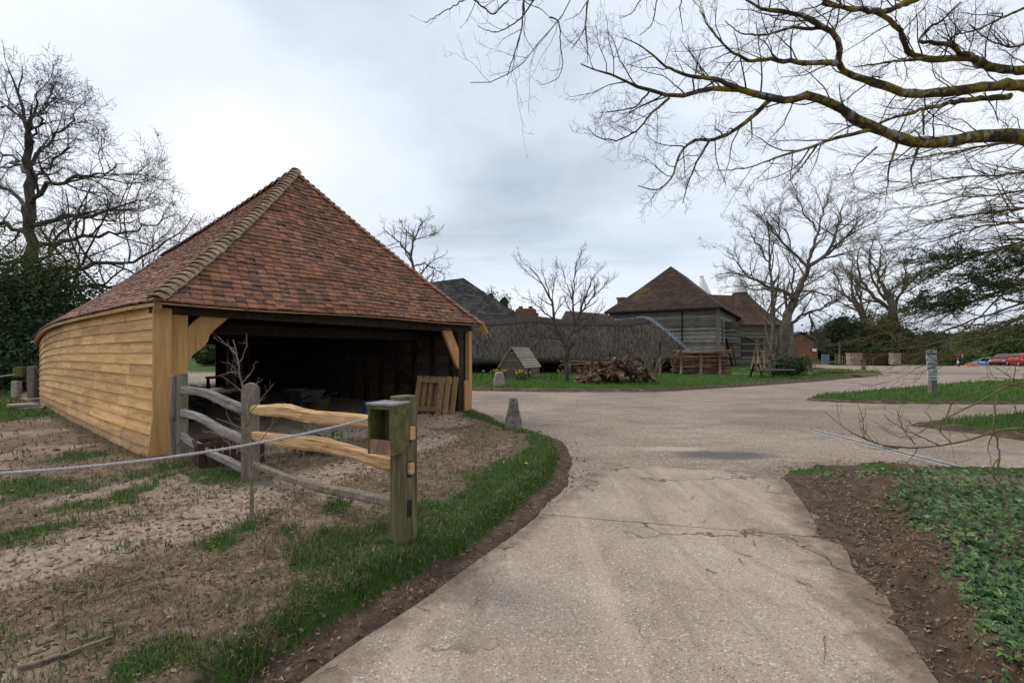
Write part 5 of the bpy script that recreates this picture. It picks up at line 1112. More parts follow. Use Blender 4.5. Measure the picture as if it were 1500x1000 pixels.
r_ = np.random.default_rng(12); base = gz(4.8, 21.4)
for k in range(105):
    fx = r_.random(); x = 3.25+3.3*fx; hmax = 1.22*math.exp(-((fx-0.55)/0.36)**2)+0.12; y = 21.3+(r_.random()-.35)*1.6; dep = abs(y-21.6)/1.3
    z = base+0.10+hmax*(0.95*r_.random()**0.8)*(1-0.5*dep)*0.88; o = link('root_log', LM[k % 6], None, (x, y, z)); s = 0.40+0.48*r_.random()
    o.scale = (s, s, s); slope = (fx-0.55)*1.7; o.rotation_euler = (r_.random()*6, slope*0.6+r_.normal(0, 0.5), r_.normal(0.2, 0.9))
    tag(o, 'gnarled root or log at the '+('left end' if fx < .33 else 'middle' if fx < .67 else 'right end')+' of the lawn heap, '+('lying low' if z < base+.45 else 'piled high'), 'log', 'gnarled roots and logs heaped on the lawn')
# low stack of poles behind the heap and the tall stack by the barn
PM = []
for s in range(6):
    q_ = np.random.default_rng(70+s); n = 12; P = np.stack([np.linspace(-.5, .5, n), 0.012*np.cumsum(q_.normal(0, 1, n)), 0.010*np.cumsum(q_.normal(0, 1, n))], -1); V, F = tube_arrays(P, np.linspace(1, 0.75, n)*0.5, 6); V2_ = V.copy()
    c_ = P[np.repeat(np.arange(n), 6)]; V2_ = c_*np.array([1, 1, 1])+(V-c_)*np.array([0.1, 0.1, 0.1]); me = bpy.data.meshes.new('stacked_pole'); me.from_pydata([tuple(p) for p in V2_], [], list(map(tuple, F))+[tuple(range(6))[::-1], tuple((n-1)*6+j for j in range(6))]); setmats(me, M['pole']); me.update(); PM.append(me)
def stack(x0, x1, y0, y1, h, n, label, group, seed, rr=(0.03, 0.07), ang=0.0):
    r_ = np.random.default_rng(seed)
    for k in range(n):
        L = (x1-x0)*(0.45+0.5*r_.random()); x = x0+L/2+(x1-x0-L)*r_.random(); f = r_.random(); y = y0+(y1-y0)*f; fz = (k+0.5)/n; zb_ = gz(x, y)
        z = zb_+0.05+h*fz; d = rr[0]+(rr[1]-rr[0])*r_.random(); o = link('stacked_pole', PM[k % 6], None, (x, y-0.25*(1-fz)*0, z)); o.scale = (L, d*20*0.5*2, d*20*0.5*2); o.rotation_euler = (r_.random()*6, r_.normal(0, 0.03), ang+r_.normal(0, 0.045))
        tag(o, label, 'pole', group)
stack(10.3, 14.1, 29.1, 29.9, 1.42, 130, 'long thin pole in the tall stack held by posts before the barn', 'coppice poles in the tall stack', 3)
stack(3.0, 8.2, 29.0, 29.8, 0.75, 50, 'thin pole in the low stack behind the root heap', 'poles in the low stack', 4)
for k, x in enumerate((10.75, 12.0, 13.2)):
    z = gz(x, 28.9); t = tag(MB().tube([(x, 28.95, z-.1), (x+0.02, 28.95, z+.6), (x, 28.97, z+1.5-0.1*k)], [0.085, 0.08, 0.075], 8).build('stake', M['grey_post'], None, True), ('leftmost', 'middle', 'rightmost')[k]+' of three round stakes holding the tall pole stack', 'stake', 'stakes of the pole stack')
for k, (x, y, h) in enumerate(((3.6, 28.8, 1.3), (6.2, 28.8, 1.4), (9.4, 28.9, 2.0))):
    z = gz(x, y); tag(MB().tube([(x, y, z-.1), (x+.02, y, z+h*.5), (x, y, z+h)], [0.10, 0.09, 0.085], 8).build('stake', M['pole'], None, True), ('short stake nearest the pear tree behind the lawn', 'stake rising behind the root heap', 'tall grey stake right of the root heap')[k], 'stake', 'stakes behind the root heap')
# poles leaning round the big tree
r_ = np.random.default_rng(31)
for k in range(13):
    a_ = -1.9+3.0*k/12; b0 = np.array([22.0+1.2*math.sin(a_)*0.9-0.45, 38.8-0.8*math.cos(a_), 0.0]); b0[2] = gz(b0[0], b0[1]); L = 1.2+1.8*r_.random() if k % 6 else 2.5
    tp = np.array([b0[0]*0.45+21.8*0.55+r_.normal(0, 0.3), 39.2, 0.2+L]); mid_ = (b0+tp)/2+r_.normal(0, 0.06, 3)
    tag(MB().tube([b0, mid_, tp], [0.055, 0.048, 0.035], 6).build('leaning_pole', M['pole'] if k % 2 else M['twig_pale'], None, True), 'slim pole leaning against the trunk of the big bare tree', 'pole', 'poles leaning against the big tree')
# picnic table
px_, py_ = 14.4, 25.6; pz = gz(px_, py_); pt = thing('picnic_table', 'weathered dark picnic table with benches on the lawn', 'picnic table', (px_, py_, pz))
for k in range(5): MB().box((px_, py_-0.3+0.15*k, pz+0.74), (1.95, 0.135, 0.04)).build('top_plank', M['dark_beam'], pt)
for s in (-1, 1):
    MB().box((px_, py_+s*0.72, pz+0.44), (1.95, 0.24, 0.045)).build('bench_seat', M['grey_post'], pt)
    MB().beam((px_+s*0.62, py_-0.75, pz+0.39), (px_+s*0.62, py_+0.75, pz+0.39), 0.05, 0.10).build('bearer', M['dark_beam'], pt)
    for u_ in (-1, 1): MB().beam((px_+s*0.67, py_+u_*0.2, pz+0.72), (px_+s*0.67, py_+u_*0.66, pz-0.01), 0.05, 0.10, (1, 0, 0)).build('leg', M['dark_beam'], pt)
# stump post, planks, notice boards
tag(MB().tube([(25.6, 33.2, gz(25.6, 33.2)-.1), (25.62, 33.2, 0.7), (25.58, 33.2, 1.12)], [0.16, 0.145, 0.15], 10).build('stump_post', M['pole'], None, True), 'thick brown stump post at the tip of the far lawn', 'post')
tag(MB().tube([(19.0, 29.0, gz(19.0, 29.0)-.1), (19.0, 29.0, 1.05)], [0.13, 0.12], 9).build('stump_post', M['pole'], None, True), 'short post beside the dark round bush on the lawn', 'post')
for k in range(6):
    x = 19.6+0.55*k; y = 29.3-0.2*(k % 3); z = gz(x, y); tag(MB().beam((x-1.2, y, z+.12+.05*(k % 3)), (x+1.1, y+.3, z+.10+.05*(k % 3)), 0.20, 0.05).build('plank', M['pale_stone'] if k % 2 else M['pole'], None), 'sawn plank lying in the low pile on the lawn', 'plank', 'sawn planks lying on the lawn')
ab = thing('notice_board', 'blue notice board in a pale frame beside the brick shed', 'sign', (42.0, 61.0, 0.1)); za = gz(42, 61)
MB().box((42, 61, za+0.75), (1.0, 0.06, 1.25)).build('frame', M['pale_stone'], ab); MB().box((42, 60.95, za+0.78), (0.82, 0.03, 1.05)).build('panel', pm('blue_print', [(0.3, (0.05, 0.09, 0.17)), (0.7, (0.14, 0.20, 0.30))], 3, 3, 0.5, 0), ab)
tag(MB().tube([(44.6, 62, 0), (44.6, 62, 3.0)], 0.09, 8).build('pole_post', M['grey_post'], None, True), 'slim grey pole standing before the dark evergreens', 'post')
# hurdles / picket fence and walls at the back of the yard
pf = thing('picket_fence', 'grey cleft picket fence before the dark evergreens', 'fence', (50, 62, 0.1)); r_ = np.random.default_rng(5)
for k in range(34):
    x = 43.8+k*0.3; h = 1.0+0.3*r_.random(); MB().box((x, 61.6, 0.05+h/2), (0.11, 0.04, h)).build('pale', M['grey_post'], pf)
for zz in (0.4, 0.85): MB().beam((43.7, 61.66, zz), (54.0, 61.66, zz), 0.05, 0.08).build('rail', M['grey_post'], pf)
hw_ = pm('woven_hazel', [(0.3, (0.035, 0.022, 0.016)), (0.7, (0.10, 0.068, 0.048))], 5, 6, 0.95, 0.6, 0.04, (1, 1, 8))
for k, (px0, px1, lab) in enumerate(((1264, 1308, 'dark woven hurdle panel left of the stone gate pier'), (1318, 1366, 'dark woven hurdle panel right of the stone gate pier'))):
    a = at(px0, 530, 58.5); b = at(px1, 530, 58.5); t = thing('woven_hurdle', lab, 'hurdle', ((a[0]+b[0])/2, 58.5, 0.0)); m = MB()
    for i in range(9):
        zz = 0.12+i*0.155; P = np.array([[a[0]+(b[0]-a[0])*u, 58.5+0.05*math.sin(u*26+i*math.pi), zz+0.02*math.sin(u*9+i)] for u in np.linspace(0, 1, 40)]); MB().tube(P, 0.085, 6).build('rod', hw_, t, True)
    for u in np.linspace(0.02, 0.98, 8): MB().tube([(a[0]+(b[0]-a[0])*u, 58.5, 0), (a[0]+(b[0]-a[0])*u, 58.5, 1.5)], 0.05, 6).build('upright', hw_, t)
for k, (px0, w_, lab) in enumerate(((1251, 1.5, 'broad rubble stone pier by the picket fence'), (1311, 1.0, 'stone gate pier between the two woven hurdles'))):
    p = at(px0, 530, 57.6); t = thing('stone_pier', lab, 'pier', (p[0], 57.6, 0)); q_ = np.random.default_rng(k)
    for i in range(5):
        for j in range(3): MB().box((p[0]-w_/2+w_*(j+0.5)/3, 57.6, 0.14+i*0.27), (w_/3*0.97, 0.7+0.1*q_.random(), 0.262)).build('stone', M['pale_stone'], t, bevel=0.03)
    MB().box((p[0], 57.6, 1.42), (w_*1.05, 0.85, 0.10)).build('cap', M['pale_stone'], t)

# ---------------------------------------------------------------- sign by the road
sx, sy = 15.45, 16.7; sz = gz(sx, sy); sg = thing('sign_post', 'brown timber post carrying three white notice panels on the grass island', 'sign', (sx, sy, sz))
MB().box((sx+0.06, sy+0.08, sz+0.78), (0.20, 0.17, 1.62)).build('post', M['grey_post'], sg, bevel=0.012)
pw = pm('pale_notice', [(0.3, (0.42, 0.47, 0.50)), (0.7, (0.55, 0.60, 0.62))], 4, 3, 0.5, 0); ink = pm('black_ink', [(0.4, (0.012, 0.012, 0.014)), (0.6, (0.03, 0.03, 0.032))], 5, 2, 0.6, 0); ink2 = pm('grey_ink', [(0.4, (0.14, 0.15, 0.16)), (0.6, (0.22, 0.23, 0.24))], 5, 2, 0.6, 0)
tilt = (unit([0.985, -0.17, -0.02]), unit([0.17, 0.985, 0]), unit([0.02, 0, 1])); SO = np.array([sx-0.10, sy-0.06, sz])
for k, (z0, z1, dx) in enumerate(((1.235, 1.60, -0.02), (0.855, 1.20, 0.0), (0.49, 0.845, 0.03))):
    p = SO+np.array([dx, 0, (z0+z1)/2]); pn = MB().box(p, (0.33, 0.02, z1-z0), tilt).build('panel', pw, sg)
    def strip(u0, u1, zz, h, mt, nm): MB().box(p+tilt[0]*((u0+u1)/2)+tilt[2]*zz-tilt[1]*0.0115, (u1-u0, 0.004, h), tilt).build(nm, mt, pn)
    r_ = np.random.default_rng(k+3)
    def word(u0, u1, zz, h, mt):
        u = u0
        while u < u1: 
            w_ = 0.010+0.012*r_.random(); strip(u, u+w_, zz+0.006*r_.normal(), h*(0.6+0.5*r_.random()), mt, 'letter'); u += w_+0.008
    if k == 0:
        word(-0.08, 0.07, 0.105, 0.05, ink2); strip(-0.14, 0.13, 0.02, 0.035, ink, 'arrow_shaft'); strip(-0.085, -0.06, -0.055, 0.10, ink, 'arrow_stem'); word(-0.03, 0.12, -0.10, 0.045, ink2)
    elif k == 1:
        word(-0.12, 0.0, 0.10, 0.05, ink2); word(-0.11, 0.13, 0.045, 0.05, ink2); word(-0.09, 0.13, 0.0, 0.045, ink2); strip(-0.10, 0.12, -0.09, 0.035, ink, 'arrow_shaft'); strip(-0.11, -0.085, -0.085, 0.06, ink, 'arrow_head')
    else:
        strip(0.02, 0.14, 0.145, 0.03, ink, 'arrow_shaft'); word(-0.11, 0.12, 0.08, 0.05, ink2); word(-0.13, 0.12, 0.01, 0.045, ink2); strip(-0.10, 0.11, -0.10, 0.03, ink, 'arrow_shaft'); strip(0.09, 0.11, -0.10, 0.055, ink, 'arrow_head')

# ---------------------------------------------------------------- cars and a walker in the far car park
glass = pm('car_glass', [(0.4, (0.015, 0.018, 0.022)), (0.6, (0.03, 0.034, 0.04))], 2, 2, 0.12, 0, spec=0.6)
tyre = pm('tyre_rubber', [(0.4, (0.015, 0.015, 0.016)), (0.6, (0.03, 0.03, 0.03))], 8, 2, 0.9, 0); rim = pm('wheel_alloy', [(0.4, (0.30, 0.31, 0.32)), (0.6, (0.45, 0.46, 0.47))], 8, 2, 0.4, 0)
plate_y = pm('yellow_plate', [(0.4, (0.55, 0.40, 0.02)), (0.6, (0.62, 0.46, 0.03))], 8, 2, 0.6, 0); lamp_r = pm('red_lamp', [(0.4, (0.25, 0.01, 0.01)), (0.6, (0.35, 0.02, 0.02))], 8, 2, 0.3, 0); lamp_w = pm('clear_lamp', [(0.4, (0.5, 0.5, 0.5)), (0.6, (0.65, 0.65, 0.65))], 8, 2, 0.2, 0)
def car(label, x, y, z, rot, col, L=4.1):
    paint = pm('car_paint_'+label.split()[0], [(0.3, tuple(c_*0.85 for c_ in col)), (0.7, col)], 2, 2, 0.3, 0, spec=0.5)
    t = thing('parked_car', label, 'car', (x, y, z), 'cars in the far car park'); t.rotation_euler = (0, 0, rot); O = np.array([x, y, z]); W = 0.86
    # side outline: x forward, z up ; lower body then cabin
    st = [(-L/2, .42, .62, .70), (-L/2+.12, .28, .90, .80), (-1.35, .22, .95, .86), (-.3, .20, .94, .86), (.75, .20, .93, .86), (1.35, .22, .84, .84), (L/2-.15, .28, .70, .78), (L/2, .40, .58, .66)]
    V = []; n = 10
    for (sx_, zb_, zt_, hw) in st:
        for (fy, fz) in ((-.9, 0), (-1, .25), (-1, .7), (-.93, 1), (-.4, 1.04), (.4, 1.04), (.93, 1), (1, .7), (1, .25), (.9, 0)): V.append(O+np.array([sx_, fy*hw, zb_+(zt_-zb_)*fz]))
    F = [(i*n+j, i*n+(j+1) % n, (i+1)*n+(j+1) % n, (i+1)*n+j) for i in range(len(st)-1) for j in range(n)]+[tuple(range(n))[::-1], tuple((len(st)-1)*n+j for j in range(n))]
    MB().add(V, F).build('body', paint, t, True)
    cab = [(-L/2+.22, .92, 1.0, .74), (-L/2+.55, .92, 1.38, .66), (-.5, .92, 1.46, .66), (.35, .92, 1.42, .65), (1.2, .88, .95, .70)]; V = []
    for (sx_, zb_, zt_, hw) in cab:
        for (fy, fz) in ((-1.08, 0), (-.98, .9), (-.85, 1), (.85, 1), (.98, .9), (1.08, 0)): V.append(O+np.array([sx_, fy*hw, zb_+(zt_-zb_)*fz]))
    F = [(i*6+j, i*6+j+1, (i+1)*6+j+1, (i+1)*6+j) for i in range(len(cab)-1) for j in range(5)]+[tuple(range(6))[::-1], tuple(24+j for j in range(6))]
    cb = MB().add(V, F).build('cabin', paint, t)
    def quad(pts, nm, mt, par): MB().prism([O+np.array(p) for p in pts], (0, 0, 0.004)).build(nm, mt, par)
    for s in (-1, 1):
        for a0, a1, b0, b1 in ((-1.25, -.45, -1.1, -.45), (-.38, .45, -.38, .3)):
            MB().prism([O+np.array(p) for p in ((a0, s*.735, .97), (a1, s*.735, .97), (b1, s*.675, 1.33), (b0, s*.675, 1.33))], (0, s*.012, 0)).build('side_window', glass, cb)
        wx_ = [(-L/2+.78), (L/2-.82)]
        for q_ in wx_:
            ring = [O+np.array([q_+.22*math.cos(a_), s*.78, .31+.22*math.sin(a_)]) for a_ in np.linspace(0, 2*math.pi, 17)]
            wh = MB().tube(ring, 0.095, 7, False).build('wheel', tyre, t, True); MB().prism([O+np.array([q_+.19*math.cos(a_), s*.83, .31+.19*math.sin(a_)]) for a_ in np.linspace(0, 2*math.pi, 13)[:-1]], (0, s*.02, 0)).build('rim', rim, wh)
        MB().box(O+np.array([-L/2+.05, s*.62, .80]), (.10, .18, .24)).build('tail_lamp', lamp_r, t); MB().box(O+np.array([L/2-.10, s*.58, .62]), (.16, .28, .15)).build('headlamp', lamp_w, t)
        MB().box(O+np.array([.72, s*.92, .98]), (.10, .16, .12)).build('mirror', paint, t)
    MB().prism([O+np.array(p) for p in ((1.16, -.62, .97), (1.16, .62, .97), (.42, .55, 1.38), (.42, -.55, 1.38))], (0.02, 0, 0.012)).build('windscreen', glass, cb)
    MB().prism([O+np.array(p) for p in ((-L/2+.20, -.62, 1.0), (-L/2+.20, .62, 1.0), (-L/2+.5, .55, 1.34), (-L/2+.5, -.55, 1.34))], (-0.02, 0, 0.012)).build('rear_window', glass, cb)
    MB().box(O+np.array([-L/2-.01, 0, .55]), (.02, .52, .11)).build('number_plate', plate_y, t)
    MB().box(O+np.array([0, 0, .24]), (L-.3, 1.5, .16)).build('underbody', tyre, t)
car('bright red hatchback at the picture edge, nearest the camera in the car park', 58.7, 52.3, float(road_z(np.array(58.7), np.array(52.3))), R(62), (0.36, 0.02, 0.025), 4.2)
car('dark red car parked just left of the bright red hatchback', 60.2, 55.6, float(road_z(np.array(60.2), np.array(55.6))), R(205), (0.20, 0.018, 0.018), 4.3)
car('pale blue car half sunk behind the car park edge', 62.6, 59.8, float(road_z(np.array(62.6), np.array(59.8))), R(110), (0.16, 0.24, 0.42), 4.0)
o = MB(); 
for k in range(3): o.box((52.1+0.45*k-0.4, 51.6, float(road_z(np.array(51.6), np.array(51.6)))+0.10+0.05*(k % 2)), (0.62, 0.4, 0.22), taper=0.8)
tag(o.build('barrier_base', pm('orange_plastic', [(0.3, (0.55, 0.10, 0.02)), (0.7, (0.72, 0.16, 0.03))], 3, 2, 0.5, 0), None, bevel=0.02), 'low bright orange plastic barrier base on the car park edge', 'barrier')

def skin_mesh(name, J, Ed, Rd, mat, parent, O, sub=2):
    me = bpy.data.meshes.new(name); me.from_pydata([tuple(j) for j in J], Ed, []); setmats(me, mat)
    o = link(name, me, parent, O); m = o.modifiers.new('skin', 'SKIN'); m.use_smooth_shade = True
    for v_, r__ in zip(me.skin_vertices[0].data, Rd): v_.radius = (r__, r__) if not isinstance(r__, tuple) else r__
    me.skin_vertices[0].data[0].use_root = True
    s = o.modifiers.new('sub', 'SUBSURF'); s.levels = sub; s.render_levels = sub; return o
def person(x, y, z):
    t = thing('person', 'person in navy with one red and one cream sleeve walking away by the car park', 'person', (x, y, z)); O = (x, y, z)
    skin = pm('skin', [(0.4, (0.42, 0.25, 0.18)), (0.6, (0.50, 0.31, 0.23))], 4, 2, 0.6, 0); navy = pm('navy_cloth', [(0.4, (0.012, 0.016, 0.035)), (0.6, (0.025, 0.032, 0.06))], 6, 3, 0.9, 0)
    red = pm('red_cloth', [(0.4, (0.30, 0.02, 0.03)), (0.6, (0.38, 0.03, 0.04))], 6, 3, 0.9, 0); cream = pm('cream_cloth', [(0.4, (0.50, 0.42, 0.35)), (0.6, (0.60, 0.52, 0.44))], 6, 3, 0.9, 0); hairm = pm('brown_hair', [(0.4, (0.06, 0.03, 0.018)), (0.6, (0.11, 0.06, 0.035))], 6, 3, 0.8, 0)
    # pelvis, spine, chest, neck, head, crown, arms, legs
    J = [(0, 0, .95), (0, 0, 1.12), (0, .01, 1.34), (0, .01, 1.46), (0, -.01, 1.56), (0, 0, 1.68), (-.19, .0, 1.40), (-.27, .02, 1.13), (-.25, -.08, .90), (-.25, -.11, .80), (.19, 0, 1.40), (.27, -.03, 1.13), (.26, .06, .90), (.26, .08, .80),
         (-.10, 0, .88), (-.11, -.10, .48), (-.11, .02, .08), (-.11, -.12, .04), (.10, 0, .88), (.11, .10, .48), (.11, .16, .08), (.11, .03, .04)]
    E = [(0, 1), (1, 2), (2, 3), (3, 4), (4, 5), (2, 6), (6, 7), (7, 8), (8, 9), (2, 10), (10, 11), (11, 12), (12, 13), (0, 14), (14, 15), (15, 16), (16, 17), (0, 18), (18, 19), (19, 20), (20, 21)]
    Rd = [.135, .12, .14, .055, .095, .07, .065, .045, .035, .035, .065, .045, .035, .035, .085, .058, .042, .03, .085, .058, .042, .03]
    skin_mesh('body', J, E, Rd, skin, t, O)
    sub = lambda ids, grow: ([J[i] for i in ids], [Rd[i]*grow+0.006 for i in ids])
    for ids, ed, nm, mt, gr in (([0, 1, 2], [(0, 1), (1, 2)], 'vest', navy, 1.22), ([0, 14, 15, 16, 18, 19, 20], [(0, 1), (1, 2), (2, 3), (0, 4), (4, 5), (5, 6)], 'trousers', navy, 1.18), ([6, 7, 8], [(0, 1), (1, 2)], 'sleeve', red, 1.35), ([10, 11, 12], [(0, 1), (1, 2)], 'sleeve', cream, 1.35)):
        j_, r_ = sub(ids, gr); skin_mesh(nm, j_, ed, r_, mt, t, O)
    skin_mesh('hair', [(0, .03, 1.50), (0, .035, 1.60), (0, .01, 1.70)], [(0, 1), (1, 2)], [.07, .105, .075], hairm, t, O)
    bg_ = thing('carrier_bag', 'pale carrier bag held in the left hand of the walking person', 'bag', (x-.27, y-.11, z+.42)); b0 = np.array([x-.27, y-.11, z+.40])
    m_ = MB(); m_.box(b0+[0, 0, .15], (.20, .11, .30), None, 0.82); m_.build('sack', pm('pale_plastic', [(0.4, (0.42, 0.52, 0.55)), (0.6, (0.55, 0.64, 0.66))], 5, 2, 0.5, 0), bg_, bevel=0.02); MB().tube([b0+[-.06, 0, .29], b0+[0, 0, .40], b0+[.06, 0, .29]], .008, 5).build('handle', M['white'], bg_)
pxx, pyy = 47.2, 48.0; person(pxx, pyy, float(road_z(np.array(pxx), np.array(pyy))))

# ---------------------------------------------------------------- bare trees
def tubes_batch(P, r, n):          # many tubes of equal length at once: P (m,k,3), r (m,k)
    m_, k, _ = P.shape; T = np.gradient(P, axis=1); T /= np.maximum(np.linalg.norm(T, axis=2, keepdims=True), 1e-9); mean = T.mean(1)
    ref = np.where((np.abs(mean[:, 2]) < 0.8*np.linalg.norm(mean, axis=1))[:, None], np.array([[0, 0, 1.0]]), np.array([[1.0, 0.2, 0]]))[:, None, :]
    A = np.cross(T, np.broadcast_to(ref, T.shape)); A /= np.maximum(np.linalg.norm(A, axis=2, keepdims=True), 1e-9); B = np.cross(T, A); a = np.arange(n)*2*math.pi/n
    V = P[:, :, None, :]+r[:, :, None, None]*(np.cos(a)[None, None, :, None]*A[:, :, None, :]+np.sin(a)[None, None, :, None]*B[:, :, None, :])
    i = np.arange(k-1)[:, None]*n; j = np.arange(n)[None, :]; F0 = np.stack([i+j, i+n+j, i+n+(j+1) % n, i+(j+1) % n], -1).reshape(-1, 4)
    return V.reshape(-1, 3), (F0[None]+(np.arange(m_)*k*n)[:, None, None]).reshape(-1, 4)
class Tree:
    def __init__(s): s.q = {}
    def add(s, key, P, r, sides): s.q.setdefault(key, {}).setdefault((len(P), sides), []).append((np.asarray(P, float), np.asarray(r, float)))
    def arrays(s, key):
        Vs, Fs, b = [], [], 0
        for (k, n), L in s.q[key].items():
            V, F = tubes_batch(np.array([p for p, _ in L]), np.array([r for _, r in L]), n); Vs.append(V); Fs.append(F+b); b += len(V)
        return np.vstack(Vs), np.vstack(Fs)
    def build(s, key, name, mat, parent): V, F = s.arrays(key); return place(name, V, F, mat, parent, True)
def rotv(v, axis, a):
    return v*math.cos(a)+cr3(axis, v)*math.sin(a)+axis*(axis@v)*(1-math.cos(a))
def spray(T, key, P, r, lev, g, prm, frm=0.2):
    """grow children along polyline P"""
    if lev >= prm['lev']: return
    dd = np.diff(P, axis=0); d = np.concatenate([[0], np.cumsum(np.sqrt((dd*dd).sum(1)))]); L = d[-1]
    n = max(1, int(round(prm['n'][lev]*(0.7+0.6*g.random())*(min(1.0, L/prm['ref'][lev])))))
    for k in range(n):
        f = frm+(1-frm)*(k+g.random())/n; s = f*L; i = min(len(P)-2, max(0, int(np.searchsorted(d, s))-1)); u_ = (s-d[i])/max(1e-9, d[i+1]-d[i]); p = P[i]+dd[i]*u_; t = unit(dd[i]); rr_ = r[i]+(r[i+1]-r[i])*u_
        ax = unit(cr3(t, g.normal(0, 1, 3))); a = R(prm['ang'][0]+(prm['ang'][1]-prm['ang'][0])*g.random()); dr = rotv(t, ax, a)
        if prm.get('flat'): dr = unit(dr*np.array([1, 1, prm['flat']]))
        dr = unit(dr+np.array([0, 0, prm['up']])*0.6)
        L2 = L*prm['ratio']*(0.55+0.75*g.random())*(1.15-0.6*f); L2 = min(max(L2, prm['min']), prm.get('max', 99)); r2 = max(prm['rmin'], min(rr_*0.62, 0.055*L2*prm.get('thick', 1)))
        branch(T, key, p, dr, L2, r2, lev+1, g, prm)
def branch(T, key, p, d, L, r, lev, g, prm):
    n = (8, 7, 6, 5, 4, 4)[min(lev, 5)]; P = [np.array(p, float)]; st = L/n; w_ = prm['wig']
    nz_ = g.normal(0, w_, (n, 3)); nz_[:, 2] += prm['up']*0.22
    for i in range(n):
        d = unit(d+nz_[i]); P.append(P[-1]+d*st)
    P = np.array(P); rad = np.linspace(r, max(prm['rmin']*0.6, r*0.3), n+1)
    T.add(key, P, rad, 6 if r > 0.05 else (4 if r > 0.012 else 3)); spray(T, key, P, rad, lev, g, prm)
def limb(T, key, pts, r0, r1, g, prm, n=18, jit=0.0, sides=8, lev=0, frm=0.12, knob=0.06):
    pts = np.array(pts, float); d = np.concatenate([[0], np.cumsum(np.linalg.norm(np.diff(pts, axis=0), axis=1))]); s = np.linspace(0, d[-1], n); P = np.stack([np.interp(s, d, pts[:, c]) for c in range(3)], -1)
    Q = P.copy(); Q[1:-1] = 0.25*P[:-2]+0.5*P[1:-1]+0.25*P[2:]; Q[1:-1] += g.normal(0, jit, (n-2, 3)); rad = np.linspace(r0, r1, n)*(1+g.normal(0, knob, n)); T.add(key, Q, rad, sides); spray(T, key, Q, rad, lev, g, prm, frm); return Q, rad
def pxline(pts, d0, d1=None, wob_=0.0, g=None):
    n = len(pts); d1 = d0 if d1 is None else d1
    return [at(x, y, d0+(d1-d0)*i/max(1, n-1)+(g.normal(0, wob_) if g is not None and 0 < i < n-1 else 0)) for i, (x, y) in enumerate(pts)]

# -- big oak left of the shed
g = np.random.default_rng(101); T = Tree(); D = 25.0
prm = dict(lev=4, n=[10, 8, 6, 4], ref=[5, 2.5, 1.2, 0.6], ang=(28, 62), up=0.10, ratio=0.42, min=0.35, rmin=0.008, wig=0.17, thick=0.8)
low = dict(prm, n=[13, 8, 5, 3]); tr = [(40, 560), (44, 470), (46, 380), (44, 300), (42, 240), (40, 200), (34, 160), (22, 125), (12, 100)]
P = np.array(pxline(tr, D)); P[0][2] = 0.0; Q, rad = limb(T, 'trunk', P, 0.52, 0.02, g, dict(prm, n=[9, 6, 5, 3], lev=3, ratio=0.17, up=0.02), 24, 0.05, 10, frm=0.7)
for (pts, r0) in (([(44, 300), (75, 268), (110, 262), (150, 255), (185, 240)], .20), ([(44, 330), (85, 318), (140, 312), (190, 300), (232, 276)], .22), ([(45, 365), (90, 352), (150, 345), (220, 330), (262, 312)], .22), ([(46, 400), (100, 392), (160, 388), (215, 375), (250, 345), (285, 312)], .22),
                  ([(46, 420), (110, 420), (180, 418), (240, 395), (290, 340)], .20), ([(42, 240), (65, 215), (88, 190), (110, 170), (125, 150)], .14), ([(42, 215), (58, 180), (72, 150), (82, 128)], .10), ([(44, 280), (70, 240), (100, 215), (122, 200)], .13), ([(40, 195), (48, 160), (52, 130), (60, 112)], .08),
                  ([(42, 260), (20, 235), (0, 225), (-30, 205)], .15), ([(44, 310), (10, 280), (-20, 262), (-60, 240)], .2), ([(45, 345), (5, 330), (-40, 318), (-90, 300)], .2), ([(45, 385), (0, 380), (-50, 372), (-110, 350)], .2), ([(38, 180), (22, 165), (5, 158), (-15, 150)], .08),
                  ([(46, 395), (70, 375), (90, 340), (120, 300), (150, 285)], .15), ([(46, 440), (120, 440), (200, 425), (260, 385)], .17)):
    dz = g.normal(0, 2.2); limb(T, 'limb', pxline(pts, D, D+dz), r0*0.66, 0.014, g, low, 16, 0.10)
oak = thing('bare_oak', 'large bare spreading oak rising behind the left end of the shed', 'tree', (-26.4, 25, 0)); T.build('trunk', 'trunk', M['bark'], oak); T.build('limb', 'crown', M['bark'], oak)

# -- leaf clouds (evergreens, hedges): leaf-sized faces through the crown volume on a twig frame
LEAF = np.array([(-.5, 0, 0), (0, -.28, .06), (.5, 0, 0), (0, .28, .06)]); LEAFF = np.array([(0, 1, 2, 3)])
def leaf_cloud(name, blobs, n, size, mat, parent, seed, core=None, clump=0.35, flat=0.5):
    """blobs: (centre, radii, weight)"""
    r_ = np.random.default_rng(seed); w_ = np.array([b[2] for b in blobs], float); w_ /= w_.sum(); ix = r_.choice(len(blobs), n//12+1, p=w_); C = np.array([b[0] for b in blobs], float)[ix]; Rd = np.array([b[1] for b in blobs], float)[ix]
    u = r_.normal(0, 1, (len(ix), 3)); u /= np.linalg.norm(u, axis=1, keepdims=True); rad = (0.55+0.5*r_.random(len(ix)))[:, None]; cl = C+u*rad*Rd
    P = np.repeat(cl, 12, 0)+r_.normal(0, 1, (len(cl)*12, 3))*clump; P = P[P[:, 2] > 0.02]; m_ = len(P)
    A = r_.normal(0, 1, (m_, 3)); A[:, 2] *= flat; A /= np.linalg.norm(A, axis=1, keepdims=True); B = np.cross(A, r_.normal(0, 1, (m_, 3))); B /= np.linalg.norm(B, axis=1, keepdims=True); fr = np.stack([A, B, np.cross(A, B)], 2)
    sc = size*(0.6+0.8*r_.random((m_, 1)))*np.ones((1, 3)); V, F = inst(LEAF, LEAFF, fr, P, sc); return place(name, V, F, mat, parent)
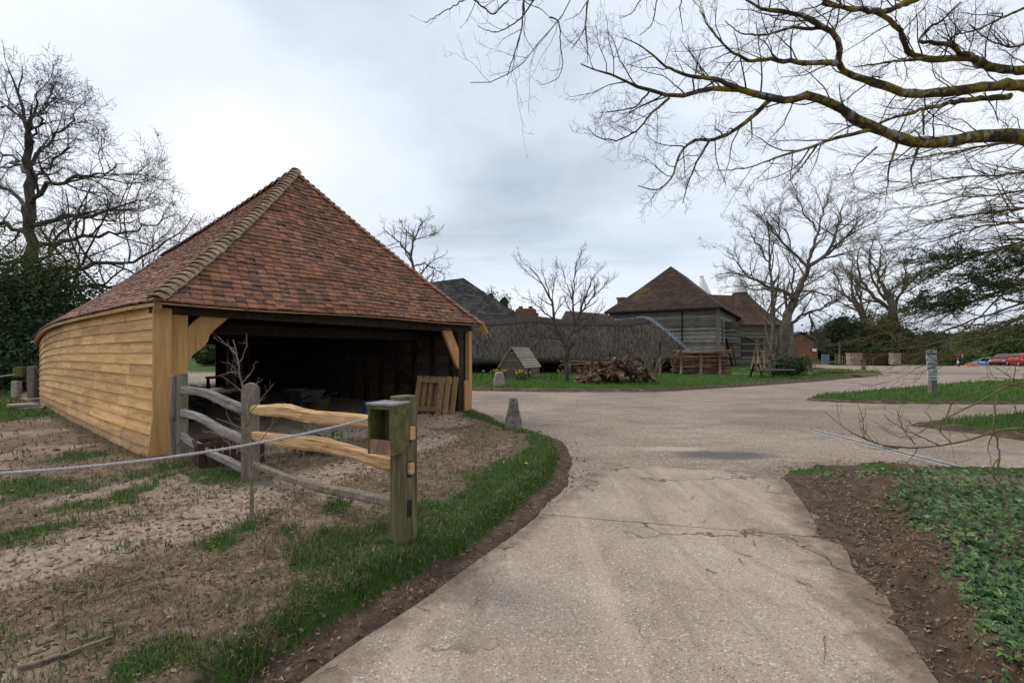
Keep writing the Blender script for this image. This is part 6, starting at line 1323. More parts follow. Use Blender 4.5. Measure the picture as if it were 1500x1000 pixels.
def core_blob(name, blobs, mat, parent, seed, k=0.8):
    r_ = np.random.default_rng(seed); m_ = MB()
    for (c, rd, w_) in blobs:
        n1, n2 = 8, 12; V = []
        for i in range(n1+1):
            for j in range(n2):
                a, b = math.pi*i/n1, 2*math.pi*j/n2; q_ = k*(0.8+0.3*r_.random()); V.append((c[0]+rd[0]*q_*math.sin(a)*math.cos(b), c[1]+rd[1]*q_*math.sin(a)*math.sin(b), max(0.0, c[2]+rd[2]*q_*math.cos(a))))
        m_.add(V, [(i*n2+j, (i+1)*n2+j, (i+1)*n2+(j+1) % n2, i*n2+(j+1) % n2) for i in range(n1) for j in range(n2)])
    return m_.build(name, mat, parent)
def shrub(name, label, cat, blobs, n, size, mat, seed, clump=0.3, core=True, stem=True, coremat=None, k=0.72, group=None):
    c0 = np.mean([b[0] for b in blobs], 0); t = thing(name, label, cat, (c0[0], c0[1], 0), group)
    leaf_cloud('foliage', blobs, n, size, mat, t, seed, clump=clump)
    T = Tree(); g = np.random.default_rng(seed+1)
    for b in blobs:
        for q_ in range(3):
            e = np.array(b[0])+g.normal(0, 0.4, 3)*np.array(b[1]); s = np.array([c0[0]+g.normal(0, .15), c0[1]+g.normal(0, .15), 0]); T.add('s', np.array([s, (s+e)/2+g.normal(0, .1, 3), e]), np.array([.07, .05, .02])*max(0.3, b[1][2]*0.5), 5)
    T.build('s', 'stems', M['bark_far'], t)
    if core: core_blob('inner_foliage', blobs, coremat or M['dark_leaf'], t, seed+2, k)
    return t
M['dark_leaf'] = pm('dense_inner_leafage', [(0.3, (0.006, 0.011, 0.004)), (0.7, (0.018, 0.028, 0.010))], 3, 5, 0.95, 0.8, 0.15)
def bl(px, py, d, rx, ry, rz, w_=1.0): p = at(px, py, d); return ((p[0], p[1], p[2]), (rx, ry, rz), w_)
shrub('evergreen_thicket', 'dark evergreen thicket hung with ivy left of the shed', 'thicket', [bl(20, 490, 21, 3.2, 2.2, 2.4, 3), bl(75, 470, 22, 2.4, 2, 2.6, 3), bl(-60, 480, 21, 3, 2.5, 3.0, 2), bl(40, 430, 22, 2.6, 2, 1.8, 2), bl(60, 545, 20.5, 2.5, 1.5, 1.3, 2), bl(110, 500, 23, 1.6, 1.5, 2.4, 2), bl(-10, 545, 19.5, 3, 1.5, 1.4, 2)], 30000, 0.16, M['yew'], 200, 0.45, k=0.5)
t = shrub('olive_shrub', 'olive green twiggy tall shrub against the big oak trunk', 'shrub', [bl(30, 375, 22.0, 2.5, 1.5, 1.2, 2), bl(85, 395, 22.0, 1.8, 1.4, 1.3, 2), bl(60, 420, 21.6, 2.4, 1.4, 1.2, 2), bl(-20, 400, 22, 2, 1.4, 1.6, 1)], 7000, 0.10, M['olive_leaf'], 210, 0.5, core=False)
T = Tree(); prm_s = dict(lev=2, n=[6, 4], ref=[2, 1], ang=(20, 60), up=0.0, ratio=0.5, min=0.25, rmin=0.007, wig=0.2)
for k in range(46):
    e = at(-30+150*g.random(), 350+100*g.random(), 21.4+g.random()); b = at(45+g.normal(0, 30), 470, 21.8); limb(T, 'tw', [b, (b+e)/2+g.normal(0, .3, 3), e], 0.03, 0.008, g, prm_s, 8, 0.05, 4)
T.build('tw', 'twigs', M['twig_olive'], t)

# -- little trees and crowns above the middle buildings
def bare_tree(label, base, tips, r0, mat, prm, seed, name='bare_tree', jit=0.05, dj=1.0):
    g = np.random.default_rng(seed); T = Tree(); t = thing(name, label, 'tree', base); 
    for i, (pts, ra, rb) in enumerate(tips):
        D0 = base[1]; P = [at(x, y, D0+(g.normal(0, dj) if j > 1 else 0)*j/len(pts)) for j, (x, y) in enumerate(pts)]
        if i == 0: P[0] = np.array([P[0][0], base[1], base[2]-0.1])
        limb(T, 'trunk' if i == 0 else 'crown', P, ra, rb, g, prm, 16, jit, 8, frm=0.35 if i == 0 else 0.1)
    if 'crown' not in T.q: T.add('crown', np.array([P[-1], P[-1]+[0, 0, 0.2]]), np.array([0.01, 0.005]), 3)
    T.build('trunk', 'trunk', mat, t); T.build('crown', 'crown', mat, t); return t
prm1 = dict(lev=3, n=[9, 6, 4], ref=[2.5, 1.0, 0.6], ang=(22, 55), up=0.16, ratio=0.42, min=0.22, rmin=0.0065, wig=0.13, thick=0.7)
bz = gz(2.7, 22.6)
bare_tree('small bare fruit tree with forked trunk on the lawn before the thatch', (2.75, 22.6, bz), [([(830, 560), (830, 530), (829, 505), (826, 497)], .13, .10), ([(828, 505), (818, 488), (812, 470), (808, 440), (790, 408), (775, 392)], .085, .015), ([(812, 470), (795, 455), (778, 440), (763, 436)], .04, .012), ([(829, 503), (842, 478), (850, 455), (862, 425), (872, 400)], .085, .015), ([(842, 478), (838, 440), (842, 405), (846, 378)], .06, .012), ([(850, 458), (870, 435), (884, 420), (892, 408)], .045, .012), ([(808, 445), (812, 415), (818, 390)], .03, .01), ([(838, 440), (828, 410), (822, 388)], .03, .01), ([(829, 500), (810, 494), (790, 497), (765, 503)], .035, .012), ([(845, 470), (858, 466), (872, 470)], .03, .01)], .12, M['bark'], prm1, 31, 'bare_fruit_tree', 0.03, 0.5)
prm2 = dict(lev=3, n=[8, 6, 4], ref=[3, 1.5, 0.8], ang=(25, 60), up=0.08, ratio=0.42, min=0.3, rmin=0.011, wig=0.16, thick=0.7)
bare_tree('bare tree crown rising over the right hip of the shed', (-7.5, 40, 0), [([(625, 540), (612, 420), (606, 392), (600, 372)], .22, .10), ([(602, 375), (606, 352), (612, 338), (618, 320)], .10, .02), ([(600, 372), (585, 355), (572, 345), (560, 332)], .08, .02), ([(608, 350), (592, 335), (585, 320)], .06, .02), ([(606, 390), (622, 385), (636, 395), (650, 402)], .07, .02), ([(606, 352), (628, 345), (640, 340)], .05, .02)], .2, M['bark_far'], prm2, 33)
for k, (px, py, rx, rz, lab) in enumerate(((718, 440, 0.9, 1.2, 'pale leafed tree top between slate roof and chimney, left one'), (738, 446, 0.9, 1.3, 'pale leafed tree top right beside the brick chimney'))):
    shrub('leafy_tree', lab, 'tree', [bl(px, py, 48, rx, .8, rz, 2), bl(px+3, py+22, 48, rx*1.2, .8, rz*1.2, 2)], 900, 0.17, M['olive_leaf'], 220+k, 0.25, coremat=M['dark_leaf'], k=0.6)
# -- big bare tree right of the barn
prm3 = dict(lev=4, n=[11, 7, 5, 3], ref=[4, 2, 1, 0.6], ang=(22, 58), up=0.10, ratio=0.42, min=0.35, rmin=0.009, wig=0.15, thick=0.5)
bz = gz(22.0, 39.2)
bare_tree('big bare leaning tree with poles propped round its trunk', (22.0, 39.2, bz), [([(1132, 542), (1146, 520), (1151, 474), (1164, 438), (1177, 411), (1184, 391)], 0.558, 0.180), ([(1128, 540), (1134, 477), (1132, 425), (1127, 391), (1129, 345), (1122, 318)], 0.202, 0.030), ([(1164, 438), (1148, 425), (1126, 422), (1094, 402), (1078, 380), (1060, 372)], 0.158, 0.018), ([(1094, 402), (1070, 400), (1048, 404)], 0.072, 0.018), ([(1184, 391), (1212, 374), (1225, 345), (1232, 310), (1240, 285)], 0.173, 0.018), ([(1184, 393), (1190, 365), (1198, 340), (1210, 300), (1218, 270)], 0.144, 0.018), ([(1184, 391), (1160, 370), (1142, 348), (1116, 319), (1095, 305)], 0.130, 0.018), ([(1212, 374), (1235, 355), (1255, 335), (1268, 322)], 0.086, 0.018), ([(1156, 474), (1186, 457), (1209, 450), (1222, 432)], 0.144, 0.024), ([(1164, 438), (1158, 415), (1166, 395), (1150, 378), (1146, 360)], 0.101, 0.018), ([(1129, 390), (1112, 360), (1098, 340), (1085, 325)], 0.072, 0.018), ([(1198, 340), (1180, 315), (1170, 290), (1165, 270)], 0.072, 0.018), ([(1142, 348), (1140, 320), (1148, 290)], 0.065, 0.018), ([(1186, 457), (1190, 480), (1186, 492), (1200, 500)], 0.086, 0.024), ([(1127, 440), (1118, 450), (1116, 425), (1110, 405)], 0.043, 0.012), ([(1209, 450), (1225, 440), (1228, 415)], 0.058, 0.012)], .6, M['bark_far'], prm3, 35, 'big_bare_tree', 0.06, 1.2)
# -- bare trees at the back right
prm4 = dict(lev=3, n=[9, 6, 4], ref=[4, 2, 1], ang=(20, 50), up=0.14, ratio=0.45, min=0.5, rmin=0.016, wig=0.15, thick=0.7)
bare_tree('tall bare tree with stout trunk behind the dark evergreens', (50, 68, 0.1), [([(1308, 535), (1309, 480), (1308, 455), (1302, 430)], .95, .4), ([(1304, 440), (1290, 415), (1285, 395), (1292, 375), (1288, 355)], .3, .05), ([(1308, 450), (1322, 425), (1328, 405), (1325, 385)], .25, .05), ([(1306, 455), (1280, 435), (1262, 410), (1255, 385), (1262, 360)], .28, .05), ([(1298, 440), (1276, 405), (1273, 375), (1280, 350)], .2, .05), ([(1325, 420), (1345, 405), (1352, 385)], .15, .04)], .9, M['bark_far'], prm4, 41, 'tall_bare_tree', 0.08, 2.0)
bare_tree('bare forked tree standing left of the stout trunk beyond the yard', (45, 67, 0.1), [([(1278, 535), (1274, 480), (1262, 455), (1248, 430)], .7, .2), ([(1262, 455), (1240, 435), (1225, 425), (1212, 415)], .2, .05), ([(1250, 432), (1245, 405), (1250, 380)], .16, .04), ([(1268, 465), (1258, 430), (1242, 400), (1232, 385)], .18, .04), ([(1240, 435), (1225, 405), (1220, 390)], .12, .04)], .9, M['bark_far'], prm4, 43, 'forked_bare_tree', 0.08, 2.0)
# -- evergreens and hedges of the yard
shrub('evergreen_clump', 'broad dark evergreen clump behind the brick shed and picket fence', 'tree', [bl(1205, 500, 70, 3, 2.5, 2.4, 2), bl(1232, 488, 69, 3.4, 2.5, 3.2, 3), bl(1262, 492, 68, 3.4, 2.5, 3.0, 3), bl(1240, 512, 67, 5, 2.5, 1.6, 2), bl(1285, 505, 68, 3, 2.5, 2.4, 2), bl(1212, 515, 68, 3, 2, 1.4, 1)], 9000, 0.34, M['evergreen'], 230, 0.5)
shrub('ivy_thicket', 'ivied dark thicket round the stout bare trunk', 'thicket', [bl(1300, 490, 66, 2.6, 2, 4.0, 2), bl(1320, 500, 66, 2.8, 2, 2.6, 2), bl(1340, 512, 64, 3, 2, 1.6, 2), bl(1290, 515, 64, 3, 2, 1.4, 1)], 5000, 0.30, M['evergreen'], 240, 0.5)
shrub('conifer_bush', 'small dark pointed bush behind the sign', 'bush', [bl(1362, 510, 60, 1.6, 1.2, 1.6, 2), bl(1362, 494, 60, 0.9, .8, 1.2, 1), bl(1350, 520, 60, 1.5, 1, .8, 1)], 1800, 0.24, M['evergreen'], 250, 0.3)
for k, (px, py, d, rx, rz, lab) in enumerate(((1440, 505, 68, 5, 2.6, 'spring green hedge tree above the parked cars'), (1490, 500, 66, 4.5, 3.6, 'bright spring green tree at the picture edge over the red car'), (1405, 525, 64, 3.5, 1.4, 'low green hedge behind the walking person'), (1470, 522, 70, 6, 1.6, 'green hedge running behind the blue car'), (1545, 500, 64, 5, 4, 'spring green tree beyond the red hatchback'))):
    shrub('green_hedge', lab, 'hedge', [bl(px, py, d, rx, 2, rz, 2), bl(px-14, py+8, d, rx*.7, 1.8, rz*.7, 1), bl(px+16, py+6, d, rx*.7, 1.8, rz*.8, 1)], 7000, 0.32, M['spring_leaf'], 260+k, 0.4, coremat=M['mid_leaf'] if 'mid_leaf' in M else None, k=0.75, group='hedges beyond the car park')
# far woods and hedge closing the view
r_ = np.random.default_rng(9); bls = []
for k in range(70):
    a = R(-64+128*k/69); d = 120+20*r_.random(); bls.append(((d*math.sin(a)*1.0, max(80, d*math.cos(a)), 1.8), (7, 4, 2.6+1.8*r_.random()), 1))
o = leaf_cloud('far_hedgerow', bls, 14000, 0.8, M['olive_leaf'], None, 77, clump=1.0); tag(o, 'distant hedgerow and wood closing the view', 'hedgerow', kind='stuff')
o2 = core_blob('far_hedgerow_mass', bls, M['dark_leaf'], None, 78, 0.85); tag(o2, 'dense inside of the distant hedgerow', 'hedgerow', kind='stuff')
# hedge and turf behind the shed seen through the open rear bay
shrub('yard_hedge', 'green hedge seen through the open rear bay of the shed', 'hedge', [((-31+4*k, 47, 1.4), (3.0, 1.5, 1.7), 1) for k in range(6)], 5000, 0.22, M['spring_leaf'], 280, 0.3)
# round bush, yellow bush, daffodils
p = at(1158, 535, 27.5); shrub('round_bush', 'dark round evergreen bush behind the picnic table', 'bush', [((p[0], p[1], 0.75), (1.15, 0.9, 0.75), 2), ((p[0]-.5, p[1], 0.55), (0.8, .8, .55), 1)], 3200, 0.10, M['evergreen'], 290, 0.12)
p = at(1176, 520, 32); shrub('yellow_bush', 'bush in bright yellow flower beside the brick shed and big tree', 'bush', [((p[0], p[1], 0.9), (0.55, 0.5, 0.65), 2), ((p[0]+.3, p[1], 1.1), (.4, .4, .4), 1)], 700, 0.09, M['gorse'], 295, 0.15, coremat=M['dark_leaf'], k=0.7)
def daffodil(px, py, d, n, label, sd):
    p = at(px, py, d); z = gz(p[0], p[1]); t = thing('daffodil_clump', label, 'flowers', (p[0], p[1], z), 'daffodil clumps on the lawn'); r_ = np.random.default_rng(sd); T = Tree(); fl = MB()
    for k in range(n*4):
        a = r_.random()*6.28; e = r_.random()*0.30; b = np.array([p[0]+e*math.cos(a), p[1]+e*math.sin(a), z]); tp = b+np.array([0.16*math.cos(a), 0.16*math.sin(a), 0.30+0.14*r_.random()]); T.add('l', np.array([b, (b+tp)/2+[0, 0, .04], tp]), np.array([.016, .014, .003]), 3)
        if k < n:
            fl.m = 0; c = tp+[0, 0, .06]; ax = unit([r_.normal(0, .4), -1, .2]); u = unit(np.cross(ax, (0, 0, 1))); v = np.cross(u, ax)
            for q_ in range(6):
                aa = q_*math.pi/3; dd = u*math.cos(aa)+v*math.sin(aa); d2 = u*math.cos(aa+1.57)+v*math.sin(aa+1.57); fl.add([c, c+dd*.035+d2*.02, c+dd*.07, c+dd*.035-d2*.02], [(0, 1, 2, 3)])
            fl.tube([c, c+ax*.05], [.015, .022], 6)
    T.build('l', 'leaves', M['grass'], t); fl.build('blooms', M['yellow_leaf'], t)
daffodil(731, 548, 25, 10, 'yellow daffodil clump left of the little hut', 1); daffodil(766, 556, 23, 9, 'yellow daffodil clump in front of the little hut', 2); daffodil(812, 556, 23, 2, 'daffodil clump with few blooms left of the fruit tree', 3); daffodil(700, 556, 23, 1, 'thin daffodil clump nearest the shed post', 4)
p = at(955, 553, 25.5); g = np.random.default_rng(61); T = Tree(); prm_b = dict(lev=2, n=[6, 4], ref=[1, .5], ang=(20, 50), up=0.2, ratio=0.5, min=0.12, rmin=0.008, wig=0.15)
for k in range(11): e = np.array([p[0]+g.normal(0, .5), p[1]+g.normal(0, .3), 1.2+.4*g.random()]); limb(T, 'b', [np.array([p[0]+g.normal(0, .15), p[1], .15]), (p*[1, 1, 0]+[0, 0, .15]+e)/2, e], .03, .01, g, prm_b, 7, .03, 5)
tag(T.build('b', 'bleached_bush', M['twig_pale'], None), 'bleached bare bush right of the root heap', 'bush')

# -- overhanging oak, trunk standing outside the picture on the right
g = np.random.default_rng(500); T = Tree()
tw = dict(lev=4, n=[14, 8, 5, 3], ref=[2.0, 0.7, 0.4, 0.25], ang=(25, 65), up=0.10, ratio=0.34, min=0.10, max=0.85, rmin=0.0016, wig=0.16, thick=0.26)
tw2 = dict(tw, n=[9, 6, 4, 3])
trunk = np.array([10.6, 6.8]); 
LIMBS = [
 ('A', [(1494, 198), (1436, 198), (1388, 208), (1327, 211), (1292, 189), (1257, 179), (1231, 157), (1212, 146), (1186, 138), (1158, 147), (1129, 146), (1084, 131), (1062, 126), (1010, 136), (980, 144), (953, 132), (920, 121), (890, 109), (851, 94)], 7.2, 6.2, .140, .010),
 ('A2', [(1129, 146), (1100, 173), (1071, 195), (1039, 206), (1013, 204), (995, 225), (985, 262), (965, 280), (935, 272)], 6.9, 6.3, .05, .007),
 ('A5', [(1039, 206), (1022, 235), (1008, 268), (1000, 298)], 6.5, 6.3, .022, .006),
 ('A6', [(980, 144), (955, 165), (935, 190), (905, 207), (872, 200), (860, 185)], 6.3, 6.0, .026, .005),
 ('A7', [(953, 132), (930, 158), (905, 162), (880, 165)], 6.3, 6.0, .018, .005),
 ('A8', [(1084, 131), (1050, 115), (1010, 112), (975, 98), (945, 70), (915, 55)], 6.6, 6.0, .045, .006),
 ('B', [(1500, 128), (1468, 123), (1420, 131), (1372, 136), (1334, 138), (1302, 128), (1270, 117), (1238, 107), (1225, 93), (1233, 70), (1225, 48), (1212, 40), (1186, 30), (1170, 19), (1148, 16), (1116, 13), (1085, -5)], 7.6, 6.6, .125, .016),
 ('B2', [(1225, 93), (1180, 93), (1138, 86), (1097, 91), (1068, 74), (1039, 42), (1025, 15)], 7.0, 6.4, .055, .009),
 ('B4', [(1212, 40), (1185, 42), (1160, 40), (1120, 52), (1085, 50), (1062, 30)], 6.9, 6.4, .035, .007),
 ('B3', [(1480, 141), (1404, 147), (1353, 160), (1308, 173), (1280, 182)], 7.4, 7.2, .06, .02),
 ('C', [(1500, 104), (1468, 102), (1446, 99), (1423, 82), (1401, 86), (1356, 86), (1327, 80), (1324, 60), (1318, 42), (1302, 26), (1286, 18), (1257, 13), (1218, 5), (1190, -8)], 8.0, 7.0, .10, .02),
 ('C2', [(1423, 82), (1404, 78), (1394, 64), (1359, 62), (1342, 60), (1359, 42), (1382, 29), (1409, 3)], 7.6, 7.2, .06, .012),
 ('C3', [(1356, 86), (1310, 90), (1275, 95), (1250, 98)], 7.3, 7.0, .035, .008),
 ('D', [(1360, -12), (1308, 14), (1286, 18), (1240, 12), (1205, 4)], 7.4, 7.0, .07, .03),
 ('A3', [(1276, 190), (1225, 202), (1180, 218), (1138, 230), (1097, 246), (1052, 250)], 7.0, 6.6, .04, .006),
 ('A4', [(1196, 214), (1180, 237), (1162, 258), (1148, 275)], 6.9, 6.8, .02, .005),
 ('H1', [(1345, 215), (1334, 250), (1337, 272), (1345, 278)], 7.1, 7.0, .028, .006), ('H2', [(1314, 210), (1302, 246), (1300, 275), (1296, 300)], 7.1, 7.0, .025, .005), ('H3', [(1285, 215), (1257, 240), (1244, 262)], 7.1, 7.0, .02, .006), ('H4', [(1353, 160), (1353, 197)], 7.2, 7.1, .022, .015),
 ('E', [(850, -35), (837, 0), (827, 21), (806, 42), (788, 63), (773, 90), (746, 108), (719, 123), (704, 130), (689, 121)], 5.8, 5.4, .030, .005),
 ('E2', [(772, -35), (767, 0), (765, 39), (755, 75), (743, 111)], 5.8, 5.4, .020, .006), ('E3', [(800, -25), (764, 27), (731, 48), (713, 45), (700, 38)], 5.8, 5.5, .016, .004), ('E4', [(680, -15), (695, 0), (722, 22), (743, 3), (760, -20)], 5.7, 5.6, .014, .008),
 ('E5', [(690, -10), (680, 0), (659, 12), (623, 33)], 5.7, 5.5, .012, .004), ('E6', [(866, -30), (861, 0), (858, 39), (850, 55), (836, 73)], 5.8, 5.5, .020, .004), ('E8', [(858, 39), (860, 66), (861, 93)], 5.6, 5.5, .012, .004), ('E7', [(806, 25), (819, 30), (821, 66), (825, 96), (818, 115), (794, 126), (786, 117)], 5.7, 5.5, .011, .003),
 ('F1', [(950, -20), (938, 0), (926, 20), (908, 27)], 6.0, 5.8, .014, .004), ('F2', [(965, -20), (962, 0), (956, 36), (938, 51)], 6.0, 5.8, .014, .004), ('F3', [(1000, -20), (999, 0), (996, 12), (1001, 48)], 6.0, 5.9, .013, .004),
 ('J', [(1500, 12), (1460, 30), (1430, 45), (1400, 50), (1370, 75)], 8.2, 7.6, .03, .01), ('J2', [(1520, 60), (1480, 70), (1450, 60), (1420, 35)], 8.2, 7.8, .03, .01)]
ov = thing('overhanging_oak', 'bare mossy oak reaching its limbs across the top of the view from the right', 'tree', (trunk[0], trunk[1], 0))
for nm, pts, d0, d1, r0, r1 in LIMBS:
    T1 = Tree(); big = r0 > 0.05
    if nm == 'E7' or nm[0] == 'F' or nm in ('E5', 'E8'): pr_ = dict(tw2, n=[5, 3, 2, 0], lev=2)
    elif nm[0] in 'H' : pr_ = dict(tw2, n=[4, 3, 2, 0], lev=2)
    elif nm[0] == 'E': pr_ = dict(tw2, n=[9, 4, 3, 2], lev=3)
    else: pr_ = tw
    P = pxline(pts, d0, d1, 0.08 if big else 0.03, g)
    if nm in ('A', 'B', 'C'):
        zz = {'A': 3.6, 'B': 5.0, 'C': 5.9}[nm]; P = [np.array([trunk[0]-.2, trunk[1], zz]), np.array([9.3, 7.0, (zz+P[0][2])/2+.1])]+P
    if nm == 'E': P = [np.array([trunk[0], trunk[1], 7.0]), np.array([6.0, 6.4, 8.3]), np.array([2.8, 6.0, 7.6])]+P
    n_ = 46 if len(P) > 12 else 26
    Q, rad = limb(T1, 'w', P, r0*(1.0 if nm in 'ABC' else 0.8), r1*0.8, g, dict(pr_, lev=0), n_, 0.010 if big else 0.004, 9 if big else 6, knob=0.07 if big else 0.03)
    T1.build('w', 'limb', M['bark_moss'] if r0 > 0.018 else M['twig'], ov); spray(T, 'tw', Q, rad, 0, g, dict(pr_, n=[int(pr_['n'][0]*max(1.0, np.linalg.norm(np.diff(Q, axis=0), axis=1).sum()/3.2))]+list(pr_['n'][1:]), ref=[0.5]+list(pr_['ref'][1:]), ratio=0.34), 0.3 if nm in 'ABC' else 0.15)
o = T.build('tw', 'twigs', M['twig'], ov); o['kind'] = 'stuff'
T1 = Tree(); limb(T1, 'w', [(trunk[0], trunk[1], -.1), (trunk[0]+.05, trunk[1], 2), (trunk[0]-.1, trunk[1], 4.5), (trunk[0], trunk[1], 7.5), (trunk[0]-.3, trunk[1]+.4, 11)], .62, .2, g, dict(tw, lev=0), 20, .02, 12); T1.build('w', 'trunk', M['bark_moss'], ov)

# -- drooping fine-twigged evergreen tree on the right
g = np.random.default_rng(640); T = Tree(); fx = thing('drooping_evergreen', 'fine-twigged drooping evergreen sweeping in from the right edge', 'tree', (17.5, 12.5, 0)); 
sw = dict(lev=3, n=[16, 5, 3], ref=[3.0, 0.9, 0.4], ang=(12, 38), up=-0.02, ratio=0.34, min=0.22, max=1.5, rmin=0.0042, wig=0.11, thick=0.4, flat=0.7)
SW = [((1530, 205), (1430, 215), (1340, 232), (1275, 240)), ((1530, 250), (1440, 258), (1370, 262), (1300, 285)), ((1530, 300), (1450, 312), (1380, 322), (1310, 345)), ((1530, 325), (1440, 330), (1370, 352), (1300, 372)), ((1540, 340), (1460, 365), (1390, 385), (1330, 410)), ((1540, 375), (1450, 400), (1380, 430), (1310, 450)), ((1540, 400), (1450, 432), (1370, 462), (1290, 490)), ((1540, 430), (1450, 460), (1370, 490), (1280, 505)), ((1540, 455), (1440, 482), (1360, 505), (1290, 512)), ((1540, 470), (1450, 490), (1390, 505), (1330, 522)), ((1540, 440), (1470, 478), (1420, 508), (1350, 545)), ((1540, 350), (1430, 372), (1340, 380), (1290, 395)), ((1540, 415), (1430, 440), (1350, 452), (1300, 470)), ((1540, 490), (1470, 500), (1400, 520), (1340, 540)), ((1540, 270), (1470, 285), (1400, 290), (1330, 310)), ((1540, 385), (1480, 420), (1430, 470), (1380, 510))]
LP = []
for k, pts in enumerate(SW):
    d = 11.0+2.0*g.random(); P = [np.array([17.4, 12.6, at(0, pts[0][1], 13)[2]+.2])]+pxline(pts, d+.8, d-.6); lowb = pts[-1][1] > 500; Q, rad = limb(T, 'limb', P, .045, .008, g, dict(sw, lev=0), 24, .012, 6); spray(T, 'tw', Q, rad, 0, g, dict(sw, n=[11, 4, 2] if lowb else [32, 6, 4]), .2); LP.append(Q)
T.build('limb', 'limbs', M['twig_olive'], fx); o = T.build('tw', 'twigs', M['twig_olive'], fx); o['kind'] = 'stuff'
T1 = Tree(); limb(T1, 'w', [(17.5, 12.6, -.1), (17.4, 12.6, 4), (17.5, 12.5, 9)], .35, .12, g, dict(sw, lev=0), 14, .02, 10); T1.build('w', 'trunk', M['bark'], fx)
TWV = T.arrays('tw')[0][::3]; pxs = 750+TWV[:, 0]/TWV[:, 1]*FPX; pys = HZ-(TWV[:, 2]-EYE)/TWV[:, 1]*FPX
msk = sstep((pys-352)/25)*sstep((468-pys)/25)*sstep((pxs-1300)/50)*sstep((fbm(TWV[:, 0], TWV[:, 2]*2.2, 1.5, 3)-0.40)/0.12)      # leafy boughs of the middle tiers
ok = np.where(g.random(len(TWV)) < msk)[0]; pick = TWV[g.choice(ok, 22000)]; nL = len(pick)
A_ = np.stack([-np.ones(nL), g.normal(0, .6, nL), g.normal(-.15, .45, nL)], -1); A_ /= np.linalg.norm(A_, axis=1, keepdims=True); B_ = np.cross(A_, g.normal(0, .5, (nL, 3))+[0, 0, 1]); B_ /= np.linalg.norm(B_, axis=1, keepdims=True)
V, F = inst(LEAF, LEAFF, np.stack([A_, B_, np.cross(A_, B_)], 2), pick+g.normal(0, .028, (nL, 3)), (0.055*(.6+.8*g.random((nL, 1))))*np.ones((1, 3))); lo = place('leaf_sprays', V, F, M['yew'], fx); lo['kind'] = 'stuff'

# -- low branches in front on the right, and the sapling by the fence
g = np.random.default_rng(710); T = Tree(); lb = thing('low_branch_shrub', 'pale budding low branches reaching over the road from the right bank', 'shrub', (4.6, 3.5, gz(4.6, 3.5)))
sp_ = dict(lev=2, n=[9, 3], ref=[0.8, 0.3], ang=(25, 60), up=0.25, ratio=0.30, min=0.05, max=0.30, rmin=0.0019, wig=0.12, thick=0.5)
BUD = []
def low(pts, d0, d1, r0, r1, pr=sp_, ext=None):
    P = pxline(pts, d0, d1); P = ([np.array(e) for e in ext] if ext else [])+P; return limb(T, 'w', P, r0, r1, g, pr, 30, .003, 7, frm=.25)
low([(1500, 623), (1460, 631), (1430, 640), (1400, 651), (1376, 652), (1328, 658), (1316, 657), (1280, 648), (1240, 630), (1208, 602)], 3.3, 3.7, .015, .0025, ext=[(4.6, 3.5, .2), (4.4, 3.4, .8)])
low([(1490, 560), (1460, 572), (1430, 592), (1390, 611), (1360, 622), (1340, 640), (1320, 644), (1288, 625)], 3.2, 3.5, .011, .0025, ext=[(4.6, 3.5, .8), (4.2, 3.3, 1.3), (3.75, 3.2, 1.47)])
low([(1475, 562), (1440, 570), (1396, 584), (1386, 612), (1376, 624), (1378, 634)], 3.2, 3.3, .008, .003, dict(sp_, n=[4, 2]), ext=[(4.2, 3.3, 1.3)])
low([(1316, 657), (1290, 652), (1262, 640), (1245, 632)], 3.5, 3.6, .006, .002); low([(1340, 650), (1325, 632), (1318, 610), (1314, 600)], 3.5, 3.5, .004, .002, dict(sp_, n=[6, 2])); low([(1280, 648), (1266, 632), (1262, 605), (1258, 595)], 3.6, 3.6, .004, .0018); low([(1376, 652), (1350, 640), (1322, 628), (1296, 610)], 3.4, 3.5, .005, .0018); low([(1396, 584), (1375, 592), (1350, 588)], 3.25, 3.3, .004, .0018)
low([(1462, 700), (1464, 660), (1455, 620), (1458, 600), (1462, 575)], 3.0, 3.05, .006, .003, dict(sp_, n=[3, 1])); low([(1480, 760), (1472, 720), (1450, 690), (1462, 672)], 2.9, 3.0, .008, .004, dict(sp_, n=[4, 2]))
T.build('w', 'branches', M['twig_pale2'] if 'twig_pale2' in M else M['twig_olive'], lb); limb(T, 'st', [(4.6, 3.5, .1), (4.62, 3.5, .8), (4.55, 3.45, 1.9)], .05, .02, g, sp_, 10, .01, 8); T.build('st', 'stem', M['bark'], lb)
g = np.random.default_rng(720); T = Tree(); pr = dict(lev=2, n=[9, 3], ref=[.9, .3], ang=(35, 65), up=0.15, ratio=0.26, min=0.07, max=0.36, rmin=0.0022, wig=0.10, thick=0.5)
sp0 = gd(370, 757, 0.18); d = sp0[1]; limb(T, 'w', [sp0-[0, 0, .05]]+pxline([(367, 700), (368, 650), (364, 610), (356, 570), (349, 535), (345, 512), (341, 497)], d), .019, .004, g, pr, 22, .003, 7, frm=.3)
for pts in ([(349, 535), (358, 515), (362, 500), (361, 488)], [(345, 520), (337, 508), (330, 504)], [(356, 560), (368, 545), (374, 530)], [(352, 548), (338, 545), (325, 548)], [(366, 640), (350, 625), (330, 618), (316, 612)], [(368, 650), (345, 640), (318, 635), (296, 632)], [(368, 655), (385, 640), (398, 625), (402, 605)], [(365, 620), (352, 602), (340, 600)], [(368, 690), (382, 668), (392, 660)]): limb(T, 'w', pxline(pts, d, d+g.normal(0, .12)), .006, .0025, g, dict(pr, n=[4, 2]), 9, .004, 5)
tag(T.build('w', 'bare_sapling', M['twig_pale'], None), 'slim bare sapling growing beside the round-headed fence post', 'sapling')

